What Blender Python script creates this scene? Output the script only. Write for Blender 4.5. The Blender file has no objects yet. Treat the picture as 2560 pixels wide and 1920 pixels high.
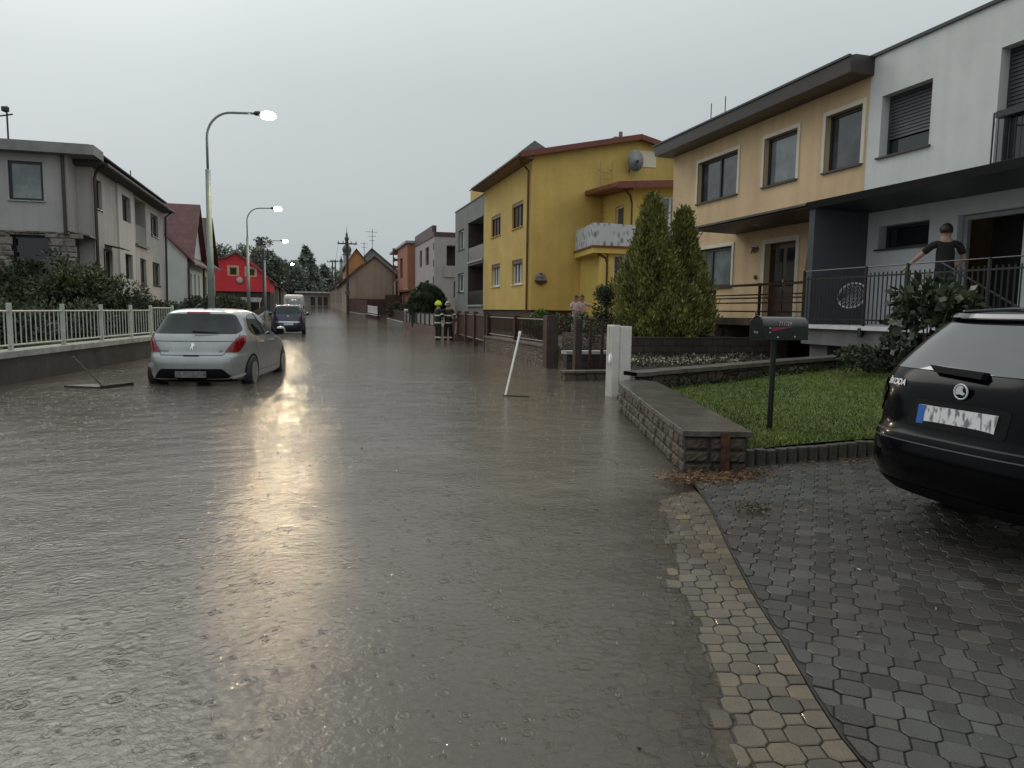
import bpy, bmesh, math, random
import numpy as np
from mathutils import Vector, Matrix
from mathutils.bvhtree import BVHTree
from mathutils.geometry import delaunay_2d_cdt
random.seed(7); RNG = np.random.default_rng(7)
C = bpy.context.scene.collection
sc = bpy.context.scene
PI = math.pi

# ------------------------------------------------------------------ materials
def nodes_of(m):
    m.use_nodes = True; nt = m.node_tree; nt.nodes.clear(); return nt, nt.nodes, nt.links
def rgba(c): return (c[0], c[1], c[2], 1)
MATS = {}
def mat(name, col, rough=.6, var=.15, scale=3., bump=0., bscale=40., metal=0., spec=.5, coat=0., stain=0., col2=None, tone=False, detail=4):
    """wet-looking generic material: base colour modulated by two noises, optional fine bump, vertical rain stains"""
    if name in MATS: return MATS[name]
    m = bpy.data.materials.new(name); nt, N, L = nodes_of(m)
    out = N.new('ShaderNodeOutputMaterial'); b = N.new('ShaderNodeBsdfPrincipled')
    L.new(b.outputs[0], out.inputs[0])
    b.inputs['Roughness'].default_value = rough; b.inputs['Metallic'].default_value = metal
    b.inputs['Specular IOR Level'].default_value = spec
    if coat: b.inputs['Coat Weight'].default_value = coat; b.inputs['Coat Roughness'].default_value = .04
    tc = N.new('ShaderNodeTexCoord')
    nz = N.new('ShaderNodeTexNoise'); nz.inputs['Scale'].default_value = scale; nz.inputs['Detail'].default_value = detail
    nz.inputs['Roughness'].default_value = .65
    L.new(tc.outputs['Object'], nz.inputs['Vector'])
    mix = N.new('ShaderNodeMix'); mix.data_type = 'RGBA'
    c2 = col2 if col2 else tuple(max(0, c*(1-var*2)) for c in col)
    c1 = col if col2 else tuple(min(1, c*(1+var*.6)) for c in col)
    mix.inputs[6].default_value = rgba(c2); mix.inputs[7].default_value = rgba(c1)
    mr = N.new('ShaderNodeMapRange'); mr.inputs[1].default_value = .3; mr.inputs[2].default_value = .68
    L.new(nz.outputs[0], mr.inputs[0]); L.new(mr.outputs[0], mix.inputs[0])
    last = mix.outputs[2]
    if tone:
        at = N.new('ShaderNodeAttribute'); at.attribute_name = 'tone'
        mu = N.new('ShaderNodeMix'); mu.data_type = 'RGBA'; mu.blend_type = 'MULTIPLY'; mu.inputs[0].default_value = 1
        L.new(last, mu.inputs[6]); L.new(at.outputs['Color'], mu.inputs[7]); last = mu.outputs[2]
    if stain:
        mp = N.new('ShaderNodeMapping'); mp.inputs['Scale'].default_value = (2.2, 2.2, .12)
        L.new(tc.outputs['Object'], mp.inputs[0])
        n2 = N.new('ShaderNodeTexNoise'); n2.inputs['Scale'].default_value = 1.6; n2.inputs['Detail'].default_value = 5
        L.new(mp.outputs[0], n2.inputs['Vector'])
        m2 = N.new('ShaderNodeMapRange'); m2.inputs[1].default_value = .35; m2.inputs[2].default_value = .7
        m2.inputs[3].default_value = 1-stain; m2.inputs[4].default_value = 1.0
        L.new(n2.outputs[0], m2.inputs[0])
        mu = N.new('ShaderNodeMix'); mu.data_type = 'RGBA'; mu.blend_type = 'MULTIPLY'; mu.inputs[0].default_value = 1
        L.new(last, mu.inputs[6]); L.new(m2.outputs[0], mu.inputs[7]); last = mu.outputs[2]
    L.new(last, b.inputs['Base Color'])
    if bump:
        nb = N.new('ShaderNodeTexNoise'); nb.inputs['Scale'].default_value = bscale; nb.inputs['Detail'].default_value = 3
        L.new(tc.outputs['Object'], nb.inputs['Vector'])
        bp = N.new('ShaderNodeBump'); bp.inputs['Strength'].default_value = bump; bp.inputs['Distance'].default_value = .01
        L.new(nb.outputs[0], bp.inputs['Height']); L.new(bp.outputs[0], b.inputs['Normal'])
    MATS[name] = m; return m
def tiles(name, col, bw, bh, mortar=.3, rough=.45, axis='XZ', offset=.5, msize=.02, var=.3, bump=.4):
    """roof tiles, bricks or block courses as a procedural brick pattern"""
    if name in MATS: return MATS[name]
    m = bpy.data.materials.new(name); nt, N, L = nodes_of(m)
    out = N.new('ShaderNodeOutputMaterial'); b = N.new('ShaderNodeBsdfPrincipled'); L.new(b.outputs[0], out.inputs[0])
    b.inputs['Roughness'].default_value = rough
    tc = N.new('ShaderNodeTexCoord'); sp = N.new('ShaderNodeSeparateXYZ'); cb = N.new('ShaderNodeCombineXYZ')
    L.new(tc.outputs['Object'], sp.inputs[0])
    L.new(sp.outputs['XYZ'.index(axis[0])], cb.inputs[0]); L.new(sp.outputs['XYZ'.index(axis[1])], cb.inputs[1])
    br = N.new('ShaderNodeTexBrick'); L.new(cb.outputs[0], br.inputs['Vector'])
    br.inputs['Color1'].default_value = rgba(col); br.inputs['Color2'].default_value = rgba([c*(1-var) for c in col])
    br.inputs['Mortar'].default_value = rgba([c*mortar for c in col]); br.inputs['Scale'].default_value = 1
    br.inputs['Brick Width'].default_value = bw; br.inputs['Row Height'].default_value = bh
    br.inputs['Mortar Size'].default_value = msize; br.offset = offset
    nz = N.new('ShaderNodeTexNoise'); nz.inputs['Scale'].default_value = 1.5; nz.inputs['Detail'].default_value = 6
    L.new(tc.outputs['Object'], nz.inputs['Vector'])
    mr = N.new('ShaderNodeMapRange'); mr.inputs[1].default_value = .3; mr.inputs[2].default_value = .7; mr.inputs[3].default_value = .65; mr.inputs[4].default_value = 1.15
    L.new(nz.outputs[0], mr.inputs[0])
    mu = N.new('ShaderNodeMix'); mu.data_type = 'RGBA'; mu.blend_type = 'MULTIPLY'; mu.inputs[0].default_value = 1
    L.new(br.outputs[0], mu.inputs[6]); L.new(mr.outputs[0], mu.inputs[7]); L.new(mu.outputs[2], b.inputs['Base Color'])
    bp = N.new('ShaderNodeBump'); bp.inputs['Strength'].default_value = bump; bp.inputs['Distance'].default_value = .02; bp.invert = True
    L.new(br.outputs['Fac'], bp.inputs['Height']); L.new(bp.outputs[0], b.inputs['Normal'])
    MATS[name] = m; return m
def rubble(name, c1, c2, joint, scale, rough=.6, squash=1.5):
    """irregular stones with dark joints (voronoi cells)"""
    if name in MATS: return MATS[name]
    m = bpy.data.materials.new(name); nt, N, L = nodes_of(m)
    out = N.new('ShaderNodeOutputMaterial'); b = N.new('ShaderNodeBsdfPrincipled'); L.new(b.outputs[0], out.inputs[0]); b.inputs['Roughness'].default_value = rough
    tc = N.new('ShaderNodeTexCoord'); mp = N.new('ShaderNodeMapping'); mp.inputs['Scale'].default_value = (1,1,squash); L.new(tc.outputs['Object'], mp.inputs[0])
    v = N.new('ShaderNodeTexVoronoi'); v.inputs['Scale'].default_value = scale; v.inputs['Randomness'].default_value = .8; L.new(mp.outputs[0], v.inputs['Vector'])
    e = N.new('ShaderNodeTexVoronoi'); e.feature = 'DISTANCE_TO_EDGE'; e.inputs['Scale'].default_value = scale; e.inputs['Randomness'].default_value = .8; L.new(mp.outputs[0], e.inputs['Vector'])
    s_ = N.new('ShaderNodeSeparateColor'); L.new(v.outputs['Color'], s_.inputs[0])
    mx = N.new('ShaderNodeMix'); mx.data_type = 'RGBA'; mx.inputs[6].default_value = rgba(c1); mx.inputs[7].default_value = rgba(c2); L.new(s_.outputs[0], mx.inputs[0])
    nz = N.new('ShaderNodeTexNoise'); nz.inputs['Scale'].default_value = scale*5; nz.inputs['Detail'].default_value = 4; L.new(tc.outputs['Object'], nz.inputs['Vector'])
    m1 = N.new('ShaderNodeMapRange'); m1.inputs[3].default_value = .6; m1.inputs[4].default_value = 1.3; L.new(nz.outputs[0], m1.inputs[0])
    mu = N.new('ShaderNodeMix'); mu.data_type = 'RGBA'; mu.blend_type = 'MULTIPLY'; mu.inputs[0].default_value = 1; L.new(mx.outputs[2], mu.inputs[6]); L.new(m1.outputs[0], mu.inputs[7])
    er = N.new('ShaderNodeMapRange'); er.inputs[1].default_value = .02; er.inputs[2].default_value = .09; L.new(e.outputs['Distance'], er.inputs[0])
    mj = N.new('ShaderNodeMix'); mj.data_type = 'RGBA'; mj.inputs[6].default_value = rgba(joint); L.new(mu.outputs[2], mj.inputs[7]); L.new(er.outputs[0], mj.inputs[0]); L.new(mj.outputs[2], b.inputs['Base Color'])
    ad = N.new('ShaderNodeMath'); ad.operation = 'MULTIPLY_ADD'; ad.inputs[1].default_value = .4; L.new(nz.outputs[0], ad.inputs[0]); L.new(er.outputs[0], ad.inputs[2])
    bp = N.new('ShaderNodeBump'); bp.inputs['Strength'].default_value = .8; bp.inputs['Distance'].default_value = .02; L.new(ad.outputs[0], bp.inputs['Height']); L.new(bp.outputs[0], b.inputs['Normal'])
    MATS[name] = m; return m
def glow(name, col, s):
    m = bpy.data.materials.new(name); nt, N, L = nodes_of(m)
    out = N.new('ShaderNodeOutputMaterial'); e = N.new('ShaderNodeEmission'); e.inputs[0].default_value = rgba(col); e.inputs[1].default_value = s
    L.new(e.outputs[0], out.inputs[0]); return m

# ------------------------------------------------------------------ object helpers
OFF = {}
def thing(name, label, cat, loc=(0, 0, 0), rz=0, group=None, local=False):
    """an Empty at the thing's base; unless local, its parts are written in world coordinates"""
    o = bpy.data.objects.new(name, None); C.objects.link(o); o.location = loc; o.rotation_euler = (0, 0, rz)
    o.empty_display_size = .2; o['label'] = label; o['category'] = cat
    if group: o['group'] = group
    OFF[o.name] = Vector((0, 0, 0)) if local else -Vector(loc)
    return o
def tag(o, label, cat, group=None, kind=None):
    if label: o['label'] = label
    if cat: o['category'] = cat
    if group: o['group'] = group
    if kind: o['kind'] = kind
    return o
def link(name, me, m, parent=None, smooth=False, label=None):
    o = bpy.data.objects.new(name, me); C.objects.link(o)
    if m is not None: me.materials.append(m)
    if parent is not None:
        o.parent = parent
        if parent.type == 'EMPTY': o.location = OFF.get(parent.name, Vector((0, 0, 0)))
    if smooth: me.polygons.foreach_set('use_smooth', [True]*len(me.polygons))
    if label: o['label'] = label
    return o
class MB:
    def __init__(s): s.v = []; s.f = []
    def add(s, vs, fs):
        n = len(s.v); s.v += [tuple(v) for v in vs]; s.f += [tuple(i+n for i in f) for f in fs]; return s
    def box(s, x0, x1, y0, y1, z0, z1):
        return s.add([(x0,y0,z0),(x1,y0,z0),(x1,y1,z0),(x0,y1,z0),(x0,y0,z1),(x1,y0,z1),(x1,y1,z1),(x0,y1,z1)],
              [(3,2,1,0),(4,5,6,7),(0,1,5,4),(1,2,6,5),(2,3,7,6),(3,0,4,7)])
    def quad(s, a, b, c, d): return s.add([a,b,c,d], [(0,1,2,3)])
    def poly(s, pts): return s.add(pts, [tuple(range(len(pts)))])
    def prism(s, pts, vec):
        """closed polygon pts extruded along vec"""
        n = len(pts); v = Vector(vec)
        return s.add([Vector(p) for p in pts]+[Vector(p)+v for p in pts],
            [tuple(range(n-1,-1,-1)), tuple(range(n,2*n))]+[(i,(i+1)%n,(i+1)%n+n,i+n) for i in range(n)])
    def tube(s, pts, r, n=8, cap=True):
        pts = [Vector(p) for p in pts]; rs = r if isinstance(r,(list,tuple)) else [r]*len(pts)
        vs = []; up0 = Vector((0,0,1))
        for i,p in enumerate(pts):
            d = (pts[min(i+1,len(pts)-1)]-pts[max(i-1,0)]).normalized()
            a = d.cross(up0) if abs(d.dot(up0))<.95 else d.cross(Vector((0,1,0)))
            a.normalize(); b = d.cross(a)
            for k in range(n):
                t = 2*PI*k/n; vs.append(p+(a*math.cos(t)+b*math.sin(t))*rs[i])
        fs = [(i*n+k, i*n+(k+1)%n, (i+1)*n+(k+1)%n, (i+1)*n+k) for i in range(len(pts)-1) for k in range(n)]
        if cap: fs += [tuple(range(n-1,-1,-1)), tuple((len(pts)-1)*n+k for k in range(n))]
        return s.add(vs, fs)
    def lathe(s, prof, c=(0,0,0), n=20, axis='Z'):
        """prof: list of (r, h) round the axis through c"""
        vs = []
        for r,h in prof:
            for k in range(n):
                t = 2*PI*k/n; a,b = r*math.cos(t), r*math.sin(t)
                p = (a,b,h) if axis=='Z' else ((h,a,b) if axis=='X' else (a,h,b))
                vs.append((p[0]+c[0],p[1]+c[1],p[2]+c[2]))
        fs = [(i*n+k, i*n+(k+1)%n, (i+1)*n+(k+1)%n, (i+1)*n+k) for i in range(len(prof)-1) for k in range(n)]
        fs += [tuple(range(n-1,-1,-1)), tuple((len(prof)-1)*n+k for k in range(n))]
        return s.add(vs, fs)
    def mesh(s, name):
        me = bpy.data.meshes.new(name); me.from_pydata(s.v, [], s.f)
        bm = bmesh.new(); bm.from_mesh(me); bmesh.ops.recalc_face_normals(bm, faces=bm.faces); bm.to_mesh(me); bm.free()
        return me
    def build(s, name, m, parent=None, smooth=False, label=None, bevel=0):
        o = link(name, s.mesh(name), m, parent, smooth, label)
        if bevel:
            b = o.modifiers.new('b','BEVEL'); b.width = bevel; b.segments = 2; b.limit_method = 'ANGLE'
        return o

class Frame:
    """a wall plane: origin, horizontal direction u, outward normal d"""
    def __init__(s, o, u, n): s.o = Vector(o); s.u = Vector(u).normalized(); s.n = Vector(n).normalized()
    def p(s, u, v, d=0): return s.o + s.u*u + Vector((0,0,v)) + s.n*d
def fbox(mb, F, u0, u1, v0, v1, d0, d1):
    P = F.p
    return mb.add([P(u0,v0,d0),P(u1,v0,d0),P(u1,v0,d1),P(u0,v0,d1),P(u0,v1,d0),P(u1,v1,d0),P(u1,v1,d1),P(u0,v1,d1)],
              [(3,2,1,0),(4,5,6,7),(0,1,5,4),(1,2,6,5),(2,3,7,6),(3,0,4,7)])
def facade(mb, F, u0, u1, v0, v1, holes=(), rev=.2):
    """wall sheet with real openings and reveals"""
    us = sorted(set([u0,u1]+[h[0] for h in holes]+[h[2] for h in holes]))
    vs = sorted(set([v0,v1]+[h[1] for h in holes]+[h[3] for h in holes]))
    for i in range(len(us)-1):
        for j in range(len(vs)-1):
            cu,cv = (us[i]+us[i+1])/2, (vs[j]+vs[j+1])/2
            if any(h[0]<cu<h[2] and h[1]<cv<h[3] for h in holes): continue
            mb.quad(F.p(us[i],vs[j]),F.p(us[i+1],vs[j]),F.p(us[i+1],vs[j+1]),F.p(us[i],vs[j+1]))
    for h in holes:
        a,b,c,d = h[:4]; P = F.p; r = -(h[4] if len(h)>4 else rev)
        for q in ((P(a,b),P(a,d),P(a,d,r),P(a,b,r)),(P(c,b),P(c,d),P(c,d,r),P(c,b,r)),(P(a,b),P(c,b),P(c,b,r),P(a,b,r)),(P(a,d),P(c,d),P(c,d,r),P(a,d,r))):
            mb.quad(*q)
    return mb
def window(par, F, h, fm, pm, rec=.14, fw=.07, mull=(), trans=(), sill=None, sur=None, surw=.1, box=None, name='window', blind=None):
    """frame (part) > pane, sill, surround, roller box"""
    a,b,c,d = h[:4]; m = MB(); z = -rec
    fbox(m,F,a,a+fw,b,d,z-.05,z+.02); fbox(m,F,c-fw,c,b,d,z-.05,z+.02)
    fbox(m,F,a+fw,c-fw,b,b+fw,z-.05,z+.02); fbox(m,F,a+fw,c-fw,d-fw,d,z-.05,z+.02)
    for t in mull:
        x = a+(c-a)*t; fbox(m,F,x-fw*.55,x+fw*.55,b+fw,d-fw,z-.05,z+.025)
    for t in trans:
        y = b+(d-b)*t; fbox(m,F,a+fw,c-fw,y-fw*.4,y+fw*.4,z-.05,z+.015)
    w = m.build(name, fm, par)
    p = MB(); p.quad(F.p(a+fw*.5,b+fw*.5,z-.02),F.p(c-fw*.5,b+fw*.5,z-.02),F.p(c-fw*.5,d-fw*.5,z-.02),F.p(a+fw*.5,d-fw*.5,z-.02))
    p.build('pane', pm, w)
    if sill: s = MB(); fbox(s,F,a-.05,c+.05,b-.035,b+.004,-rec+.02,.06); s.build('sill', sill, w)
    if sur:
        s = MB(); g = .025; q = surw
        fbox(s,F,a-q,a,b-.0,d+q,-.01,g); fbox(s,F,c,c+q,b-.0,d+q,-.01,g); fbox(s,F,a,c,d,d+q,-.01,g)
        s.build('surround', sur, w)
    if box: s = MB(); fbox(s,F,a+.004,c-.004,d-box[0],d-.003,-rec+.02,-.03); s.build('roller_box', box[1], w)
    if blind:
        s = MB(); n = int((d-b)*blind[0]/.07)
        for k in range(n):
            y = d-fw*.4-k*.07; s.add([F.p(a+fw*.5,y,z+.03),F.p(c-fw*.5,y,z+.03),F.p(c-fw*.5,y-.062,z+.045),F.p(a+fw*.5,y-.062,z+.045)],[(0,1,2,3)])
        s.build('blind', blind[1], w)
    return w
def text_mesh(txt, size, ext=.004, shear=0., bold=0.):
    cu = bpy.data.curves.new('lettering','FONT'); cu.body = txt; cu.size = size; cu.extrude = ext; cu.shear = shear; cu.offset = bold
    cu.align_x = 'CENTER'; cu.align_y = 'CENTER'
    o = bpy.data.objects.new('tmp', cu); me = bpy.data.meshes.new_from_object(o); bpy.data.objects.remove(o); return me
def place_text(name, txt, size, m, parent, origin, u, n, ext=.004, shear=0., bold=0.):
    me = text_mesh(txt, size, ext, shear, bold); u = Vector(u).normalized(); n = Vector(n).normalized(); v = n.cross(u)
    M = Matrix((u, v, n)).transposed().to_4x4(); M.translation = Vector(origin); me.transform(M)
    return link(name, me, m, parent)

# ------------------------------------------------------------------ foliage
def leaf_mesh(name, pts, dirs, ln, wd, tone, twist=True, fold=0):
    """one pointed quad per point"""
    n = len(pts); d = dirs/np.linalg.norm(dirs,axis=1,keepdims=True)
    r = RNG.normal(size=(n,3)); s = np.cross(d,r); s /= np.linalg.norm(s,axis=1,keepdims=True)+1e-9
    ln = np.broadcast_to(ln,(n,))[:,None]; wd = np.broadcast_to(wd,(n,))[:,None]
    v = np.stack([pts, pts+d*ln*.45+s*wd, pts+d*ln, pts+d*ln*.5-s*wd],axis=1).reshape(-1,3)
    me = bpy.data.meshes.new(name); me.vertices.add(4*n); me.vertices.foreach_set('co', v.ravel())
    me.loops.add(4*n); me.loops.foreach_set('vertex_index', np.arange(4*n)); me.polygons.add(n)
    me.polygons.foreach_set('loop_start', np.arange(0,4*n,4)); me.polygons.foreach_set('loop_total', np.full(n,4))
    me.update()
    a = me.attributes.new('tone','FLOAT_COLOR','POINT')
    t = np.repeat(tone,4)[:,None]; col = np.concatenate([t,t,t*.9,np.ones_like(t)],axis=1)
    a.data.foreach_set('color', col.ravel().astype(np.float32)); return me
def clumps(n_cl, per, cen, rad, cl_r, bias=.75, squash=1.):
    """leaf points in clumps spread through an ellipsoid volume; returns points, outward dirs, tone"""
    u = RNG.normal(size=(n_cl,3)); u /= np.linalg.norm(u,axis=1,keepdims=True)
    r = RNG.uniform(bias**3,1,size=(n_cl,1))**(1/3); cc = u*r*np.array(rad)+np.array(cen)
    sz = cl_r*RNG.uniform(.6,1.3,size=(n_cl,1,1))
    o = RNG.normal(size=(n_cl,per,3)); o /= np.linalg.norm(o,axis=2,keepdims=True); o *= RNG.uniform(.2,1,size=(n_cl,per,1))**.5
    o[:,:,2] *= .75; p = cc[:,None,:]+o*sz
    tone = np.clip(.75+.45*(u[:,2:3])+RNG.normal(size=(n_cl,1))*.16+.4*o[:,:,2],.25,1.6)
    d = o+u[:,None,:]*.6+RNG.normal(size=o.shape)*.4
    return p.reshape(-1,3), d.reshape(-1,3), tone.ravel()
def bush(name, label, cat, cen, rad, n_cl, per, cl_r, ln, wd, m, group=None, stem=None, bias=.6, parent=None):
    if parent is None:
        t = thing(name, label, cat, (cen[0],cen[1],cen[2]-rad[2]), group=group)
    else: t = parent
    p,d,to = clumps(n_cl,per,cen,rad,cl_r,bias)
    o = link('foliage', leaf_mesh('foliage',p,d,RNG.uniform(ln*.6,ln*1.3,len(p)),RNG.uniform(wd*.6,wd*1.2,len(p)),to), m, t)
    s = MB(); zb = cen[2]-rad[2]
    for k in range(5):
        a = k*1.3; s.tube([(cen[0]+.04*math.cos(a),cen[1]+.04*math.sin(a),zb-.25),(cen[0]+rad[0]*.3*math.cos(a),cen[1]+rad[1]*.3*math.sin(a),cen[2]),
              (cen[0]+rad[0]*.55*math.cos(a+.3),cen[1]+rad[1]*.55*math.sin(a+.3),cen[2]+rad[2]*.4)],[.03,.02,.008],6)
    s.build('stem', MATS.get('bark') or mat('bark',(.06,.05,.04),.8), t)
    return t
def broad_tree(label, x, y, z0, h, r, m, n_cl=90, per=60, cl_r=.9, ln=.35, wd=.14, group=None, name='broadleaf_tree'):
    t = thing(name, label, 'tree', (x,y,z0), group=group)
    s = MB(); th = h*.35
    s.tube([(x,y,z0-.3),(x+.05*r,y,z0+th*.5),(x,y,z0+th),(x+.04*h,y,z0+h*.8)],[.035*h,.028*h,.022*h,.006*h],8)
    for k in range(6):
        a = k*1.05; s.tube([(x,y,z0+th*(.8+.08*k)),(x+.5*r*math.cos(a),y+.5*r*math.sin(a),z0+h*(.5+.04*k)),(x+.8*r*math.cos(a),y+.8*r*math.sin(a),z0+h*(.6+.05*k))],[.016*h,.01*h,.004*h],6)
    s.build('trunk', mat('bark',(.06,.05,.04),.8), t)
    p,d,to = clumps(n_cl,per,(x,y,z0+h*.64),(r,r,h*.38),cl_r,.5)
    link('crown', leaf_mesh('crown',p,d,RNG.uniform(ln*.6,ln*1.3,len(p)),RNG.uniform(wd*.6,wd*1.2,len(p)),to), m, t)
    return t
def conifer(label, x, y, z0, h, r, m, n_lv=26, ln=.5, wd=.12, group=None, name='conifer_tree', lean=0.):
    t = thing(name, label, 'tree', (x,y,z0), group=group)
    s = MB(); s.tube([(x,y,z0-.3),(x+lean*.5,y,z0+h*.5),(x+lean,y,z0+h*.98)],[.025*h,.016*h,.003*h],8); s2 = []
    P=[];D=[];T=[]
    for i in range(n_lv):
        f = i/(n_lv-1); zz = z0+h*(.12+.86*f); rr = r*(1-f)**.75*(1+RNG.normal()*.14)+.15; nb = max(4,int(11*(1-f)+3))
        for k in range(nb):
            a = RNG.uniform(0,2*PI); L = rr*RNG.uniform(.55,1.15); cx = x+lean*f
            e = np.array([cx+math.cos(a)*L, y+math.sin(a)*L, zz-.18*L+RNG.normal()*.1]); b0 = np.array([cx,y,zz])
            s.tube([tuple(b0),tuple((b0+e)/2+np.array([0,0,.1*L])),tuple(e)],[.02*r*.4,.02*r*.25,.01],4)
            n = int(10+L*16); q = RNG.uniform(.15,1,n)[:,None]
            pts = b0+(e-b0)*q+RNG.normal(size=(n,3))*np.array([.12,.12,.05])*L*.5
            dd = (e-b0)[None,:]*.6+RNG.normal(size=(n,3))*.5*L+np.array([0,0,-.12*L])
            P.append(pts);D.append(dd);T.append(np.clip(.55+.6*q[:,0]+RNG.normal(size=n)*.15,.2,1.5))
    s.build('trunk', mat('bark',(.06,.05,.04),.8), t)
    P=np.concatenate(P);D=np.concatenate(D);T=np.concatenate(T)
    link('crown', leaf_mesh('crown',P,D,RNG.uniform(ln*.6,ln*1.3,len(P)),RNG.uniform(wd*.6,wd*1.2,len(P)),T), m, t)
    return t
# ------------------------------------------------------------------ shared materials
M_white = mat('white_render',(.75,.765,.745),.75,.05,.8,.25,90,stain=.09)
M_grayleft = mat('pale_grey_render',(.50,.48,.455),.8,.08,.8,.3,80,stain=.16)
M_orange = mat('apricot_render',(.78,.56,.33),.8,.08,.6,.25,90,stain=.14)
M_yellow = mat('mustard_render',(.68,.47,.135),.8,.09,.6,.25,90,stain=.09)
M_dgray = mat('grey_render',(.24,.245,.235),.8,.06,.8,.25,90,stain=.12)
M_slate = mat('anthracite_render',(.075,.08,.09),.7,.08,1.5,.2,80)
M_trimw = mat('cream_trim',(.72,.66,.55),.6,.05,3)
M_pvc = mat('white_plastic',(.75,.76,.75),.35,.04,4)
M_brownp = mat('brown_window_frame',(.045,.028,.02),.45,.15,4)
M_dark = mat('dark_metal',(.02,.021,.023),.4,.2,5)
M_anth = mat('anthracite_frame',(.03,.033,.036),.4,.1,5)
M_glass = mat('window_glass',(.018,.021,.024),.04,.3,2.5,spec=.8)
M_glassc = mat('window_glass_with_curtain',(.20,.23,.24),.06,.25,1.6,spec=.9)
M_glassm = mat('window_glass_dim',(.07,.085,.095),.05,.35,1.8,spec=.8)
M_sill = mat('dark_sill',(.05,.045,.042),.4,.1,4)
M_fascia = mat('brown_metal_fascia',(.055,.043,.040),.35,.15,2,.15,20)
M_redtrim = mat('oxide_red_trim',(.20,.055,.035),.45,.15,3)
M_pipe = mat('brown_downpipe',(.09,.05,.02),.4,.2,4)
M_roofflat = mat('roof_felt',(.06,.06,.06),.7,.2,3,.3,30)
M_concrete = mat('wet_concrete',(.20,.195,.185),.45,.2,5,.5,50,stain=.15)
M_conc2 = mat('pale_concrete',(.42,.43,.41),.55,.15,6,.4,60,stain=.2)
M_soil = mat('wet_soil',(.035,.028,.02),.7,.35,8,.8,30)
M_rust = mat('rusty_iron',(.11,.035,.018),.6,.35,14,.4,60)
M_brownwood = mat('dark_brown_wood',(.05,.022,.014),.4,.3,6,.3,40)
M_bark = mat('bark',(.06,.05,.04),.8,.3,10,.8,30)
M_galv = mat('grey_green_paint',(.22,.27,.25),.45,.1,6)
M_blackgloss = mat('black_gloss',(.006,.006,.007),.12,.2,5,coat=.5)

# ------------------------------------------------------------------ terrain profile
def g(y):
    return float(np.interp(y,[-60,56,63,72,80,100,150,260,500],[0,0,.3,.62,.85,1.15,1.8,2.6,3.2]))
# edge between the pavement strip and the driveway, following the kerb
EDGE = [(1.30,-1.2),(1.40,.2),(1.50,.95),(1.63,1.7),(1.74,2.05),(1.90,2.45),(2.10,2.98),(2.40,3.68),(2.76,4.50),(3.13,5.50),(3.50,6.7),(4.35,9.8),(5.0,12.2)]
EA = np.array(EDGE)
def cr(P, n=14):
    out=[]
    for i in range(len(P)-1):
        p0=P[max(i-1,0)];p1=P[i];p2=P[i+1];p3=P[min(i+2,len(P)-1)]
        for t in np.linspace(0,1,n,endpoint=False):
            out.append(.5*((2*p1)+(-p0+p2)*t+(2*p0-5*p1+4*p2-p3)*t*t+(-p0+3*p1-3*p2+p3)*t**3))
    out.append(P[-1]); return np.array(out)
EC = cr(EA); ES = np.concatenate([[0],np.cumsum(np.linalg.norm(np.diff(EC,axis=0),axis=1))])
ET = np.gradient(EC,axis=0); ET /= np.linalg.norm(ET,axis=1,keepdims=True)
for _ in range(12): ET[1:-1] = (ET[:-2]+ET[1:-1]+ET[2:])/3
ET /= np.linalg.norm(ET,axis=1,keepdims=True)
def edge_pt(s, t):
    """t > 0 is towards the driveway"""
    x=np.interp(s,ES,EC[:,0]);y=np.interp(s,ES,EC[:,1]);tx=np.interp(s,ES,ET[:,0]);ty=np.interp(s,ES,ET[:,1])
    return x+ty*t, y-tx*t
def edge_t(x, y):
    d = (EC[:,0][None]-np.atleast_1d(x)[:,None])**2+(EC[:,1][None]-np.atleast_1d(y)[:,None])**2
    i = d.argmin(1); dx = np.atleast_1d(x)-EC[i,0]; dy = np.atleast_1d(y)-EC[i,1]
    return dx*ET[i,1]-dy*ET[i,0]
def strip_z(t, y=0.): return .020+.060*np.minimum(t,0)-.075*np.clip((np.asarray(y)-4.8)/.8,0,1)
def ground_depth(x, y):
    """water depth over the submerged pavement and road"""
    t = edge_t(x,y); z = np.where(t>-1.7, strip_z(t,y), -.16)
    return np.clip(-z, 0, .2)

# world ground far beyond the houses
ys = [-60,20,56,63,72,80,100,150,260,500,2500]
mb = MB()
for i in range(len(ys)-1):
    for (xa,xb) in ((-1500,-30),(-30,40),(40,1500)):
        mb.quad((xa,ys[i],g(ys[i])-.17),(xb,ys[i],g(ys[i])-.17),(xb,ys[i+1],g(ys[i+1])-.17),(xa,ys[i+1],g(ys[i+1])-.17))
tag(mb.build('ground', mat('earth_ground',(.05,.055,.035),.9,.3,.3)), None, None, kind='structure')
mb = MB()
for a,b in zip(ys[:8],ys[1:9]): mb.quad((-3.9,a,g(a)-.163),(6.9,a,g(a)-.163),(6.9,b,g(b)-.163),(-3.9,b,g(b)-.163))
tag(mb.build('road', mat('wet_asphalt',(.045,.045,.043),.3,.2,6,.6,90)), None, None, kind='structure')

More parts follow.
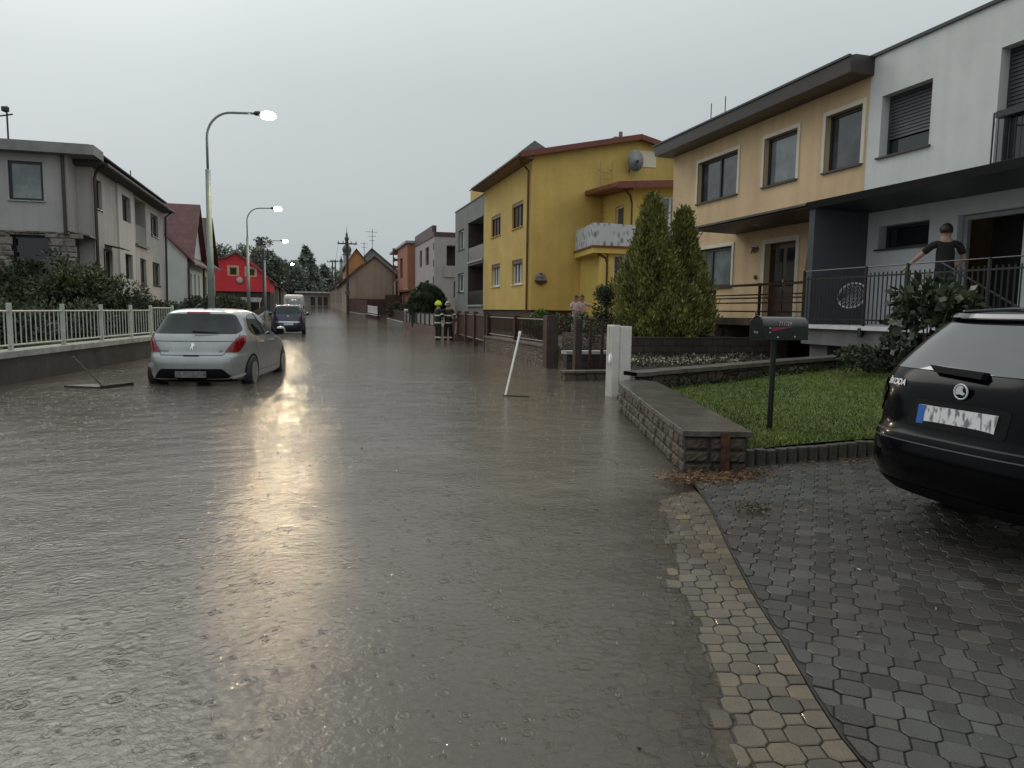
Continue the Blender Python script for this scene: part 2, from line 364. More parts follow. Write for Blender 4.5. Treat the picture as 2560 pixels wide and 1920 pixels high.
# ------------------------------------------------------------------ flood water
def water_material():
    m = bpy.data.materials.new('flood_water'); nt,N,L = nodes_of(m)
    out = N.new('ShaderNodeOutputMaterial')
    at = N.new('ShaderNodeAttribute'); at.attribute_name = 'depth'
    tc = N.new('ShaderNodeTexCoord')
    def M(op,a,b=None,c=None):
        n = N.new('ShaderNodeMath'); n.operation = op
        for i,v in enumerate((a,b,c)):
            if v is None: continue
            if isinstance(v,(int,float)): n.inputs[i].default_value = v
            else: L.new(v,n.inputs[i])
        return n.outputs[0]
    # murkiness from the depth
    mk = M('SUBTRACT',1.0,M('EXPONENT',M('MULTIPLY',at.outputs['Fac'],-36.0)))
    # ---- ripples: chop + rain rings
    mp = N.new('ShaderNodeMapping'); mp.inputs['Rotation'].default_value=(0,0,-.25); mp.inputs['Scale'].default_value=(1,1.15,1); L.new(tc.outputs['Object'],mp.inputs[0])
    n1 = N.new('ShaderNodeTexNoise'); n1.inputs['Scale'].default_value=24; n1.inputs['Detail'].default_value=4; n1.inputs['Roughness'].default_value=.62; n1.inputs['Distortion'].default_value=.4; L.new(mp.outputs[0],n1.inputs['Vector'])
    n2 = N.new('ShaderNodeTexNoise'); n2.inputs['Scale'].default_value=2.2; n2.inputs['Detail'].default_value=3; L.new(mp.outputs[0],n2.inputs['Vector'])
    ring = None
    for sc_,off in ((7.5,0.),(12.5,7.3),(5.0,3.1)):
        v = N.new('ShaderNodeTexVoronoi'); v.inputs['Scale'].default_value=sc_; v.inputs['Randomness'].default_value=1
        m3 = N.new('ShaderNodeMapping'); m3.inputs['Location'].default_value=(off,off*.7,0); L.new(tc.outputs['Object'],m3.inputs[0]); L.new(m3.outputs[0],v.inputs['Vector'])
        s3 = N.new('ShaderNodeSeparateColor'); L.new(v.outputs['Color'],s3.inputs[0])
        d = M('DIVIDE',v.outputs['Distance'],M('ADD',M('MULTIPLY',s3.outputs[0],.5),.15))
        w = M('MULTIPLY',M('SINE',M('MULTIPLY',d,16.0)),M('MAXIMUM',M('SUBTRACT',1.0,d),0.0))
        w = M('MULTIPLY',w,M('GREATER_THAN',s3.outputs[1],.45))
        ring = w if ring is None else M('ADD',ring,w)
    # gusts: patches of stronger chop
    n4 = N.new('ShaderNodeTexNoise'); n4.inputs['Scale'].default_value=.45; n4.inputs['Detail'].default_value=2; L.new(tc.outputs['Object'],n4.inputs['Vector'])
    amp = N.new('ShaderNodeMapRange'); amp.inputs[1].default_value=.3; amp.inputs[2].default_value=.7; amp.inputs[3].default_value=.5; amp.inputs[4].default_value=.95; L.new(n4.outputs[0],amp.inputs[0])
    h = M('ADD',M('MULTIPLY',M('MULTIPLY',n1.outputs[0],amp.outputs[0]),1.0),M('MULTIPLY',ring,.20))
    h = M('ADD',h,M('MULTIPLY',n2.outputs[0],1.9))
    bp = N.new('ShaderNodeBump'); bp.inputs['Strength'].default_value=1; bp.inputs['Distance'].default_value=WATER_BUMP; L.new(h,bp.inputs['Height'])
    # ---- shading
    df = N.new('ShaderNodeBsdfDiffuse')
    cm = N.new('ShaderNodeMix'); cm.data_type='RGBA'; cm.inputs[6].default_value=(.094,.081,.065,1); cm.inputs[7].default_value=(.152,.134,.112,1)
    n5 = N.new('ShaderNodeTexNoise'); n5.inputs['Scale'].default_value=.4; n5.inputs['Detail'].default_value=6; L.new(tc.outputs['Object'],n5.inputs['Vector'])
    r5 = N.new('ShaderNodeMapRange'); r5.inputs[1].default_value=.35; r5.inputs[2].default_value=.7; L.new(n5.outputs[0],r5.inputs[0]); L.new(r5.outputs[0],cm.inputs[0]); L.new(cm.outputs[2],df.inputs[0])
    tr = N.new('ShaderNodeBsdfTransparent'); tr.inputs[0].default_value=(.93,.90,.84,1)
    m1 = N.new('ShaderNodeMixShader'); L.new(mk,m1.inputs[0]); L.new(tr.outputs[0],m1.inputs[1]); L.new(df.outputs[0],m1.inputs[2])
    gl = N.new('ShaderNodeBsdfGlossy'); gl.inputs['Roughness'].default_value=.055; gl.inputs[0].default_value=(.95,.93,.895,1); L.new(bp.outputs[0],gl.inputs['Normal'])
    fr = N.new('ShaderNodeFresnel'); fr.inputs[0].default_value=1.37; L.new(bp.outputs[0],fr.inputs['Normal'])
    m2 = N.new('ShaderNodeMixShader'); L.new(fr.outputs[0],m2.inputs[0]); L.new(m1.outputs[0],m2.inputs[1]); L.new(gl.outputs[0],m2.inputs[2])
    L.new(m2.outputs[0],out.inputs[0]); return m
WATER_BUMP = .0084
gx = np.concatenate([np.linspace(-9,-5,9),np.linspace(-4.8,.6,28),np.linspace(.66,5.4,80),np.linspace(5.6,9,12)])
gy = np.concatenate([np.linspace(-4,.5,10),np.linspace(.6,13,156),np.linspace(13.5,56,60),np.linspace(57,160,70)])
X,Y = np.meshgrid(gx,gy); Z = np.array([g(y) for y in gy])[:,None]+0*X
nx,ny = len(gx),len(gy)
dep = ground_depth(X.ravel(),Y.ravel()); dep = np.where((Y.ravel()>12.5)|(X.ravel()>5.4),.16,dep)
me = bpy.data.meshes.new('water'); idx = np.arange(nx*ny).reshape(ny,nx)
fc = np.stack([idx[:-1,:-1],idx[:-1,1:],idx[1:,1:],idx[1:,:-1]],axis=-1).reshape(-1,4)
me.from_pydata(np.stack([X.ravel(),Y.ravel(),Z.ravel()],axis=1).tolist(),[],fc.tolist())
a = me.attributes.new('depth','FLOAT','POINT'); a.data.foreach_set('value',dep.astype(np.float32))
tag(link('water', me, water_material(), None, True), None, None, kind='structure')

# ------------------------------------------------------------------ pavers: octagons and small squares
def paver_mesh(cells, zfun, place, clip=None, clipside=1):
    V=[];F=[];T=[]
    for (cx,cy,kind,p,jit) in cells:
        s = p*.375; q = p-s
        if kind: pts = [(-s,-q),(s,-q),(q,-s),(q,s),(s,q),(-s,q),(-q,s),(-q,-s)]
        else: pts = [(-s,-s),(s,-s),(s,s),(-s,s)]
        gap = .0032; n0 = len(V); k = len(pts); tl = random.gauss(0,.0016); dz = random.gauss(0,.0013); tone = max(.4,random.gauss(1,.24))
        rings=[]
        for (inset,dz2) in ((gap,-.02),(gap,-.003),(gap+.0035,0.)):
            for (x,y) in pts:
                r = math.hypot(x,y); f = (r-inset*1.15)/r
                u,w = cx+x*f, cy+y*f
                X_,Y_ = place(u,w)
                if clip is not None: X_,Y_ = clip(X_,Y_)
                V.append((X_,Y_,zfun(X_,Y_,u,w)+dz2+dz+tl*x*8)); T.append(tone*(.75 if inset==gap else 1))
        F.append(tuple(n0+2*k+i for i in range(k)))
        for r in range(2):
            for i in range(k): F.append((n0+r*k+i, n0+r*k+(i+1)%k, n0+(r+1)*k+(i+1)%k, n0+(r+1)*k+i))
    me = bpy.data.meshes.new('pavers'); me.from_pydata(V,[],F); me.validate()
    a = me.attributes.new('tone','FLOAT_COLOR','POINT'); T=np.array(T)[:,None]
    a.data.foreach_set('color',np.concatenate([T,T,T,T*0+1],axis=1).ravel().astype(np.float32)); return me
p = .088; cells=[]
for j in range(int((ES[-1]-1.0)/p)):
    for i in range(20):
        cells.append((-(i+.35)*p, .2+j*p, (i+j)%2==0, p, 0))
me = paver_mesh(cells, lambda X_,Y_,u,w: float(strip_z(u,Y_)), lambda u,w: tuple(float(q) for q in edge_pt(w,min(u,-.006))))
tag(link('pavement', me, mat('tan_pavers',(.118,.088,.047),.36,.2,5,.5,140,tone=True,coat=.3,col2=(.062,.046,.027))), None, None, kind='structure')
mb = MB(); st=np.linspace(0,ES[-1],60)
for a_,b_ in zip(st[:-1],st[1:]):
    for t0,t1 in ((0,-.6),(-.6,-1.75)):
        P_=[edge_pt(a_,t0),edge_pt(b_,t0),edge_pt(b_,t1),edge_pt(a_,t1)]
        zz=[strip_z(t0,P_[0][1]),strip_z(t0,P_[1][1]),strip_z(t1,P_[2][1]),strip_z(t1,P_[3][1])]
        mb.quad(*[(q[0],q[1],float(z)-.007) for q,z in zip(P_,zz)])
tag(mb.build('pavement_bed', mat('dark_joint_sand',(.035,.031,.022),.7,.4,20)), None, None, kind='structure')
# driveway: same stones in grey, laid diagonally
th = math.radians(51); ct,stt = math.cos(th),math.sin(th); pd = .100
def drive_z(x,y): return .028+.004*max(0,x-3)
EXY = EC
cells=[]
for i in range(-60,90):
    for j in range(-60,90):
        u,w = i*pd, j*pd; x = 4+u*ct-w*stt; y = 2.6+u*stt+w*ct
        if not (-.8<y<5.75 and x<8.3): continue
        t = float(edge_t(x,y)[0])
        if t < -.01: continue
        if y>5.62+ (x-3.5)*.1: continue
        cells.append((u,w,(i+j)%2==0,pd,0))
def dclip(X_,Y_):
    t = float(edge_t(X_,Y_)[0])
    if t<.012:
        i = int(((EC[:,0]-X_)**2+(EC[:,1]-Y_)**2).argmin()); k=.012-t
        X_ += ET[i,1]*k; Y_ -= ET[i,0]*k
    return X_,Y_
me = paver_mesh(cells, lambda X_,Y_,u,w: drive_z(X_,Y_), lambda u,w: (4+u*ct-w*stt, 2.6+u*stt+w*ct), dclip)
tag(link('driveway', me, mat('grey_pavers',(.072,.074,.066),.30,.15,.9,.6,140,tone=True,coat=.15,col2=(.046,.034,.025))), None, None, kind='structure')
mb = MB()
for a_,b_ in zip(st[:-1],st[1:]):
    q0,q1 = edge_pt(a_,0),edge_pt(b_,0)
    if q0[1]>7: break
    mb.quad((q0[0],q0[1],.019),(q1[0],q1[1],.019),(9,q1[1],.019+.004*6),(9,q0[1],.019+.004*6))
tag(mb.build('driveway_bed', MATS['dark_joint_sand']), None, None, kind='structure')

# rain splashes: little crowns of water thrown up by the drops
n=1500; r_=RNG.uniform(0,1,n)**.7; sx=RNG.uniform(-1,1,n); sy_=1.2+12*r_; sx_=.9+sx*(1.6+.62*sy_)-.28*sy_*.3
ok=(edge_t(sx_,sy_)<-.35)&(sx_>-4.9); sx_,sy_=sx_[ok],sy_[ok]; V=[];F=[]
for x,y in zip(sx_,sy_):
    k=random.randint(3,5); rr=random.uniform(.004,.010); hh=random.uniform(.004,.013); a0=random.random()*6
    for q in range(k):
        a=a0+q*2*PI/k; b=.45; n0=len(V)
        V+=[(x+rr*math.cos(a-b),y+rr*math.sin(a-b),-.001),(x+rr*math.cos(a+b),y+rr*math.sin(a+b),-.001),(x+rr*1.5*math.cos(a),y+rr*1.5*math.sin(a),hh)]; F.append((n0,n0+1,n0+2))
me=bpy.data.meshes.new('rain_splashes'); me.from_pydata(V,[],F)
tag(link('rain_splashes',me,mat('splash_water',(.42,.43,.42),.15,.2,30,spec=.9)),'tiny rain splashes scattered over the flood water','splashes',kind='stuff')
# ------------------------------------------------------------------ garden in front: stone wall, lawn, edging, mailbox
Lw = [(3.13,5.52),(4.42,9.85)]
WD = Vector((Lw[1][0]-Lw[0][0],Lw[1][1]-Lw[0][1],0)).normalized(); WN = Vector((WD.y,-WD.x,0))   # WN points to the lawn
W0 = Vector((Lw[0][0],Lw[0][1],0)); WL = 4.5; WW = .54; WH = .395
def wp(s,t,z): return tuple(W0+WD*s+WN*t+Vector((0,0,z)))
t = thing('stone_wall','low sandstone garden wall with a wet concrete top and one rounded end, dividing lawn and street','garden wall',(W0.x,W0.y,0))
sm = mat('sandstone_blocks',(.088,.068,.048),.75,.3,6,.6,28,tone=True,col2=(.05,.039,.029))
V=[];F=[];T=[]
def stone(s0,s1,z0,z1,face):
    """one rough-hewn block on the street face (face=0) or the near end (face=1)"""
    n0=len(V); tn=max(.6,random.gauss(1,.14)); b=random.uniform(.004,.022); e=.006
    g_=.006
    nu,nv=8,6
    for a in range(nu):
        for c in range(nv):
            fu,fv=a/(nu-1),c/(nv-1)
            ed = (a in(0,nu-1)) or (c in(0,nv-1))
            dpt = -e if ed else b+random.gauss(0,.0025)+.005*math.sin(a*2.3+tn*9)*math.cos(c*1.9+tn*5)
            s=s0+g_+(s1-s0-2*g_)*fu+random.gauss(0,.002); z=z0+g_+(z1-z0-2*g_)*fv+random.gauss(0,.002)
            V.append(wp(s,-dpt,z) if face==0 else wp(-dpt,s,z)); T.append(tn*(.6 if ed else 1+random.gauss(0,.08)))
    for a in range(nu-1):
        for c in range(nv-1): F.append((n0+a*nv+c,n0+(a+1)*nv+c,n0+(a+1)*nv+c+1,n0+a*nv+c+1))
zz=[-.12,-.0,.105,.215,.335]
for r in range(4):
    s=-.0-random.uniform(0,.1); 
    while s<WL-.2:
        w=random.uniform(.16,.36); stone(max(s,0),min(s+w,WL-.15),zz[r],zz[r+1],0); s+=w
    s=0
    while s<WW-.02:
        w=random.uniform(.13,.26); w = w if s+w<WW-.1 else WW-s; stone(s,s+w,zz[r],zz[r+1],1); s+=w
me=bpy.data.meshes.new('blocks'); me.from_pydata(V,[],F)
a=me.attributes.new('tone','FLOAT_COLOR','POINT'); Tn=np.array(T)[:,None]; a.data.foreach_set('color',np.concatenate([Tn,Tn,Tn,Tn*0+1],1).ravel().astype(np.float32))
link('block_facing', me, sm, t, False)
mb=MB(); mb.prism([wp(.012,.012,-.15),wp(WL-.2,.012,-.15),wp(WL,.12,-.15),wp(WL+.05,WW*.5,-.15),wp(WL,WW-.08,-.15),wp(WL-.2,WW,-.15),wp(.012,WW,-.15)],(0,0,.48))
mb.build('core', mat('mortar',(.04,.033,.027),.8,.2,8,.5,50), t)
# coping slab: displaced top
out=[(-.025,-.03),(WL-.25,-.03)]+[(WL-.25+.32*math.sin(k*PI/8),WW/2-(WW/2+.03)*math.cos(k*PI/8)) for k in range(1,8)]+[(WL-.25,WW+.03),(-.025,WW+.03)]
dense=[]
for i in range(len(out)):
    a_,b_=out[i],out[(i+1)%len(out)]; n=max(1,int(math.dist(a_,b_)/.05))
    dense+=[(a_[0]+(b_[0]-a_[0])*k/n+random.gauss(0,.006),a_[1]+(b_[1]-a_[1])*k/n+random.gauss(0,.0035)) for k in range(n)]
mb=MB(); mb.prism([wp(u,w,WH-.055) for u,w in dense],(0,0,.055))
cop=mb.build('coping', mat('wet_coping',(.125,.118,.100),.25,.35,3.5,.5,18,col2=(.055,.050,.042),stain=.2), t, bevel=.007)
mb=MB(); mb.prism([wp(-.045,WW*.56,-.1),wp(-.045,WW*.56+.075,-.1),wp(-.028,WW*.56+.075,-.1),wp(-.028,WW*.56,-.1)],(0,0,.48)); mb.build('iron_post', M_rust, t)

# lawn terrace
LZ=.165
def lawn_z(x,y):
    v = Vector((x,y,0))-W0; s=v.dot(WD); q=v.dot(WN)
    return LZ+.010*max(0,s)+.05*max(0,q-.4)*min(1,max(0,s/4))+.010*math.sin(x*3.1)*math.sin(y*2.3)
mb=MB(); n=40
RX=Vector((.966,.26,0))
def lp(i,j):
    # i along the palisade, j away from it
    u=i/n; v=j/n
    a_=Vector((3.72,5.66,0))+Vector((7.2,.75,0))*u; b_=Vector((4.75,9.9,0))+Vector((6.6,2.05,0))*u
    p_=a_.lerp(b_,v); return p_
pts=[(lp(i,j).x,lp(i,j).y,lawn_z(lp(i,j).x,lp(i,j).y)) for j in range(n+1) for i in range(n+1)]
mb.add(pts,[(j*(n+1)+i,j*(n+1)+i+1,(j+1)*(n+1)+i+1,(j+1)*(n+1)+i) for j in range(n) for i in range(n)])
tag(mb.build('lawn', mat('lawn_turf',(.085,.125,.02),.85,.3,12,.8,60), None, True), None,None,kind='structure')
sk=MB(); sk.prism([(3.70,5.65,-.1),(10.9,6.41,-.1),(11.3,11.9,-.1),(4.75,9.85,-.1)],(0,0,.235)); tag(sk.build('lawn_soil',M_soil),None,None,kind='structure')
K=60000; uu=RNG.uniform(0,1,K)**1.25; vv=RNG.uniform(0,1,K)**1.35
ax=3.72+7.2*uu; ay=5.66+.75*uu; bx=4.75+6.6*uu; by=9.9+2.05*uu
gx_=ax+(bx-ax)*vv; gy_=ay+(by-ay)*vv
gz_=np.array([lawn_z(a_,b_) for a_,b_ in zip(gx_,gy_)])
patch=.5+.5*np.sin(gx_*2.1+1)*np.cos(gy_*1.7)
D=RNG.normal(size=(K,3))*np.array([.55,.55,.12])+np.array([0,0,1])
me=leaf_mesh('grass',np.stack([gx_,gy_,gz_-.006],1),D,RNG.uniform(.025,.06,K),RNG.uniform(.0035,.006,K),np.clip(.62+.45*patch*(.6+.4*np.sin(gx_*5.3)*np.sin(gy_*4.1+gx_))+RNG.normal(size=K)*.26,.3,1.7))
tag(link('grass',me,mat('grass_blades',(.165,.215,.038),.6,.3,3,tone=True,col2=(.11,.165,.028))),'short wet green grass covering the lawn beside the driveway','grass',kind='stuff')
# scruffy tufts hanging over the palisade edge
# concrete palisades
pal=None
for k in range(21):
    x=3.71+k*.122; y=5.60+ (x-3.7)*.105; 
    m=MB(); hh=.205+random.gauss(0,.006); tz=random.gauss(0,.05)
    prof=[(-.056,.03),(-.05,-.025),(-.03,-.05),(0,-.058),(.03,-.05),(.05,-.025),(.056,.03)]
    m.prism([(a_,b_,-.1) for a_,b_ in prof],(0,0,hh+.1-.03))
    o=m.build('palisade', mat('palisade_concrete',(.10,.095,.078),.45,.3,7,.6,40,col2=(.05,.047,.036),stain=.3), None, bevel=.008)
    o.location=(x,y,-.0); o.rotation_euler=(random.gauss(0,.015),random.gauss(0,.015),.1+tz)
    tag(o,'short half-round concrete palisade edging the lawn towards the driveway','palisade','concrete palisades edging the lawn')

# retaining wall between the lots, its top rising towards the houses
def ret(s): return Vector((4.70,10.0,0))+Vector((.966,.26,0))*s
t=thing('retaining_wall','low dark retaining wall with worn coping behind the lawn, rising towards the white house','retaining wall',(8,11,0))
V=MB(); n=30
prof=[]
for i in range(n+1):
    s=i*7.4/n; prof.append((s,.50+.030*s+random.gauss(0,.004)))
mb=MB()
for i in range(n):
    a_,za=prof[i];b_,zb=prof[i+1]; pa,pb=ret(a_),ret(b_); N_=Vector((.26,-.966,0))
    mb.add([tuple(pa+N_*.10+Vector((0,0,-.1))),tuple(pb+N_*.10+Vector((0,0,-.1))),tuple(pb+N_*.10+Vector((0,0,zb-.06))),tuple(pa+N_*.10+Vector((0,0,za-.06)))],[(0,1,2,3)])
mb.build('wall_face', rubble('mossy_rubble',(.10,.072,.046),(.05,.042,.03),(.012,.012,.008),4.5), t)
mb=MB()
for i in range(n):
    a_,za=prof[i];b_,zb=prof[i+1]; pa,pb=ret(a_),ret(b_)
    P_=[];
    for pp,z in ((pa,za),(pb,zb)):
        P_+= [tuple(pp+N_*.15+Vector((0,0,z-.06))),tuple(pp+N_*.15+Vector((0,0,z))),tuple(pp-N_*.16+Vector((0,0,z+.005))),tuple(pp-N_*.16+Vector((0,0,z-.06)))]
    mb.add(P_,[(0,1,5,4),(1,2,6,5),(2,3,7,6),(3,0,4,7)])
mb.build('coping', mat('worn_coping',(.15,.135,.12),.35,.3,4,.6,25,col2=(.07,.06,.052)), t)
# loose stones and ground cover at its foot
V_=[];
K=2600; s_=RNG.uniform(-.2,6.9,K); q_=RNG.uniform(.1,.34,K)
gx_=4.70+.966*s_+.26*q_; gy_=10.0+.26*s_-.966*q_; gz_=np.array([lawn_z(a_,b_) for a_,b_ in zip(gx_,gy_)])+RNG.uniform(-.02,.10,K)*(.6+.4*np.sin(s_*2.2))
tag(link('weeds',leaf_mesh('weeds',np.stack([gx_,gy_,gz_],1),RNG.normal(size=(K,3))+np.array([0,0,.6]),RNG.uniform(.03,.08,K),RNG.uniform(.01,.022,K),RNG.uniform(.3,1.2,K)),mat('weed_leaves',(.045,.06,.02),.6,.4,4,tone=True)),'low dark weeds along the foot of the retaining wall','weeds',kind='stuff')

# rectangular flower bed and darker planter behind the retaining wall
def earth(name,pts,z0,z1,m,kind='structure'):
    mb=MB(); mb.prism([(x,y,z0) for x,y in pts],(0,0,z1-z0)); return tag(mb.build(name,m),None,None,kind=kind)
earth('garden_soil',[(4.75,10.1),(12,12.1),(12,25),(6.9,25),(6.9,15.1),(6.3,13.8),(5.35,11.25)],-.1,.36,M_soil)
t=thing('planter_wall','dark block planter wall under the big conifer','planter',(8,14,0))
bm_=tiles('dark_blocks',(.06,.045,.04),.32,.16,.35,.5,'XZ',msize=.012)
mb=MB(); mb.box(6.9,11.2,15.0,15.25,.2,.84); mb.build('front_wall',bm_,t)
mb=MB(); mb.box(6.82,6.94,15.1,19,-.1,.83); mb.build('side_wall',rubble('planter_rubble',(.07,.052,.042),(.04,.03,.025),(.015,.012,.01),4.5),t)
mb=MB(); mb.box(10.95,11.2,15.25,18.4,.2,.835); mb.build('side_wall',bm_,t)
mb=MB(); mb.box(6.95,10.95,15.25,19,.2,.80); mb.build('soil',M_soil,t)
K=2600; gx_=RNG.uniform(5.7,9.0,K); gy_=RNG.uniform(12.1,13.2,K)+.1*(gx_-5.7); gz_=.38+RNG.uniform(0,.2,K)*(.5+.5*np.abs(np.sin(gx_*2.7)))
tag(link('bedding_flowers',leaf_mesh('bedding_flowers',np.stack([gx_,gy_,gz_],1),RNG.normal(size=(K,3))+np.array([0,0,.8]),RNG.uniform(.03,.07,K),RNG.uniform(.012,.03,K),RNG.uniform(.4,1.2,K)),mat('silver_leaves',(.11,.11,.085),.6,.4,3,tone=True,col2=(.03,.035,.02))),'silvery low bedding plants behind the utility cabinet','plants',kind='stuff')
K=420; gx_=RNG.uniform(5.7,8.0,K); gy_=RNG.uniform(12.0,12.6,K); gz_=.50+RNG.uniform(-.03,.06,K)
tag(link('white_blossoms',leaf_mesh('white_blossoms',np.stack([gx_,gy_,gz_],1),RNG.normal(size=(K,3)),RNG.uniform(.03,.06,K),RNG.uniform(.012,.022,K),RNG.uniform(.6,1.1,K)),mat('pale_petals',(.42,.38,.32),.6,.2,3,tone=True)),'pale small blossoms scattered over the flower bed','flowers',kind='stuff')

# utility cabinet
cab=thing('utility_cabinet','narrow white utility cabinet standing in the flood water by the stone wall end','utility cabinet',(4.98,11.12,0),rz=.10,local=True)
mb=MB(); mb.box(-.15,-.02,-.11,.11,-.16,1.19); mb.build('meter_housing', mat('aged_white_plastic',(.70,.67,.62),.4,.08,5,stain=.12), cab, bevel=.008)
mb=MB(); mb.box(-.018,.165,-.17,.09,-.16,1.17); mb.build('front_housing', MATS['aged_white_plastic'], cab, bevel=.008)
dd=MB(); dd.box(.0,.15,-.178,-.17,.42,1.13); dd.box(.0,.15,-.178,-.17,-.1,.40); dd.build('door', mat('cabinet_door',(.72,.68,.63),.4,.06,4,stain=.12), cab, bevel=.003)
hb=MB()
for yy in (-.08,-.03,.03,.08): hb.box(-.16,-.15,yy-.012,yy+.012,-.1,1.16)
hb.build('ribs', MATS['aged_white_plastic'], cab)
mb=MB(); mb.lathe([(.0,-.03),(.05,-.03),(.06,-.01),(.06,0)],(-.15,-.05,.62),16,'X'); mb.v=[(x,y,.62+(z-.62)*1.6) for x,y,z in mb.v]; mb.build('cable_cover', M_pvc, cab, True)
mb=MB(); mb.box(-.03,.0,-.195,-.165,.12,.16); mb.build('latch', M_pvc, cab)

# mailbox on a post
mx=thing('mailbox','black rural mailbox with a red flag and handwritten house number on a green post','mailbox',(4.62,6.42,.19),rz=0,local=True)
ma=math.radians(6)
mb=MB(); mb.tube([(0,0,-.1),(0,0,.99)],.028,10); mb.build('post', mat('dark_green_paint',(.006,.014,.008),.35,.2,6), mx)
def mbx(r,hh,x0,x1,mbb):
    pr=[(-r,0),(r,0),(r,hh)]+[(r*math.cos(a_*PI/12),hh+r*math.sin(a_*PI/12)) for a_ in range(1,12)]+[(-r,hh)]
    rot=lambda x,y,z:(x*math.cos(ma)-y*math.sin(ma),x*math.sin(ma)+y*math.cos(ma),z)
    return mbb.prism([rot(x0,a_,b_+.95) for a_,b_ in pr], Vector(rot(x1-x0,0,0)))
o=mbx(.095,.145,-.21,.36,MB()).build('box', mat('black_enamel',(.010,.011,.012),.22,.3,5,coat=.4), mx, bevel=.004)
o=mbx(.102,.147,-.235,-.21,MB()).build('door', MATS['black_enamel'], mx, bevel=.004)
rd=lambda x,y,z:(x*math.cos(ma)-y*math.sin(ma),x*math.sin(ma)+y*math.cos(ma),z); rx=lambda x,y,z:(x*math.cos(ma)-y*math.sin(ma),x*math.sin(ma)+y*math.cos(ma),z+.045)
mb=MB(); mb.prism([rx(-.13,-.100,1.035),rx(-.13,-.100,.995),rx(.12,-.100,1.037),rx(.12,-.100,1.043)],Vector(rd(0,-.006,0))); mb.build('flag', mat('red_flag',(.30,.03,.05),.4,.2,6), mx)
for (x_,z_) in ((-.142,1.027),(-.142,.985),(-.04,.935),(.18,.940)): MB().lathe([(.0,-.004),(.007,-.004),(.009,0)],rx(x_,-.0975,z_),8,'Y').build('rivet', mat('zinc',(.6,.6,.6),.4,.1,5), mx)
mb=MB(); mb.tube([rx(-.245,0,1.14),rx(-.25,0,1.18),rx(-.235,0,1.20)],.008,6); mb.build('latch', M_dark, mx)
place_text('house_number','711/29',.062,mat('chalk_white',(.5,.51,.5),.6),mx,rx(.045,-.0985,1.072),rd(1,0,0),rd(0,-1,0),.0006,.15)
place_text('door_lettering','Post',.034,MATS['chalk_white'],mx,rx(-.2362,0,.985),rd(0,-1,0),rd(-1,0,0),.0006)

# brush heads / tools left in the water
t=thing('squeegee','white handled squeegee standing in the water, leaning slightly right, near the white cabinet','squeegee',(3.12,11.38,0))
mb=MB(); mb.tube([(3.10,11.38,-.05),(3.50,11.9,1.03)],[.018,.02],8); mb.build('handle', M_pvc, t)
mb=MB(); mb.tube([(3.485,11.88,.99),(3.505,11.906,1.045)],.027,8); mb.build('grip', M_pvc, t)
mb=MB(); mb.prism([(3.08,11.40,-.02),(3.46,11.20,-.02),(3.48,11.24,-.02),(3.10,11.44,-.02)],(0,0,.035)); mb.build('blade', M_dark, t)
t=thing('broom','wide wooden broom floating in the water by the left garden wall, stick leaning left','broom',(-3.6,14,0))
mb=MB(); mb.tube([(-3.38,13.62,.02),(-3.72,13.30,.55)],.014,8); mb.build('handle', mat('grey_wood',(.15,.12,.095),.6,.2,8), t)
mb=MB(); mb.prism([(-4.02,13.80,-.02),(-3.38,13.42,-.02),(-3.30,13.62,-.02),(-3.62,14.0,-.02)],(0,0,.05)); mb.build('head', mat('soaked_board',(.05,.042,.035),.4,.3,8), t)
mb=MB(); mb.prism([(-3.40,13.50,-.01),(-3.33,13.44,-.01),(-2.98,13.98,-.01),(-3.05,14.04,-.01)],(0,0,.06)); mb.build('bristles', mat('bristle',(.03,.02,.015),.8,.3,30), t)
# leaf litter
def litter(name,label,n,cx,cy,sx,sy,m,ln=(.02,.06),wd=(.003,.008),z=.036,stack=.02,filt=None,flat=.15):
    X_=RNG.normal(cx,sx,n);Y_=RNG.normal(cy,sy,n)
    if filt is not None: k=filt(X_,Y_); X_=X_[k];Y_=Y_[k]
    n=len(X_); dz=RNG.uniform(0,stack,n)
    D=RNG.normal(size=(n,3))*np.array([1,1,flat])
    me=leaf_mesh(name,np.stack([X_,Y_,z+dz],1),D,RNG.uniform(*ln,n),RNG.uniform(*wd,n),RNG.uniform(.4,1.5,n))
    return tag(link(name,me,m),label,'litter',kind='stuff')
ml=mat('straw_litter',(.28,.15,.07),.6,.4,12,tone=True,col2=(.07,.035,.02))
litter('leaf_litter','brown straw and leaves washed up against the near end of the stone wall',1500,3.22,5.26,.30,.11,ml,filt=lambda x,y:(y<5.52+.0*x)&(x>2.75))
litter('leaf_debris','dry leaves washed along the palisades near the black car',260,5.1,5.55,.45,.07,ml,filt=lambda x,y:(y<5.60+(x-3.7)*.105))
litter('twigs','scattered bits of straw and leaf on the grey driveway',260,3.6,3.0,1.3,1.5,mat('pale_straw',(.36,.32,.25),.6,.3,10,tone=True),ln=(.012,.05),wd=(.002,.007),stack=.006,filt=lambda x,y:(y<5.4)&(edge_t(x,y)>.03),flat=.05)
litter('leaf_pile','small heap of rotten leaves on the driveway near its tan border',160,2.95,4.25,.07,.05,mat('rotten_leaves',(.09,.08,.03),.6,.4,10,tone=True),stack=.04,flat=.6)

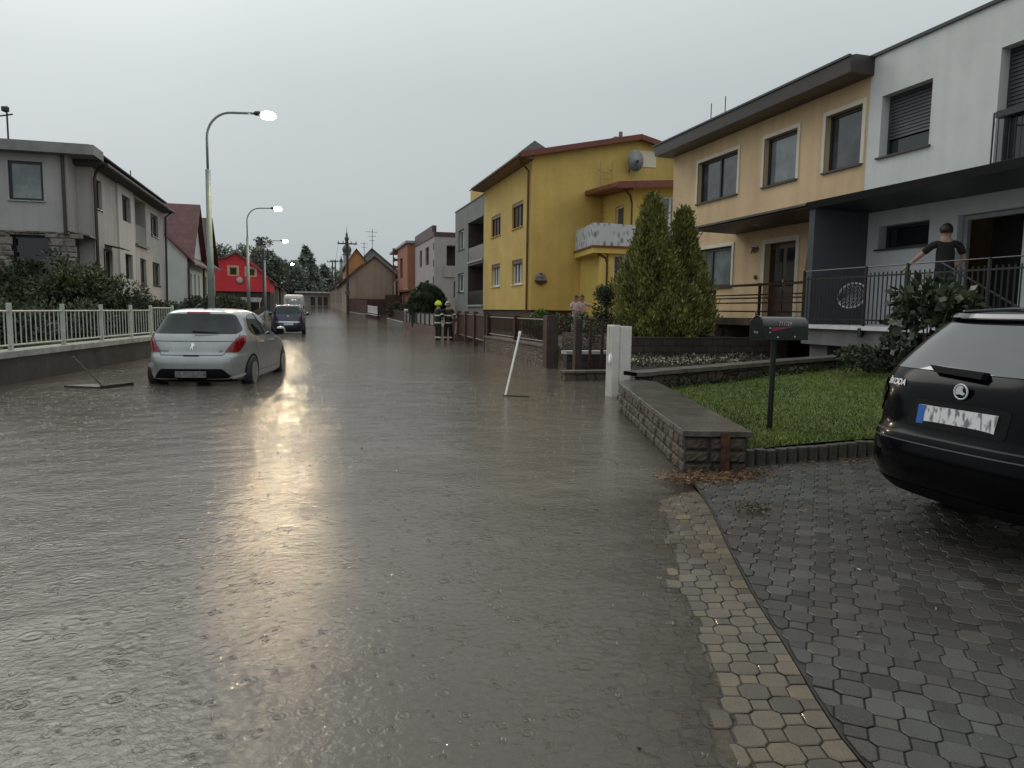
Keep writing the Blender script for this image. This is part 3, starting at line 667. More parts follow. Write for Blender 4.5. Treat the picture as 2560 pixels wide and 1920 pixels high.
# bits of leaf and bark drifting on the flood near the right-hand edge
n=260; X_=RNG.uniform(-3.5,4.8,n)**1; Y_=RNG.uniform(1.5,13,n); k=(edge_t(X_,Y_)<-.25)&(RNG.uniform(0,1,n)<np.clip((X_+4)/8,.1,1)); X_=X_[k];Y_=Y_[k]; n=len(X_)
me=leaf_mesh('floating_debris',np.stack([X_,Y_,np.full(n,.004)],1),RNG.normal(size=(n,3))*np.array([1,1,.02]),RNG.uniform(.01,.035,n),RNG.uniform(.002,.007,n),RNG.uniform(.3,1.6,n))
tag(link('floating_debris',me,mat('soaked_leaf',(.10,.065,.03),.5,.4,12,tone=True,col2=(.03,.02,.012))),'bits of leaf and bark drifting on the flood water','debris',kind='stuff')
# ================================================================== RIGHT-HAND HOUSES
FR = Frame((12,0,0),(0,1,0),(-1,0,0))
# ---- apricot house
t=thing('apricot_house','apricot rendered two-storey house with cream window trims and a brown flat roof edge','house',(12,18,0)); AH=t
up=[(18.76,4.86,20.98,6.13),(16.12,4.84,17.5,6.12),(13.88,4.80,15.08,6.12)]
lo=[(18.86,2.2,20.82,3.40)]; door=(15.95,1.33,17.25,3.30)
mb=MB(); facade(mb,FR,13.72,22.6,.2,6.75,up+lo+[door],.20)
mb.quad((12,22.6,.2),(22,22.6,.2),(22,22.6,6.9),(12,22.6,6.9)); mb.quad((22,13.72,.2),(22,22.6,.2),(22,22.6,6.9),(22,13.72,6.9)); mb.build('wall',M_orange,t)
window(t,FR,up[0],M_anth,M_glassm,.15,.07,mull=(.5,),sur=M_trimw,sill=M_sill)
window(t,FR,up[1],M_anth,M_glassc,.15,.08,mull=(),sur=M_trimw,sill=M_sill)
window(t,FR,up[2],M_anth,M_glassm,.15,.07,mull=(),sur=M_trimw,sill=M_sill)
window(t,FR,lo[0],M_anth,M_glassc,.15,.09,mull=(.66,),sur=M_trimw,sill=M_sill)
# front door with two glazed leaves
m=MB(); fbox(m,FR,15.95,17.25,1.33,3.30,-.20,-.16); D_=m.build('door',M_brownp,t)
m=MB()
for a_,b_ in ((16.05,16.52),(16.68,17.15)):
    fbox(m,FR,a_,b_,2.15,3.15,-.165,-.15)
m.build('glazing',M_glass,D_); m=MB()
for a_,b_ in ((16.02,16.56),(16.64,17.18)): fbox(m,FR,a_,b_,1.45,2.02,-.16,-.145)
m.build('door_panel',M_brownwood,D_); m=MB(); fbox(m,FR,16.57,16.60,2.2,2.32,-.15,-.10); m.build('handle',MATS['zinc'],D_)
m=MB(); fbox(m,FR,15.82,15.95,1.33,3.43,-.01,.025); fbox(m,FR,17.25,17.38,1.33,3.43,-.01,.025); fbox(m,FR,15.95,17.25,3.30,3.43,-.01,.025); m.build('door_surround',M_trimw,t)
place_text('number_plate','709',.24,mat('brown_numerals',(.06,.02,.012),.5),t,(11.985,17.75,3.17),(0,-1,0),(-1,0,0),.012,.2)
m=MB(); m.lathe([(0,-.03),(.06,-.03),(.06,0),(0,0)],(11.985,17.62,2.42),12,'X'); m.build('doorbell',MATS['brown_numerals'],t)
# roof: fascia, sloped soffit, felt
m=MB(); m.prism([(11.38,0,6.66),(11.34,0,7.00),(11.5,0,7.04),(22.3,0,7.06),(22.3,0,6.80),(12.05,0,6.64)],(0,9.2,0)); m.v=[(x,y+13.62,z) for x,y,z in m.v]; m.build('roof',M_fascia,t)
m=MB(); m.box(11.30,11.36,13.6,22.9,6.97,7.02); m.build('roof_edge_trim',M_dark,t)
for yy in (22.05,21.2):
    m=MB(); m.tube([(13,yy,7.0),(13,yy,8.35)],.016,5); m.build('lightning_rod',M_dark,t)
# entrance canopy shared look, own part of this house
m=MB(); m.prism([(10.58,0,3.735),(10.58,0,3.80),(12.0,0,3.92),(12.0,0,3.70)],(0,5.0,0)); m.v=[(x,y+13.72,z) for x,y,z in m.v]; m.build('canopy',mat('dark_soffit',(.035,.022,.018),.5,.2,4),t)
m=MB(); m.box(10.50,10.62,13.72,18.86,3.78,3.83); m.build('canopy_edge',mat('worn_tin',(.10,.085,.07),.4,.3,6),t)
m=MB(); m.lathe([(.10,3.70),(.14,3.73),(.14,3.735)],(11.3,16.7,0),16); m.build('ceiling_lamp',MATS['chalk_white'],t)
# porch
m=MB(); m.box(10.62,12,13.74,17.55,1.12,1.30); m.build('porch_slab',mat('porch_concrete',(.17,.12,.095),.6,.2,4,stain=.2),t)
m=MB(); facade(m,Frame((10.72,0,0),(0,1,0),(-1,0,0)),16.95,17.5,.2,1.12)
m.quad((10.72,16.95,.2),(12,16.95,.2),(12,16.95,1.12),(10.72,16.95,1.12)); m.quad((10.72,17.5,.2),(12,17.5,.2),(12,17.5,1.12),(10.72,17.5,1.12)); m.quad((10.72,17.5,.1),(10.72,22.5,.1),(10.72,22.5,.45),(10.72,17.5,.45))
m.build('porch_base',mat('porch_base_render',(.11,.078,.066),.75,.15,3,.2,60,stain=.2),t)
m=MB(); fbox(m,FR,14.6,16.3,.2,1.08,.02,.06); m.build('cellar_door',M_brownwood,t)
m=MB(); fbox(m,Frame((10.72,0,0),(0,1,0),(-1,0,0)),17.1,17.42,.42,.98,.0,.04); m.build('meter_door',mat('maroon_metal',(.04,.008,.008),.4,.2,5),t)
for yy in (17.5,15.45,13.78): MB().box(10.62,10.67,yy-.03,yy+.03,1.30,2.16).build('railing_post',M_brownwood,t)
r=MB()
for z_,hh in ((2.09,.06),(1.86,.035),(1.78,.035),(1.66,.035),(1.45,.035)): r.box(10.60,10.64,13.76,17.52,z_,z_+hh)
r.build('railing',M_brownwood,t)
r=MB()
for k in range(6): r.box(10.72,11.9,17.55+k*.22,17.78+k*.22,.2,1.22-k*.16)
r.build('steps',MATS['porch_concrete'],t)
r=MB(); r.tube([(10.66,17.5,2.10),(10.66,18.8,1.18)],.03,6); r.tube([(10.66,17.5,1.50),(10.66,18.8,.62)],.03,6); r.tube([(10.66,18.8,.3),(10.66,18.8,1.2)],.03,6); r.tube([(10.66,18.15,.7),(10.66,18.15,1.64)],.025,6)
r.build('stair_railing',M_brownwood,t)
m=MB(); m.tube([(10.75,13.78,3.72),(10.75,13.78,3.2),(10.68,13.80,2.3),(10.68,13.80,1.0)],.045,8); m.build('downpipe',M_pipe,t)

# ---- white house
t=thing('white_house','white rendered modern house with dark recessed windows and a railed balcony','house',(12,10,0))
up=[(12.02,4.82,13.34,6.12,.25),(8.7,4.0,10.55,6.2,.25)]; lo=[(11.86,2.84,13.2,3.34,.25),(9.85,1.29,11.2,3.34,.25)]
mb=MB(); facade(mb,FR,4.0,13.715,4.02,7.02,up,.25)
mb.quad((12,4,.2),(22,4,.2),(22,4,7.02),(12,4,7.02)); mb.build('upper_wall',M_white,t)
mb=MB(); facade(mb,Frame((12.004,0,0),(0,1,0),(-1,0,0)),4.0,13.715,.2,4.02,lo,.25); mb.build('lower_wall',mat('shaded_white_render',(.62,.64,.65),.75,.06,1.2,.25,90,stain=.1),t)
mb=MB(); mb.box(11.95,22.1,3.9,13.71,7.02,7.085); mb.build('roof',M_anth,t)
w=window(t,FR,up[0],M_anth,M_glass,.23,.06,mull=(.0,),sill=M_sill,blind=(.72,mat('grey_blind',(.05,.053,.056),.45,.1,5)))
w=window(t,FR,up[1],M_anth,M_glass,.23,.06,sill=M_sill,blind=(.55,MATS['grey_blind']))
w=window(t,FR,lo[0],M_anth,M_glass,.23,.06,sill=M_sill)
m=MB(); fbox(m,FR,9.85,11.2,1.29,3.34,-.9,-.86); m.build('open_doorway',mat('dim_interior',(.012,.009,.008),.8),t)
m=MB(); fbox(m,FR,11.08,11.17,1.32,3.32,-.2,-.12); fbox(m,FR,9.86,9.95,1.32,3.32,-.2,-.12); fbox(m,FR,9.95,11.08,3.24,3.32,-.2,-.12); m.build('door_frame',mat('pale_grey_frame',(.30,.30,.31),.4,.1,4),t)
mb=MB(); mb.box(10.60,12.0,13.52,13.70,1.20,3.80); mb.build('privacy_wall',M_slate,t)
m=MB(); m.prism([(10.56,0,3.70),(10.50,0,3.84),(11.96,0,4.02),(12.0,0,4.02),(12.0,0,3.66)],(0,9.7,0)); m.v=[(x,y+4.0,z) for x,y,z in m.v]; m.build('canopy',mat('anthracite_canopy',(.018,.019,.021),.5,.15,3),t)
m=MB(); m.box(10.28,12,5.0,13.5,1.12,1.20); m.build('balcony_floor',mat('balcony_edge',(.70,.71,.72),.5,.1,4),t)
m=MB(); m.box(10.40,12,5.0,13.5,.78,1.12); m.build('balcony_beam',mat('grey_beam',(.20,.20,.21),.7,.1,2,stain=.2),t)
m=MB(); m.box(10.6,10.95,12.9,13.45,.1,.78); m.box(11.2,11.99,5,11.2,.1,.78); m.build('pier',MATS['grey_beam'],t)
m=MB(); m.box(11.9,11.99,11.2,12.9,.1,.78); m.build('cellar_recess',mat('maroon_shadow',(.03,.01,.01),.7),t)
# balcony railing
r=MB(); y=5.1
while y<13.4: r.tube([(10.34,y,1.24),(10.34,y,2.22)],.013,5); y+=.105
r.build('balcony_bars',M_dark,t); r=MB()
for z_ in (1.30,2.14): r.box(10.325,10.355,5.0,13.45,z_,z_+.03)
r.tube([(10.34,5,2.33),(10.34,13.45,2.33)],.012,6)
r.build('balcony_rail',M_dark,t)
for yy in (13.42,11.62,10.62,9.0,7.4): MB().box(10.32,10.36,yy-.02,yy+.02,1.0,2.35).build('balcony_post',M_dark,t)
r=MB(); r.box(10.27,10.33,11.6,11.68,.98,1.16); r.build('bracket',M_anth,t)
# french balcony upstairs
r=MB(); y=8.6
while y<10.3: r.tube([(11.72,y,4.12),(11.72,y,4.98)],.009,5); y+=.11
for z_ in (4.12,4.98): r.tube([(11.72,8.5,z_),(11.72,10.35,z_)],.014,5)
r.tube([(11.72,10.35,4.0),(11.72,10.35,5.0)],.016,5); r.tube([(11.72,10.35,4.9),(12,10.6,4.9)],.014,5)
r.build('upper_railing',M_anth,t)
r=MB(); r.box(11.58,11.74,8.6,10.2,4.86,4.97); r.build('flower_trough',M_anth,t)
m=MB(); m.lathe([(.0,-.02),(.07,-.02),(.08,0)],(12.0,11.52,3.1),14,'X'); m.build('wall_lamp',MATS['grey_beam'],t)
# stair rail leading down from the door
r=MB(); r.tube([(10.5,10.1,2.35),(10.5,8.2,1.35)],.02,6); r.tube([(10.5,10.1,2.1),(10.5,8.2,1.1)],.015,6)
for k in range(12): r.tube([(10.5,10.0-k*.15,2.28-k*.079),(10.5,10.0-k*.15,1.2-k*.06)],.008,4)
r.build('stair_railing',M_anth,t)
# wicker egg chair on the balcony
ch=thing('wicker_chair','round white-rimmed wicker chair on the balcony behind the railing','chair',(11.0,12.75,1.2),local=True)
m=MB(); R_=.36; pts=[(.02+.05*math.sin(a_),R_*1.15*math.cos(a_),.62+R_*.72*math.sin(a_)) for a_ in [k*PI/14 for k in range(29)]]
m.tube(pts,.02,6,False); m.build('rim',mat('white_wicker',(.5,.49,.5),.6,.15,6),ch)
m=MB()
for k in range(-5,6):
    y=k*.07; z0=.62-R_*.68*math.sqrt(max(0,1-(y/(R_*1.15))**2)); m.tube([(.0,y,.62+R_*.6*math.sqrt(max(0,1-(y/(R_*1.15))**2))),(.16,y*.7,.62),(.02,y,z0)],.009,4)
m.build('seat_cords',MATS['white_wicker'],ch)
for a_,b_ in ((.15,.2),(.15,-.2),(-.15,.2),(-.15,-.2)):
    m=MB(); m.tube([(a_*.4,b_*.4,.36),(a_*1.4,b_*1.2,0)],.011,5); m.build('leg',M_dark,ch)

# ---- yellow house
FY=Frame((9.9,0,0),(0,1,0),(-1,0,0)); FG=Frame((0,32.06,0),(1,0,0),(0,-1,0))
t=thing('yellow_house','mustard yellow rendered house with red-brown eaves and a patterned balcony screen','house',(10,36,0))
up=[(37.6,5.42,39.6,6.55),(33.4,5.43,35.35,6.66)]; lo=[(37.65,2.70,39.45,3.93),(33.4,2.68,35.25,3.90)]
m=MB(); facade(m,FY,32.06,41.35,1.45,8.30,up+lo,.22)
gw=(15.2,8.28,16.05,9.02)
facade(m,FG,9.9,20,1.45,8.20,[],.15)
# low-pitch gable above
m.add([(9.9,32.06,8.2),(20,32.06,8.2),(20,32.06,8.35),(15.1,32.06,9.52),(9.9,32.06,8.42)],[(0,1,2,3,4)])
m.quad((9.9,41.35,1.45),(20,41.35,1.45),(20,41.35,9),(9.9,41.35,8.3)); m.quad((20,32.06,1.4),(20,41.35,1.4),(20,41.35,8.3),(20,32.06,8.3)); m.build('wall',M_yellow,t)
m=MB(); m.box(10.0,19.9,32.16,41.3,.1,1.45); m.build('plinth',mat('brown_plinth',(.06,.03,.02),.6,.2,3),t)
for i,h in enumerate(up): window(t,FY,h,M_brownp,mat('brown_shutter',(.06,.028,.02),.5,.3,9),.10,.06,mull=(.33,.66),sill=M_yellow,box=(.16,mat('tan_box',(.22,.14,.08),.5)),sur=None)
for h in lo: window(t,FY,h,M_pvc,M_glassm,.14,.09,mull=(.36,.68),sill=M_trimw,box=(.20,mat('brown_box',(.09,.045,.025),.5)))
m=MB(); fbox(m,FG,15.2,16.05,8.28,9.02,.0,.03); m.build('gable_shutter',mat('cream_shutter',(.80,.72,.55),.5,.05,3),t)
# roof planes
def slab(mb,pts,th):
    v=Vector((0,0,-th)); mb.prism(pts,v); return mb
m=MB(); slab(m,[(9.25,31.75,8.47),(15.1,31.75,9.68),(15.1,41.6,9.68),(9.25,41.6,8.47)],.10); slab(m,[(15.1,31.75,9.68),(20.6,31.75,8.37),(20.6,41.6,8.37),(15.1,41.6,9.68)],.10)
m.build('roof',tiles('dark_tiles',(.06,.042,.04),.30,.34,.5,.4,'YX'),t)
m=MB(); m.prism([(9.25,0,8.26),(9.25,0,8.38),(9.9,0,8.44),(9.9,0,8.20)],(0,9.8,0)); m.v=[(x,y+31.8,z) for x,y,z in m.v]; m.build('eave_soffit',mat('reddish_soffit',(.16,.075,.05),.5,.2,3),t)
m=MB(); m.add([],[]); 
for (x0,z0,x1,z1) in ((9.25,8.49,15.1,9.70),(15.1,9.70,20.6,8.39)):
    m.prism([(x0,31.70,z0),(x1,31.70,z1),(x1,31.70,z1-.24),(x0,31.70,z0-.24)],(0,.12,0))
m.build('verge_board',M_redtrim,t)
m=MB(); m.tube([(9.2,31.8,8.36),(9.2,41.6,8.36)],.07,8); m.tube([(9.25,32.2,8.34),(9.5,32.3,8.1),(9.82,32.4,7.8),(9.82,32.4,1.3)],.055,8); m.build('downpipe',mat('ochre_pipe',(.14,.06,.012),.4,.2,4),t)
m=MB(); m.box(15.5,16.45,35.6,36.3,9.0,10.35); c_=m.build('chimney',mat('chimney_brick',(.12,.05,.04),.7,.2,4),t)
m=MB(); m.box(15.4,16.55,35.5,36.4,10.35,10.45); m.lathe([(.12,10.45),(.10,10.8),(.0,10.8)],(15.9,35.9,0),8); m.build('chimney_cap',M_concrete,c_)
# steep dark roof behind
m=MB(); m.add([(10.4,42.6,9.3),(17.6,42.6,9.3),(17.6,48,9.3),(10.4,48,9.3),(13.9,44.6,12.1),(13.9,46,12.1)],[(0,1,4),(1,2,5,4),(2,3,5),(3,0,4,5),(3,2,1,0)]); m.build('rear_roof',mat('slate_roof',(.05,.047,.048),.45,.3,4,.4,8),t)
m=MB(); m.box(10.1,17.9,42.4,46.0,7.5,9.1); m.build('rear_wall',M_yellow,t)
# annexe
FA=Frame((0,28.8,0),(1,0,0),(0,-1,0)); FB=Frame((13.4,0,0),(0,1,0),(-1,0,0)); FC=Frame((12.35,0,0),(0,1,0),(-1,0,0))
h1=(14.37,5.15,15.9,6.42); h2=(12.6,2.55,13.6,3.86); h3=(29.7,4.25,30.6,6.1)
m=MB(); facade(m,FA,13.4,19,4.2,6.9,[h1]); facade(m,FB,28.8,32.06,4.2,6.9,[h3]); facade(m,FA,12.35,19,.3,4.0,[h2]); facade(m,FC,28.8,32.06,.3,4.0,[]); m.build('annexe_wall',mat('bright_yellow_render',(.74,.54,.15),.8,.05,.8,.25,90,stain=.06),t)
window(t,FA,h1,M_pvc,M_glassc,.12,.08,mull=(.55,),sill=M_trimw); window(t,FA,h2,M_pvc,M_glassm,.12,.08,mull=(.5,),sill=M_trimw); window(t,FB,h3,M_trimw,M_glassm,.1,.08)
m=MB(); slab(m,[(12.5,28.2,6.80),(19.5,28.2,7.35),(19.5,32.05,7.60),(12.5,32.05,6.98)],.12); m.build('annexe_roof',MATS['dark_tiles'],t)
m=MB(); m.prism([(12.46,28.14,6.52),(19.5,28.14,7.1),(19.5,28.14,7.36),(12.46,28.14,6.80)],(0,.08,0)); m.prism([(12.46,28.2,6.62),(12.46,32,6.80),(12.46,32,6.98),(12.46,28.2,6.80)],(.06,0,0)); m.prism([(12.5,28.2,6.58),(13.4,28.8,6.62),(13.4,32,6.78),(12.5,32,6.76)],(0,0,.04)); m.build('annexe_fascia',M_redtrim,t)
m=MB(); m.tube([(12.7,28.3,6.6),(13.2,28.6,6.3),(13.32,28.7,6.0),(13.32,28.7,4.2)],.045,8); m.tube([(11.85,28.75,3.85),(12.2,28.75,3.7),(12.28,28.75,3.4),(12.28,28.75,.5)],.05,8); m.build('annexe_downpipe',M_pipe,t)
m=MB(); m.prism([(11.55,28.6,3.88),(19,28.6,3.88),(19,32.0,3.88),(12.0,32.0,3.88)],(0,0,.30)); m.build('balcony_slab',MATS['bright_yellow_render'],t)
m=MB(); m.prism([(11.48,28.53,4.12),(19,28.53,4.12),(19,32.0,4.12),(11.94,32.0,4.12)],(0,0,.07)); m.build('balcony_trim',M_redtrim,t)
def screen_mat():
    m=bpy.data.materials.new('patterned_fabric'); nt,N,L=nodes_of(m); out=N.new('ShaderNodeOutputMaterial'); b=N.new('ShaderNodeBsdfPrincipled'); L.new(b.outputs[0],out.inputs[0]); b.inputs['Roughness'].default_value=.7
    tc=N.new('ShaderNodeTexCoord'); mp=N.new('ShaderNodeMapping'); mp.inputs['Scale'].default_value=(4.6,4.6,2.6); L.new(tc.outputs['Object'],mp.inputs[0])
    v=N.new('ShaderNodeTexVoronoi'); v.inputs['Scale'].default_value=1; v.inputs['Randomness'].default_value=.55; L.new(mp.outputs[0],v.inputs['Vector'])
    r=N.new('ShaderNodeValToRGB'); r.color_ramp.elements[0].position=.18; r.color_ramp.elements[0].color=(.15,.19,.22,1); r.color_ramp.elements[1].position=.46; r.color_ramp.elements[1].color=(.56,.59,.60,1)
    e=r.color_ramp.elements.new(.26); e.color=(.30,.35,.38,1); L.new(v.outputs['Distance'],r.inputs[0]); L.new(r.outputs[0],b.inputs['Base Color']); return m
m=MB(); P_=[(12.0,31.9),(11.55,28.6),(19,28.6)]; N_=10
for (a_,b_) in ((P_[0],P_[1]),(P_[1],P_[2])):
    for k in range(N_):
        q0=(a_[0]+(b_[0]-a_[0])*k/N_,a_[1]+(b_[1]-a_[1])*k/N_); q1=(a_[0]+(b_[0]-a_[0])*(k+1)/N_,a_[1]+(b_[1]-a_[1])*(k+1)/N_); s_=.02*math.sin(k*2.1); s2=.02*math.sin((k+1)*2.1)
        m.quad((q0[0]+s_,q0[1]+s_,4.20),(q1[0]+s2,q1[1]+s2,4.20),(q1[0],q1[1],5.12+s2),(q0[0],q0[1],5.12+s_))
m.build('balcony_screen',screen_mat(),t)
m=MB(); m.box(12.0,12.24,28.75,29.0,.3,3.88); m.build('balcony_pillar',MATS['bright_yellow_render'],t)
m=MB(); 
for x_ in (13.15,13.72): m.tube([(x_,31.85,5.3),(x_,31.85,8.35)],.022,5); m.tube([(x_,31.85,8.0),(x_,32.06,8.0)],.015,4)
for k in range(9): m.tube([(13.15,31.85,5.45+k*.30),(13.72,31.85,5.45+k*.30)],.014,4)
m.build('ladder',mat('pale_ladder',(.42,.32,.14),.4,.1,5),t)
# satellite dish
d_=thing('satellite_dish','grey satellite dish on the yellow gable beside the pale shutter','satellite dish',(14.78,31.85,8.44),local=True)
m=MB(); pr=[(.50*math.sin(a_*.12),.10*(1-math.cos(a_*.12))*3) for a_ in range(0,13)]
m.lathe([(r_,-h_) for r_,h_ in pr],(0,0,0),24,'Y'); o=m.build('dish',mat('dish_grey',(.26,.26,.25),.5,.1,4),d_,True); o.scale=(.82,1,1)
o=MB().tube([(0,.1,-.3),(0,-.45,-.1)],.012,5).build('feed_arm',M_dark,d_); o=MB().box(-.05,.05,-.5,-.4,-.14,-.02).build('receiver',M_dark,d_); o=MB().tube([(0,0,0),(-.1,.2,-.35),(-.1,.22,-.5)],.02,5).build('bracket',M_dark,d_)
# round tavern-like sign
s_=thing('wall_sign','small round painted sign with a dark ribbon on the yellow wall','sign',(10.38,32.0,2.9),local=True)
m=MB(); m.lathe([(.0,-.02),(.255,-.02),(.265,0),(.265,.03)],(0,0,.03),28,'Y'); m.build('disc',mat('sign_mauve',(.36,.29,.27),.6,.2,8),s_)
m=MB(); m.prism([(-.30,-.035,-.08),(.30,-.035,-.08),(.27,-.035,-.18),(.06,-.035,-.26),(0,-.035,-.32),(-.06,-.035,-.26),(-.27,-.035,-.18)],(0,.02,0)); m.build('ribbon',MATS['brown_numerals'],s_)
place_text('lettering','U VILI',.17,MATS['brown_numerals'],s_,(0,-.036,.03),(1,0,0),(0,-1,0),.004)
m=MB(); m.prism([(-.09,-.03,.23),(.02,-.03,.16),(.10,-.03,.17),(.0,-.03,.25)],(0,.008,0)); m.build('bird_mark',MATS['brown_numerals'],s_)

# ---- dark grey house
t=thing('grey_house','plain dark grey flat-roofed house with stacked recessed balconies, joined to the yellow house','house',(10,45.6,0))
wi=[(46.9,5.42,48.85,6.72),(46.9,2.6,48.85,3.85)]; lg=[(41.5,4.45,45.7,6.9,1.2),(41.5,1.75,45.7,4.2,1.2)]
m=MB(); facade(m,FY,41.36,49.9,.3,8.08,wi+lg,.25); m.quad((9.9,41.36,7),(20,41.36,7),(20,41.36,8.08),(9.9,41.36,8.08)); m.quad((9.9,49.9,.3),(20,49.9,.3),(20,49.9,8.08),(9.9,49.9,8.08)); m.build('wall',M_dgray,t)
m=MB(); m.box(9.86,20,41.36,49.95,8.08,8.14); m.build('roof',M_anth,t)
for h in wi: window(t,FY,h,M_pvc,M_glassm,.16,.1,mull=(.45,),sill=M_sill)
for h in lg:
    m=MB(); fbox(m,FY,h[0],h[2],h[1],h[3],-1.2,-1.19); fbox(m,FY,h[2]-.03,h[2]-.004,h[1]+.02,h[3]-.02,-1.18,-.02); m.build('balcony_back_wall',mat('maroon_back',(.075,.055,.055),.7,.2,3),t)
    m=MB(); fbox(m,FY,h[0],h[2],h[1]+.02,h[1]+.85,-.06,-.02); m.build('balcony_panel',mat('smoked_panel',(.05,.04,.042),.3,.2,3),t)
    m=MB(); fbox(m,FY,h[0]-.0,h[2],h[1]-.12,h[1]-.01,.0,.10); m.build('balcony_edge',M_conc2,t)
# ---- pale house beyond
FP=Frame((0,58.5,0),(1,0,0),(0,-1,0))
t=thing('pale_house','pale pinkish grey house with a maroon parapet band and a deep loggia','house',(10,64,0))
wi=[(61.2,5.2,63.2,6.7),(65.2,5.2,66.6,6.7),(61.2,2.6,63.2,3.9),(65.2,2.6,66.6,3.9)]
m=MB(); facade(m,FY,58.5,69.4,.3,7.3,wi,.2); facade(m,FP,9.9,18,.3,7.3,[(10.9,4.98,17,6.62,1.4),(11.5,2.5,15,3.75,.2)],.2); m.build('wall',mat('pinkish_render',(.44,.40,.38),.8,.06,.6,.2,60,stain=.1),t)
m=MB(); m.prism([(9.84,58.44,7.3),(18,58.44,7.3),(18,69.4,7.3),(9.84,69.4,7.3)],(0,0,.35)); m.prism([(9.86,59.3,7.3),(10.2,59.3,7.3),(10.2,69.4,7.3),(9.86,69.4,7.3)],(0,0,.95)); m.build('roof_parapet',mat('maroon_band',(.10,.055,.055),.5,.2,2),t)
for h in wi: window(t,FY,h,M_brownp,M_glassm,.14,.1)
window(t,FP,(11.5,2.5,15,3.75),M_brownp,M_glassm,.15,.1,mull=(.5,),sill=M_sill)
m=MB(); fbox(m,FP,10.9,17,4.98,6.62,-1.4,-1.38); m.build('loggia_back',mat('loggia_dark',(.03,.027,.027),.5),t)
m=MB(); fbox(m,FP,10.7,18,4.05,4.95,.0,.10); m.build('loggia_parapet',MATS['pinkish_render'],t)
m=MB()
for k in range(4): fbox(m,FY,58.75,59.1,2.2+k*1.35,2.75+k*1.35,-.01,.03)
m.build('wall_vents',M_anth,t)
# ---- salmon house with a round-holed fin wall
t=thing('salmon_house','salmon pink house with jutting upper storey and a screen wall pierced by round holes','house',(10,76,0))
m=MB(); facade(m,Frame((9.3,0,0),(0,1,0),(-1,0,0)),70.5,78.5,3.4,7.7,[(74.2,4.6,76.4,6.6)],.3); facade(m,Frame((0,70.5,0),(1,0,0),(0,-1,0)),9.3,18,3.4,7.7,[]); m.box(9.4,18,70.6,84,3.2,3.4); facade(m,FY,70.5,84,.4,3.2,[]); facade(m,Frame((0,70.45,0),(1,0,0),(0,-1,0)),9.9,18,.4,3.2,[]); m.build('wall',mat('salmon_render',(.40,.17,.105),.75,.08,1,.2,60,stain=.1),t)
m=MB(); m.prism([(9.1,70.2,7.75),(18,70.2,7.75),(18,84.6,7.6),(9.1,84.6,7.6)],(0,0,.22)); m.build('roof',mat('pale_tin_roof',(.33,.34,.35),.4,.15,3),t)
window(t,Frame((9.3,0,0),(0,1,0),(-1,0,0)),(74.2,4.6,76.4,6.6),M_brownp,M_glassm,.2,.1)
# fin wall: polygon with holes (strips round each circle)
fw=MB(); fx0,fx1,fy=8.85,9.62,79.0
def ringquad(mbb,cx,cz,r,x0,x1,z0,z1,y,n=24):
    for k in range(n):
        a_,b_=2*PI*k/n,2*PI*(k+1)/n
        def sq(a):
            c,s=math.cos(a),math.sin(a); f=min(((x1-x0)/2)/max(abs(c),1e-6),((z1-z0)/2)/max(abs(s),1e-6)); return (cx+c*f,y,cz+s*f)
        i0=(cx+r*math.cos(a_),y,cz+r*math.sin(a_)); i1=(cx+r*math.cos(b_),y,cz+r*math.sin(b_))
        mbb.quad(i0,sq(a_),sq(b_),i1); mbb.quad(i0,i1,(i1[0],y+.25,i1[2]),(i0[0],y+.25,i0[2]))
for k in range(4):
    z0=4.35+k*.78; ringquad(fw,(fx0+fx1)/2,z0+.39,.27,fx0,fx1,z0,z0+.78,fy)
fw.box(fx0,fx1,fy,fy+.25,.5,4.35); fw.box(fx0,fx1,fy,fy+.25,7.47,7.9)
fw.build('screen_wall',mat('rust_red_render',(.16,.06,.045),.7,.15,2),t)
m=MB()
for k in range(3): MB().box(8.95+k*.42,9.1+k*.42,78.6,78.8,1.6,4.4).build('pillar',mat('cream_pillar',(.5,.42,.36),.6,.1,2),t)
# ---- tan house whose gable faces us
t=thing('tan_house','tan rendered low house with a plain windowless gable facing up the street','house',(6.5,86,.85))
m=MB(); m.prism([(4.15,80,.5),(9.25,80,.5),(9.25,80,5.1),(7.0,80,6.95),(4.15,80,4.75)],(0,14,0)); m.build('wall',mat('tan_render',(.36,.28,.215),.8,.08,.7,.2,60,stain=.15),t)
rt_=tiles('brown_tiles',(.11,.055,.04),.35,.4,.5,.5,'YX')
m=MB(); slab(m,[(3.75,79.7,4.55),(7.0,79.7,7.10),(7.0,94.5,7.10),(3.75,94.5,4.55)],.14); slab(m,[(7.0,79.7,7.10),(9.7,79.7,4.90),(9.7,94.5,4.90),(7.0,94.5,7.10)],.14); m.build('roof',rt_,t)
m=MB(); m.box(4.3,9.0,79.3,79.6,.6,2.45); m.box(7.9,9.6,77.6,77.9,.6,2.9); m.build('board_wall',mat('red_brown_boards',(.085,.035,.026),.6,.25,2,stain=.2),t)
m=MB(); m.tube([(6.2,84,6.5),(6.2,84,8.9)],.03,5); m.tube([(5.8,84,8.7),(6.6,84,8.7)],.02,5); m.tube([(5.9,84,8.3),(6.5,84,8.3)],.02,5); m.build('antenna',M_dark,t)
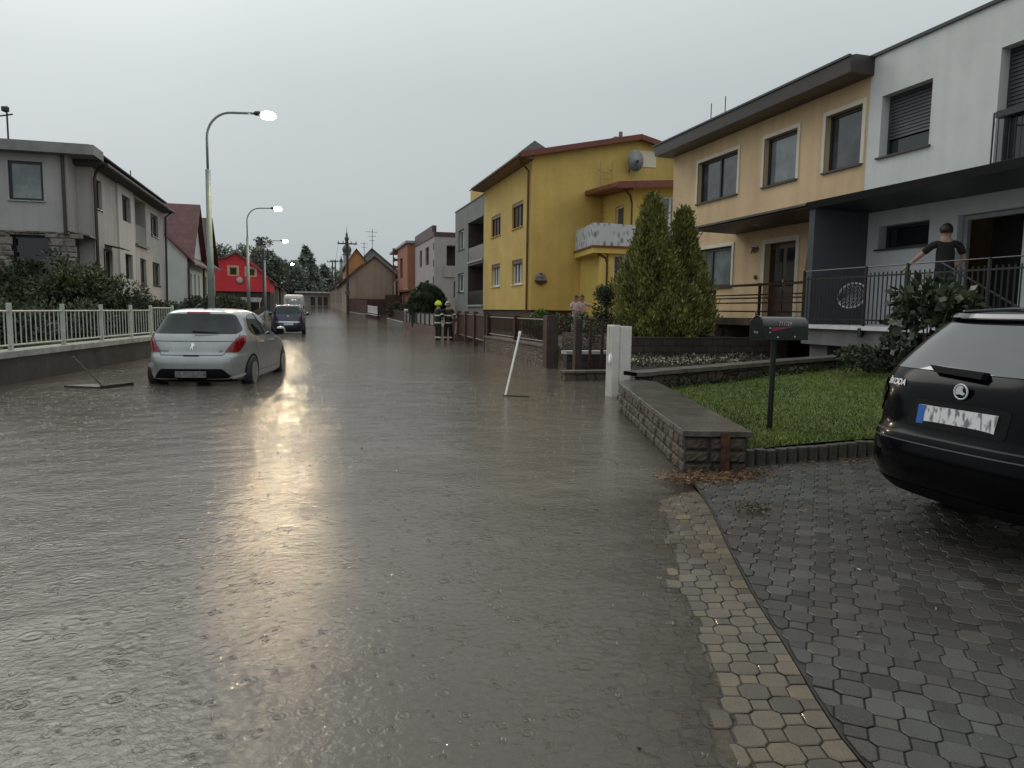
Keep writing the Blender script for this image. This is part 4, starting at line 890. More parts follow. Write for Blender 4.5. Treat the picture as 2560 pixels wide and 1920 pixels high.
# ---- long tan terrace along the far right of the street
def terrace(label,x,y0,y1,ze0,ze1,gz,wm,rm,n,side=1,win=M_glassm,h=1.1,ridge=2.3,name='terraced_house'):
    t=thing(name,label,'house',(x,(y0+y1)/2,gz))
    F_=Frame((x,0,0),(0,1,0),(-side,0,0)); hs=[]
    for k in range(n):
        y=y0+(k+.5)*(y1-y0)/n; hs.append((y-.55,gz+1.0,y+.55,gz+1.0+h+.3))
    m=MB(); facade(m,F_,y0,y1,gz-1,ze0,hs,.15); Q=side*5
    m.add([(x,y0,gz-1),(x+Q,y0,gz-1),(x+Q,y0,ze0),(x+Q*.5,y0,ze0+ridge),(x,y0,ze0)],[(0,1,2,3,4)]); m.build('wall',wm,t)
    m=MB(); slab(m,[(x-side*.35,y0-.2,ze0-.2),(x+Q*.5,y0-.2,ze0+ridge+.08),(x+Q*.5,y1,ze0+ridge+.08),(x-side*.35,y1,ze0-.2)],.14); slab(m,[(x+Q+side*.3,y0-.2,ze0-.2),(x+Q*.5,y0-.2,ze0+ridge+.08),(x+Q*.5,y1,ze0+ridge+.08),(x+Q+side*.3,y1,ze0-.2)],.14); m.build('roof',rm,t)
    for hh in hs: window(t,F_,hh,M_brownp,win,.1,.12)
    return t
mt2=mat('ochre_grey_render',(.30,.25,.20),.8,.15,.6,stain=.25)
for k,(y0,y1,dz,lab,mm) in enumerate(((94.6,112,0,'first ochre grey terraced house beyond the tan gable',mt2),(112.2,130,.3,'middle of the far right terraced houses, plaster slightly pinker',mat('rose_grey_render',(.31,.23,.20),.8,.15,.6,stain=.25)),(130.2,148,.5,'last terraced house on the right before the garages',mt2))):
    terrace(lab,4.2,y0,y1,4.7+dz,4.7+dz,1.1+dz*.9,mm,rt_,4)
# ---- roofs behind the tan gable
def gable(name,label,x0,x1,y0,y1,z0,ze,xr,zr,wm,rm,cat='house',ov=.3):
    t=thing(name,label,cat,((x0+x1)/2,(y0+y1)/2,z0))
    m=MB(); m.prism([(x0,y0,z0),(x1,y0,z0),(x1,y0,ze),(xr,y0,zr),(x0,y0,ze)],(0,y1-y0,0)); m.build('wall',wm,t)
    s0=(zr-ze)/(xr-x0); s1=(zr-ze)/(x1-xr)
    m=MB(); slab(m,[(x0-ov,y0-ov,ze-s0*ov+.1),(xr,y0-ov,zr+.1),(xr,y1,zr+.1),(x0-ov,y1,ze-s0*ov+.1)],.12); slab(m,[(xr,y0-ov,zr+.1),(x1+ov,y0-ov,ze-s1*ov+.1),(x1+ov,y1,ze-s1*ov+.1),(xr,y1,zr+.1)],.12); m.build('roof',rm,t)
    return t
gable('grey_gabled_house','grey gabled house rising behind the tan gable with a tall aerial',5.6,13.0,104,114,.9,6.3,8.7,9.8,mat('cold_grey_render',(.26,.27,.26),.8,.1,1),mat('grey_slates',(.12,.12,.12),.5,.2,3))
t2=gable('orange_house','orange rendered house behind the terrace with a brown pointed roof',4.7,8.0,97,103,.9,6.9,6.15,9.1,mat('orange_render',(.50,.24,.09),.8,.1,1),rt_)
m=MB(); m.tube([(8.9,105,9.5),(8.9,105,12.6)],.04,5); m.tube([(8.0,105,12.2),(9.6,105,12.2)],.03,5); m.tube([(8.3,105,11.6),(9.4,105,11.6)],.03,5); m.tube([(8.5,105,11),(9.2,105,11)],.03,5)
o=m.build('roof_aerial',M_dark); tag(o,'tall television aerial on the grey gabled roof','aerial')
# ---- garages at the end of the street
t=thing('garage_block','low pale garage row with three dark doors closing the end of the street','garage',(1.8,150,1.8))
m=MB(); facade(m,Frame((0,150,0),(1,0,0),(0,-1,0)),-2.2,5.0,1.2,4.35,[(.5,1.9,1.4,3.6),(1.9,1.9,2.7,3.6),(3.0,1.9,3.8,3.6)],.3); m.quad((-2.2,150,1),(-2.2,156,1),(-2.2,156,4.35),(-2.2,150,4.35)); m.build('wall',mat('garage_render',(.33,.28,.24),.8,.1,.5,stain=.2),t)
m=MB(); m.box(-2.5,5.3,149.4,156,4.35,4.65); m.build('roof',mat('pale_fascia',(.5,.48,.45),.6,.1,1),t)
for a_ in (.5,1.9,3.0):
    m=MB(); m.box(a_,a_+.85,150.25,150.3,1.7,3.6); m.build('door',M_brownp,t)
# ---- church tower far away
t=thing('church_tower','distant baroque church tower with dark onion dome, lantern and spire','church tower',(23,450,3),local=True)
mw=mat('church_plaster',(.42,.42,.40),.8,.1,.3); md_=mat('copper_dome',(.07,.10,.10),.5,.2,.5)
m=MB(); m.box(-2.1,2.1,-2.1,2.1,-3,30.5); m.build('shaft',mw,t)
m=MB(); m.lathe([(2.6,30.2),(2.7,30.8),(2.1,31.3),(2.4,32.3),(2.75,33.4),(2.6,34.6),(1.8,35.8),(1.1,36.6),(.95,37.0)],n=16); m.build('onion_dome',md_,t,True)
m=MB(); m.lathe([(1.15,36.8),(1.0,37),(1.0,39.2),(1.3,39.6),(1.35,40.4),(.8,41.4),(.5,42)],n=12); m.build('lantern',md_,t,True)
m=MB(); m.lathe([(.5,41.8),(.75,42.4),(.6,43),(.22,43.8),(.12,46),(.02,48)],n=8); m.build('spire',md_,t)
o=thing('church_turret','small side turret with pointed cap left of the onion dome','church turret',(19.6,450,3),local=True)
m=MB(); m.lathe([(.9,-3),(.9,26)],n=8); m.build('shaft',mw,o); m=MB(); m.lathe([(1.1,26),(.9,27.2),(.4,28.2),(.05,30)],n=8); m.build('cap',md_,o)
m=MB(); m.prism([(14,446,3),(40,446,3),(40,446,20),(27,446,27),(14,446,18)],(0,20,0)); tag(m.build('church_nave',mat('nave_roof',(.14,.08,.06),.7)),'church nave roof below the distant tower','church')

# ================================================================== LEFT-HAND HOUSES
FL=Frame((-8,0,0),(0,1,0),(1,0,0)); F3=Frame((0,32,0),(1,0,0),(0,-1,0)); F4=Frame((0,31,0),(1,0,0),(0,-1,0))
t=thing('grey_corner_house','pale grey two-storey house with stone-clad lower front and brown downpipes','house',(-9,38,0))
ho=[(32.3,5.2,33.3,6.35),(36.35,5.2,37.95,6.35),(39.15,4.4,41.55,6.6,1.1),(42.8,5.15,44.8,6.33),(33.2,2.2,34.6,3.7),(36.55,2.62,38.0,3.75),(39.9,2.43,41.3,3.75),(42.9,2.5,44.9,3.75)]
m=MB(); facade(m,FL,32,46.35,.3,6.75,ho,.2)
facade(m,F3,-8.62,-8,.3,6.9,[]); m.quad((-8,46.35,.3),(-20,46.35,.3),(-20,46.35,6.75),(-8,46.35,6.75)); m.build('wall',M_grayleft,t)
m=MB(); bh=[(-10.5,5.2,-9.38,6.62)]; facade(m,F4,-20,-8.55,4.1,6.92,bh,.2); m.quad((-8.55,31,4.1),(-8.55,32,4.1),(-8.55,32,6.92),(-8.55,31,6.92)); m.build('bay_wall',mat('lilac_grey_render',(.42,.405,.40),.8,.06,.8,.25,80,stain=.12),t)
stm=rubble('rubble_cladding',(.20,.18,.15),(.10,.09,.075),(.03,.028,.024),3.5)
m=MB(); facade(m,F4,-20,-8.55,.3,4.1,[(-10.55,2.0,-9.3,3.95,.35)],.35); m.quad((-8.55,31,.3),(-8.55,32,.3),(-8.55,32,4.1),(-8.55,31,4.1)); m.build('stone_cladding',stm,t)
# relief stones
V=[];F=[];T=[]
rr=random.Random(3); z=.4
while z<4.1:
    hgt=rr.uniform(.14,.30); x=-12.6
    while x<-8.6:
        w=rr.uniform(.2,.55); 
        if not(-10.6<x+w/2<-9.25 and 1.95<z+hgt/2<4.0):
            n0=len(V); d_=rr.uniform(.02,.06); tn=rr.uniform(.45,1.5); zb=min(z+hgt,4.08)
            V+=[(x+.01,31,z+.01),(x+w-.01,31,z+.01),(x+w-.01,31,zb-.01),(x+.01,31,zb-.01),(x+.05,31-d_,z+.04),(x+w-.05,31-d_,z+.04),(x+w-.05,31-d_,zb-.04),(x+.05,31-d_,zb-.04)]
            F+=[(n0+4,n0+5,n0+6,n0+7),(n0,n0+1,n0+5,n0+4),(n0+1,n0+2,n0+6,n0+5),(n0+2,n0+3,n0+7,n0+6),(n0+3,n0,n0+4,n0+7)]; T+=[tn]*8
        x+=w
    z+=hgt
me=bpy.data.meshes.new('stones'); me.from_pydata(V,[],F); a=me.attributes.new('tone','FLOAT_COLOR','POINT'); Tn=np.array(T)[:,None]; a.data.foreach_set('color',np.concatenate([Tn,Tn,Tn,Tn*0+1],1).ravel().astype(np.float32))
link('stone_relief',me,mat('rubble_stone',(.21,.19,.165),.7,.3,5,.6,12,tone=True),t)
window(t,F4,bh[0],M_dark,M_glassc,.08,.09,sill=M_conc2); window(t,F4,(-10.55,2.0,-9.3,3.95),M_dark,M_glass,.25,.08,trans=(.5,))
for h in (ho[0],ho[1],ho[3],ho[4],ho[5],ho[6],ho[7]): window(t,FL,h,M_brownp,M_glassm,.14,.09,mull=(.5,),sill=M_sill)
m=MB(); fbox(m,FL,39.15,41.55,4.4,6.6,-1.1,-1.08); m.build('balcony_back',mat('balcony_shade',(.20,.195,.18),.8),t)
m=MB(); fbox(m,FL,39.2,41.5,4.45,5.35,-.06,-.02); fbox(m,FL,39.05,41.65,4.3,4.42,-.02,.12); m.build('balcony_front',M_dgray,t)
m=MB(); fbox(m,FL,35.5,38.6,.4,6.7,.002,.05); 
m=MB(); facade(m,Frame((-7.93,0,0),(0,1,0),(1,0,0)),35.6,38.55,.3,6.72,[ho[1][:4],ho[5][:4]],.08); m.quad((-8,35.6,.3),(-7.93,35.6,.3),(-7.93,35.6,6.72),(-8,35.6,6.72)); m.build('pale_panel',mat('pale_panel_render',(.60,.59,.56),.8,.05,1,stain=.1),t)
m=MB(); m.prism([(-7.45,0,6.78),(-7.45,0,6.86),(-9.0,0,7.30),(-20,0,7.35),(-20,0,7.0),(-8,0,6.72)],(0,14.9,0)); m.v=[(x,y+31.6,z) for x,y,z in m.v]; m.build('roof',M_roofflat,t)
m=MB(); m.box(-20,-7.55,30.55,31.9,6.92,7.28); m.build('front_fascia',mat('faded_grey_fascia',(.26,.26,.255),.6,.15,1.5),t)
m=MB(); m.box(-20,-7.75,30.8,46.3,7.28,7.34); m.build('roof_felt',M_roofflat,t)
m=MB(); m.tube([(-7.42,31.7,6.80),(-7.42,46.5,6.80)],.07,8); m.build('gutter',M_brownp,t)
for P_ in ([(-8.7,30.93,6.9),(-8.7,30.93,4.0)],[(-7.5,31.85,6.8),(-7.85,31.9,6.5),(-7.9,31.92,6.3),(-7.9,31.92,.3)],[(-7.5,46.2,6.8),(-7.85,46.2,6.5),(-7.92,46.2,.3)]):
    m=MB(); m.tube(P_,.06,8); m.build('downpipe',M_brownp,t)
for (x_,y_,z_) in ((-8.3,31.5,4.05),(-7.7,33.9,3.8)):
    m=MB(); m.prism([(x_-.4,y_-.5,z_+.06),(x_+.4,y_-.5,z_-.10),(x_+.4,y_+.7,z_-.10),(x_-.4,y_+.7,z_+.06)],(0,0,.05)); m.build('hood',M_brownp,t)
m=MB(); m.tube([(-11.1,33,7.2),(-11.1,33,9.0)],.035,5); m.tube([(-11.35,33,8.6),(-10.9,33,8.7)],.03,4); m.lathe([(.02,8.75),(.14,8.8),(.14,8.95),(.02,9.0)],(-11.15,33,0),8); m.build('antenna',M_dark,t)
m=MB(); m.tube([(-8.3,40,7.2),(-8.3,40,8.0)],.025,5); m.box(-8.6,-8.3,42.3,42.8,7.1,7.45); m.build('roof_vent',M_dark,t)
# ---- white house with maroon cross gable
def cross_house(name,label,y0,y1,ya,za,zeave,rm,wm,gy,lowz,wins):
    t=thing(name,label,'house',(-9,(y0+y1)/2,0))
    m=MB(); facade(m,FL,y0,y1,.3,zeave,wins,.15)
    m.add([(-8,gy[0],zeave-.02),(-8,gy[1],zeave-.02),(-8,ya,za)],[(0,1,2)])
    # gable end facing us
    m.add([(-8,y0,.3),(-16,y0,.3),(-16,y0,zeave+5),(-11.9,y0,zeave+4.0),(-8,y0,zeave)],[(0,1,2,3,4)]); m.build('wall',wm,t)
    m=MB(); slab(m,[(-7.45,y0-.3,zeave-.35),(-12,y0-.3,zeave+4.2),(-12,y1,zeave+4.2),(-7.45,y1,zeave-.35)],.14); m.build('main_roof',rm,t)
    m=MB(); slab(m,[(-7.6,gy[0]-.35,zeave-.15),(-7.6,ya,za+.12),(-16,ya,za+.12),(-16,gy[0]-.35,zeave-.15)],.12); slab(m,[(-7.6,ya,za+.12),(-7.6,gy[1]+.35,zeave-.15),(-16,gy[1]+.35,zeave-.15),(-16,ya,za+.12)],.12); m.build('cross_roof',rm,t)
    for h in wins: window(t,FL,h,M_dark,M_glassm,.12,.08,sill=M_sill)
    return t
mr_=tiles('maroon_tiles',(.14,.035,.035),.33,.36,.55,.35,'XZ')
wl=mat('cool_white_render',(.62,.64,.60),.8,.05,.8,stain=.10)
t=cross_house('white_gabled_house','white house with maroon tiled roof and steep street gable behind the grey house',54.6,62.0,58.9,8.8,4.75,mr_,wl,(55.3,61.8),5,[(55.8,2.2,56.6,3.7),(57.6,2.2,58.4,3.7),(59.6,2.2,60.4,3.7)])
m=MB(); fbox(m,FL,57.5,58.5,5.4,6.7,-.01,.02); m.build('gable_window',M_glass,t)
m=MB(); m.tube([(-7.5,54.4,4.45),(-7.9,54.5,4.1),(-7.93,54.5,.3)],.08,8); m.build('downpipe',M_brownp,t)
m=MB(); m.box(-10.6,-10.0,54.2,54.6,5.2,5.8); m.box(-10.4,-9.6,54.0,54.6,4.0,4.7); m.build('flue_boxes',M_dark,t)
t=cross_house('brown_roofed_house','brown roofed house with olive white walls partly hidden by the lamp post',62.1,70.0,66.0,8.65,5.0,tiles('brown_tiles_b',(.085,.055,.042),.33,.36,.55,.4,'XZ'),mat('olive_white_render',(.48,.47,.39),.8,.08,.8,stain=.15),(62.6,69.4),5,[(63.5,2.4,64.4,3.8),(66.5,2.4,67.2,3.6)])
m=MB(); m.tube([(-7.5,62.0,4.7),(-7.9,62.1,4.3),(-7.93,62.1,.3)],.08,8); m.build('downpipe',M_brownp,t)
# ---- bright red house
FRd=Frame((0,80,0),(1,0,0),(0,-1,0))
t=thing('red_house','bright red gabled house end with two pale-framed windows over a dark ground floor','house',(-6.5,84,.6))
m=MB(); hs=[(-7.93+.15,4.6,-6.95,5.5),(-6.12,4.55,-5.2,5.42)]
facade(m,FRd,-9.6,-3.78,3.0,5.55 if False else 4.4,[],.15)
facade(m,FRd,-9.6,-4.95,4.4,5.62,hs,.2)
m.add([(-4.95,80,4.4),(-3.78,80,4.4),(-4.95,80,5.62)],[(0,1,2)])
m.add([(-9.6,80,5.62),(-4.95,80,5.62),(-5.9,80,6.35),(-7.05,80,6.95),(-8.0,80,6.42),(-9.6,80,6.15)],[(0,1,2,3,4,5)])
m.quad((-3.78,80,2.95),(-3.78,90,2.95),(-3.78,90,4.3),(-3.78,80,4.3)); m.build('wall',mat('bright_red_render',(.62,.035,.045),.7,.06,1,stain=.05),t)
for h in hs: window(t,FRd,h,mat('cream_frame',(.6,.5,.3),.5),mat('olive_glass',(.06,.05,.02),.1),.08,.1,sur=mat('pink_frame',(.66,.40,.32),.6),surw=.14)
rg=mat('grey_brown_roof',(.13,.12,.11),.5,.25,2)
m=MB(); slab(m,[(-9.7,79.7,6.25),(-8.0,79.7,6.52),(-8.0,92,6.52),(-9.7,92,6.25)],.12); slab(m,[(-8.0,79.7,6.52),(-7.05,79.7,7.08),(-7.05,92,7.08),(-8.0,92,6.52)],.12); slab(m,[(-7.05,79.7,7.08),(-3.5,79.7,4.25),(-3.5,92,4.25),(-7.05,92,7.08)],.12); m.build('roof',rg,t)
m=MB(); m.box(-7.75,-7.0,82,82.7,6.4,7.4); m.tube([(-7.2,82.3,7.4),(-7.2,82.3,8.0)],.03,4); m.build('chimney',M_dgray,t)
m=MB(); m.box(-9.5,-3.8,80.3,90,.4,3.0); m.build('ground_floor',mat('dark_ground_floor',(.055,.045,.035),.7,.2,.6,stain=.2),t)
m=MB(); m.lathe([(0,-.15),(.25,-.12),(.38,0)],(-6.75,79.9,4.15),16,'Y'); m.build('satellite_dish',mat('pinkish_dish',(.50,.36,.32),.5),t,True)
# ---- far left houses
t=terrace('pale cement terraced house directly beyond the red house',-4.3,90.2,104,4.5,4.5,1.0,mat('cement_render',(.28,.26,.23),.8,.15,.6,stain=.25),rg,3,-1,ridge=1.6)
t=terrace('pinkish low terraced house on the far left of the street',-4.0,104.2,122,4.4,4.4,1.3,mat('dusty_pink_render',(.30,.24,.215),.8,.15,.6,stain=.25),rt_,4,-1,ridge=1.8)
t=terrace('last low grey terraced house on the left before the conifers',-3.7,122.2,146,4.7,4.7,1.6,mt2,rg,4,-1,ridge=1.8)
m=MB(); m.prism([(-9,77.4,1.9),(-4.6,77.4,1.9),(-4.6,79.9,2.35),(-9,79.9,2.35)],(0,0,.05)); 
for k in range(8): m.box(-9+k*.58,-8.95+k*.58,77.4,79.9,2.0,2.3)
for x_ in (-8.8,-4.7): m.box(x_-.05,x_+.05,77.4,77.5,.4,1.95)
tag(m.build('carport_roof',mat('pale_corrugated',(.34,.35,.34),.5,.15,1)),'pale corrugated carport roof in front of the red house','carport')
# waterside garden base on both sides
tag(MB().prism([(-40,-5,-.16),(-7.2,-5,-.16),(-5.35,14,-.16),(-4.4,20.9,-.16),(-3.95,25,-.16),(-4.2,56,-.16),(-4.4,80,-.16),(-4.4,100,-.16),(-40,100,-.16)],(0,0,.60)).build('left_garden_ground',M_soil),None,None,kind='structure')
tag(MB().prism([(6.95,15.2,-.16),(6.95,24.5,-.16),(7.2,33,-.16),(7.2,41,-.16),(7.6,57,-.16),(7.0,63,-.16),(5.4,72,-.16),(4.6,80,-.16),(4.6,90,-.16),(40,90,-.16),(40,15.2,-.16)],(0,0,.50)).build('right_garden_ground',mat('garden_earth',(.05,.05,.03),.8,.3,2)),None,None,kind='structure')
# ================================================================== FENCES
def along(p0,p1,s): d=(Vector(p1)-Vector(p0)).normalized(); return Vector(p0)+d*s
# left garden wall with white railing
d0=Vector((.127,.992,0)); o0=Vector((-5.05,14.06,0)); nL=Vector((.992,-.127,0))
t=thing('garden_wall','dark plastered garden wall with pale coping carrying a white picket railing, left side of the street','garden wall',(-4.6,17.5,0))
def lw(s,q,z): return tuple(o0+d0*s+nL*q+Vector((0,0,z)))
m=MB(); m.prism([lw(-9,0,-.16),lw(10.3,0,-.16),lw(10.3,-.28,-.16),lw(-9,-.28,-.16)],(0,0,.62)); m.build('base',mat('dark_plaster_plinth',(.040,.038,.039),.6,.3,2,.5,20,stain=.35),t)
m=MB(); m.prism([lw(-9,.045,.46),lw(10.35,.045,.46),lw(10.35,-.33,.46),lw(-9,-.33,.46)],(0,0,.12)); m.build('coping',mat('pale_coping',(.36,.37,.35),.5,.2,4,.4,40,stain=.3),t,bevel=.01)
rs=thing('railing','white painted steel picket railing on top of the left garden wall','railing',(-4.6,17.5,.58))
PST=[-5.3,-3.3,-1.33,.68,2.69,4.60,6.43,7.89,9.78]

wm_=mat('railing_white',(.46,.475,.435),.4,.1,6)
for s in PST:
    m=MB(); m.prism([lw(s-.035,-.10,.57),lw(s+.035,-.10,.57),lw(s+.035,-.17,.57),lw(s-.035,-.17,.57)],(0,0,.84)); m.build('post',wm_,rs,bevel=.006)
for a_,b_ in zip(PST[:-1],PST[1:]):
    m=MB(); up_=.07 if a_>PST[-3] else 0
    for z_ in (.665,1.27+up_): m.tube([lw(a_,-.135,z_),lw(b_,-.135,z_)],.019,6)
    n=max(2,round((b_-a_)/.19))
    for k in range(1,n):
        s=a_+(b_-a_)*k/n; m.tube([lw(s,-.135,.66),lw(s,-.135,1.27+up_)],.011,5)
    m.build('railing_panel',wm_,rs)
# fences on the right-hand side
def fence(label,pts,zb,zt,pm,base=None,basem=None,cop=None,pitch=.11,pick=.05,post=None,postm=None,name='fence',solid=False):
    t=thing(name,label,'fence',(pts[0][0],pts[0][1],0))
    for i in range(len(pts)-1):
        a_=Vector((pts[i][0],pts[i][1],0));b_=Vector((pts[i+1][0],pts[i+1][1],0));L_=(b_-a_).length;d=(b_-a_)/L_;n_=Vector((d.y,-d.x,0)); ga,gb=g(a_.y),g(b_.y)
        def q(s,o,z): p_=a_+d*s+n_*o; return (p_.x,p_.y,z+ga+(gb-ga)*s/L_)
        if base is not None:
            m=MB(); m.add([q(0,-.14,-.2),q(L_,-.14,-.2),q(L_,.14,-.2),q(0,.14,-.2),q(0,-.14,base),q(L_,-.14,base),q(L_,.14,base),q(0,.14,base)],[(3,2,1,0),(4,5,6,7),(0,1,5,4),(1,2,6,5),(2,3,7,6),(3,0,4,7)]); m.build('base',basem,t)
            if cop:
                m=MB(); m.add([q(0,-.18,base),q(L_,-.18,base),q(L_,.18,base),q(0,.18,base),q(0,-.18,base+.05),q(L_,-.18,base+.05),q(L_,.18,base+.05),q(0,.18,base+.05)],[(3,2,1,0),(4,5,6,7),(0,1,5,4),(1,2,6,5),(2,3,7,6),(3,0,4,7)]); m.build('coping',cop,t)
        m=MB()
        if solid: m.add([q(0,-.03,zb),q(L_,-.03,zb),q(L_,.03,zb),q(0,.03,zb),q(0,-.03,zt),q(L_,-.03,zt),q(L_,.03,zt),q(0,.03,zt)],[(3,2,1,0),(4,5,6,7),(0,1,5,4),(1,2,6,5),(2,3,7,6),(3,0,4,7)])
        else:
            s=pitch/2
            while s<L_:
                m.add([q(s-pick/2,-.01,zb),q(s+pick/2,-.01,zb),q(s+pick/2,.01,zb),q(s-pick/2,.01,zb),q(s-pick/2,-.01,zt),q(s+pick/2,-.01,zt),q(s+pick/2,.01,zt),q(s-pick/2,.01,zt)],[(3,2,1,0),(4,5,6,7),(0,1,5,4),(1,2,6,5),(2,3,7,6),(3,0,4,7)]); s+=pitch
            for z_ in (zb+.06,zt-.06): m.tube([q(0,.02,z_),q(L_,.02,z_)],.022,5)
        m.build('picket_panel' if not solid else 'panel',pm,t)
        if post:
            np_=max(1,round(L_/post[0]))
            for k in range(np_+1):
                m=MB(); s=k*L_/np_; w=post[1]/2; m.add([q(s-w,-w,-.1),q(s+w,-w,-.1),q(s+w,w,-.1),q(s-w,w,-.1),q(s-w,-w,post[2]),q(s+w,-w,post[2]),q(s+w,w,post[2]),q(s-w,w,post[2])],[(3,2,1,0),(4,5,6,7),(0,1,5,4),(1,2,6,5),(2,3,7,6),(3,0,4,7)]); m.build('post',postm or pm,t)
    return t
M_drub=rubble('dark_brown_rubble',(.12,.085,.062),(.055,.04,.032),(.02,.015,.012),4.2)
fence('dark brown picket fence on a low rubble base in front of the yellow house',[(6.0,24.2),(6.0,17.35)],.55,1.24,M_brownwood,.48,M_drub,mat('stone_coping',(.14,.11,.09),.5,.3,4),pitch=.14,pick=.02,post=(3.4,.16,1.26))
fence('brown slatted driveway gate beside the maroon bin, closed',[(6.6,32.3),(6.1,25.0)],.25,1.28,mat('maroon_brown_slats',(.06,.028,.024),.5,.2,4),pitch=.16,pick=.10,post=(2.4,.18,1.35),name='gate')
fence('maroon fence base with grey concrete panels behind the firefighters',[(7.15,56),(7.0,41),(7.0,33.6)],.5,1.12,mat('grey_panels',(.22,.215,.205),.6,.1,2),.46,mat('maroon_base',(.13,.06,.055),.6,.2,2,stain=.2),post=(1.9,.22,1.2),postm=mat('dark_post',(.09,.08,.075),.6,.2,3),solid=True)
fence('dark brown board fence with pale coping beyond the white bollard',[(6.7,63),(7.4,57)],.35,1.15,M_brownwood,.28,M_conc2 if False else M_concrete,M_conc2,solid=True)
fence('white slatted fence panel with brown frame near the tan house',[(5.55,71.3),(6.2,67.2)],.45,1.15,mat('white_slats',(.62,.58,.57),.5,.1,3),.3,M_brownwood,M_conc2,pitch=.28,pick=.2,post=(4.2,.14,1.3),postm=M_brownwood)
fence('red-brown board fence running up to the tan gable',[(4.4,79),(5.5,71.6)],.2,1.6,mat('red_brown_boards',(.085,.035,.026)),.2,M_concrete,M_conc2,solid=True)
fence('low dark hedge-side fence between the grey house and the parked cars',[(-4.0,78),(-4.1,56),(-4.0,26)],.4,.95,mat('dark_fence',(.05,.045,.04),.6,.2,3),.3,M_dgray,pitch=.14,pick=.07)
# pedestrian gate with two posts facing us
t=thing('garden_gate','dark brown garden gate frame between ribbed posts behind the white cabinet','gate',(5.9,14.3,0))
def rib_post(x,y,w,h,nm='post'):
    m=MB(); m.box(x-w/2,x+w/2,y-w/2,y+w/2,-.16,h)
    for k in range(4): xx=x-w/2+w*(k+.5)/4; m.box(xx-.012,xx+.012,y-w/2-.012,y-w/2,-.16,h-.02)
    return m.build(nm,mat('ribbed_brown',(.075,.05,.042),.4,.2,5,stain=.25),t)
rib_post(5.44,14.2,.15,1.26); rib_post(5.78,16.95,.30,1.30)
m=MB(); m.box(5.5,6.62,14.19,14.22,1.235,1.262); m.box(6.58,6.64,14.18,14.24,.3,1.26)
for x_ in (5.73,6.0,6.30): m.box(x_-.03,x_+.03,14.19,14.22,.05,1.24)
m.build('gate_frame',M_brownwood,t)
t=thing('entry_wall','dark block wall with pale coping behind the garden gate','garden wall',(6.6,15.8,0))
m=MB(); m.box(5.45,6.88,14.85,15.1,-.1,.47); m.build('block_wall',bm_,t); m=MB(); m.box(5.42,6.89,14.8,15.14,.47,.54); m.build('coping',M_conc2,t)
t=thing('rubble_step','low wet rubble step wall in the flood below the gate','step',(5.9,14.5,0))
m=MB(); m.box(5.0,6.32,13.72,13.95,-.16,.16); m.build('rubble',M_drub,t); m=MB(); m.box(4.97,6.34,13.68,14.0,.16,.20); m.build('coping',MATS['stone_coping'],t)
# bollard and bin
t=thing('bollard','white concrete post standing at the edge of the flooded street','bollard',(7.05,54.2,0),local=True)
MB().lathe([(.16,-.2),(.15,1.25),(.17,1.26),(.17,1.36),(.10,1.42),(0,1.42)],n=16).build('post',mat('bollard_white',(.55,.56,.55),.5,.1,3,stain=.2),t,True)
t=thing('wheelie_bin','maroon brown wheeled rubbish bin beside the firefighters','bin',(6.72,33.0,0),local=True)
m=MB(); m.add([(-.22,-.25,-.1),(.22,-.25,-.1),(.22,.25,-.1),(-.22,.25,-.1),(-.29,-.33,.98),(.29,-.33,.98),(.29,.33,.98),(-.29,.33,.98)],[(3,2,1,0),(4,5,6,7),(0,1,5,4),(1,2,6,5),(2,3,7,6),(3,0,4,7)]); m.build('body',mat('maroon_plastic',(.12,.065,.062),.4,.1,3),t,bevel=.02)
m=MB(); m.prism([(-.32,-.36,.98),(-.32,-.36,1.02),(-.1,-.36,1.06),(.22,-.36,1.05),(.34,-.36,1.12),(.34,-.36,.98)],(0,.72,0)); m.build('lid',MATS['maroon_plastic'],t)
for x_ in (-.2,.2): MB().lathe([(.0,-.03),(.1,-.03),(.1,.03),(0,.03)],(x_,.3,0),12,'X').build('wheel',M_dark,t)
MB().add([(-.24,-.30,.30),(-.17,-.30,.30),(-.13,-.335,.86),(-.20,-.335,.86)],[(0,1,2,3)]).build('sticker',M_conc2,t)

# ================================================================== STREET LAMPS
LMAT=glow('lamp_glass',(1,.90,.72),140)
def make_lamp(x,y,z0,label):
    t=thing('street_lamp',label,'street lamp',(x,y,z0),group='lit street lamps along the left kerb',local=True)
    m=MB(); m.lathe([(.17,-.3),(.17,.9),(.13,1.0),(.10,1.02)],n=14); m.build('base',M_galv,t,True)
    m=MB(); m.lathe([(.105,1.0),(.095,3.2),(.085,3.22),(.075,5.6),(.05,5.62)],n=14); m.build('pole',M_galv,t,True)
    pts=[(0,0,5.6),(0,0,6.55)]+[(.75-.75*math.cos(a_),0,6.55+.82*math.sin(a_)) for a_ in [k*PI/2/9 for k in range(1,10)]]+[(1.15,0,7.39),(1.42,0,7.40)]
    m=MB(); m.tube(pts,.038,10); m.build('arm',mat('dull_zinc',(.22,.25,.25),.4,.1,5),t,True)
    m=MB(); m.lathe([(.035,1.38),(.07,1.42),(.075,1.55),(.06,1.60)],(0,0,7.41),12,'X'); h=m.build('head',M_dark,t,True)
    m=MB(); m.v=[]; m.lathe([(.02,1.58),(.09,1.62),(.13,1.75),(.12,1.92),(.05,2.02),(0,2.03)],(0,0,7.37),14,'X'); m.build('lamp_glass',LMAT,h,True)
    return t
def copy_tree(o,parent=None):
    c=o.copy(); C.objects.link(c)
    if parent: c.parent=parent
    for ch in list(o.children): copy_tree(ch,c)
    return c
l1=make_lamp(-2.92,24.5,0,'tallest lit street lamp, its pole rising behind the silver hatchback')
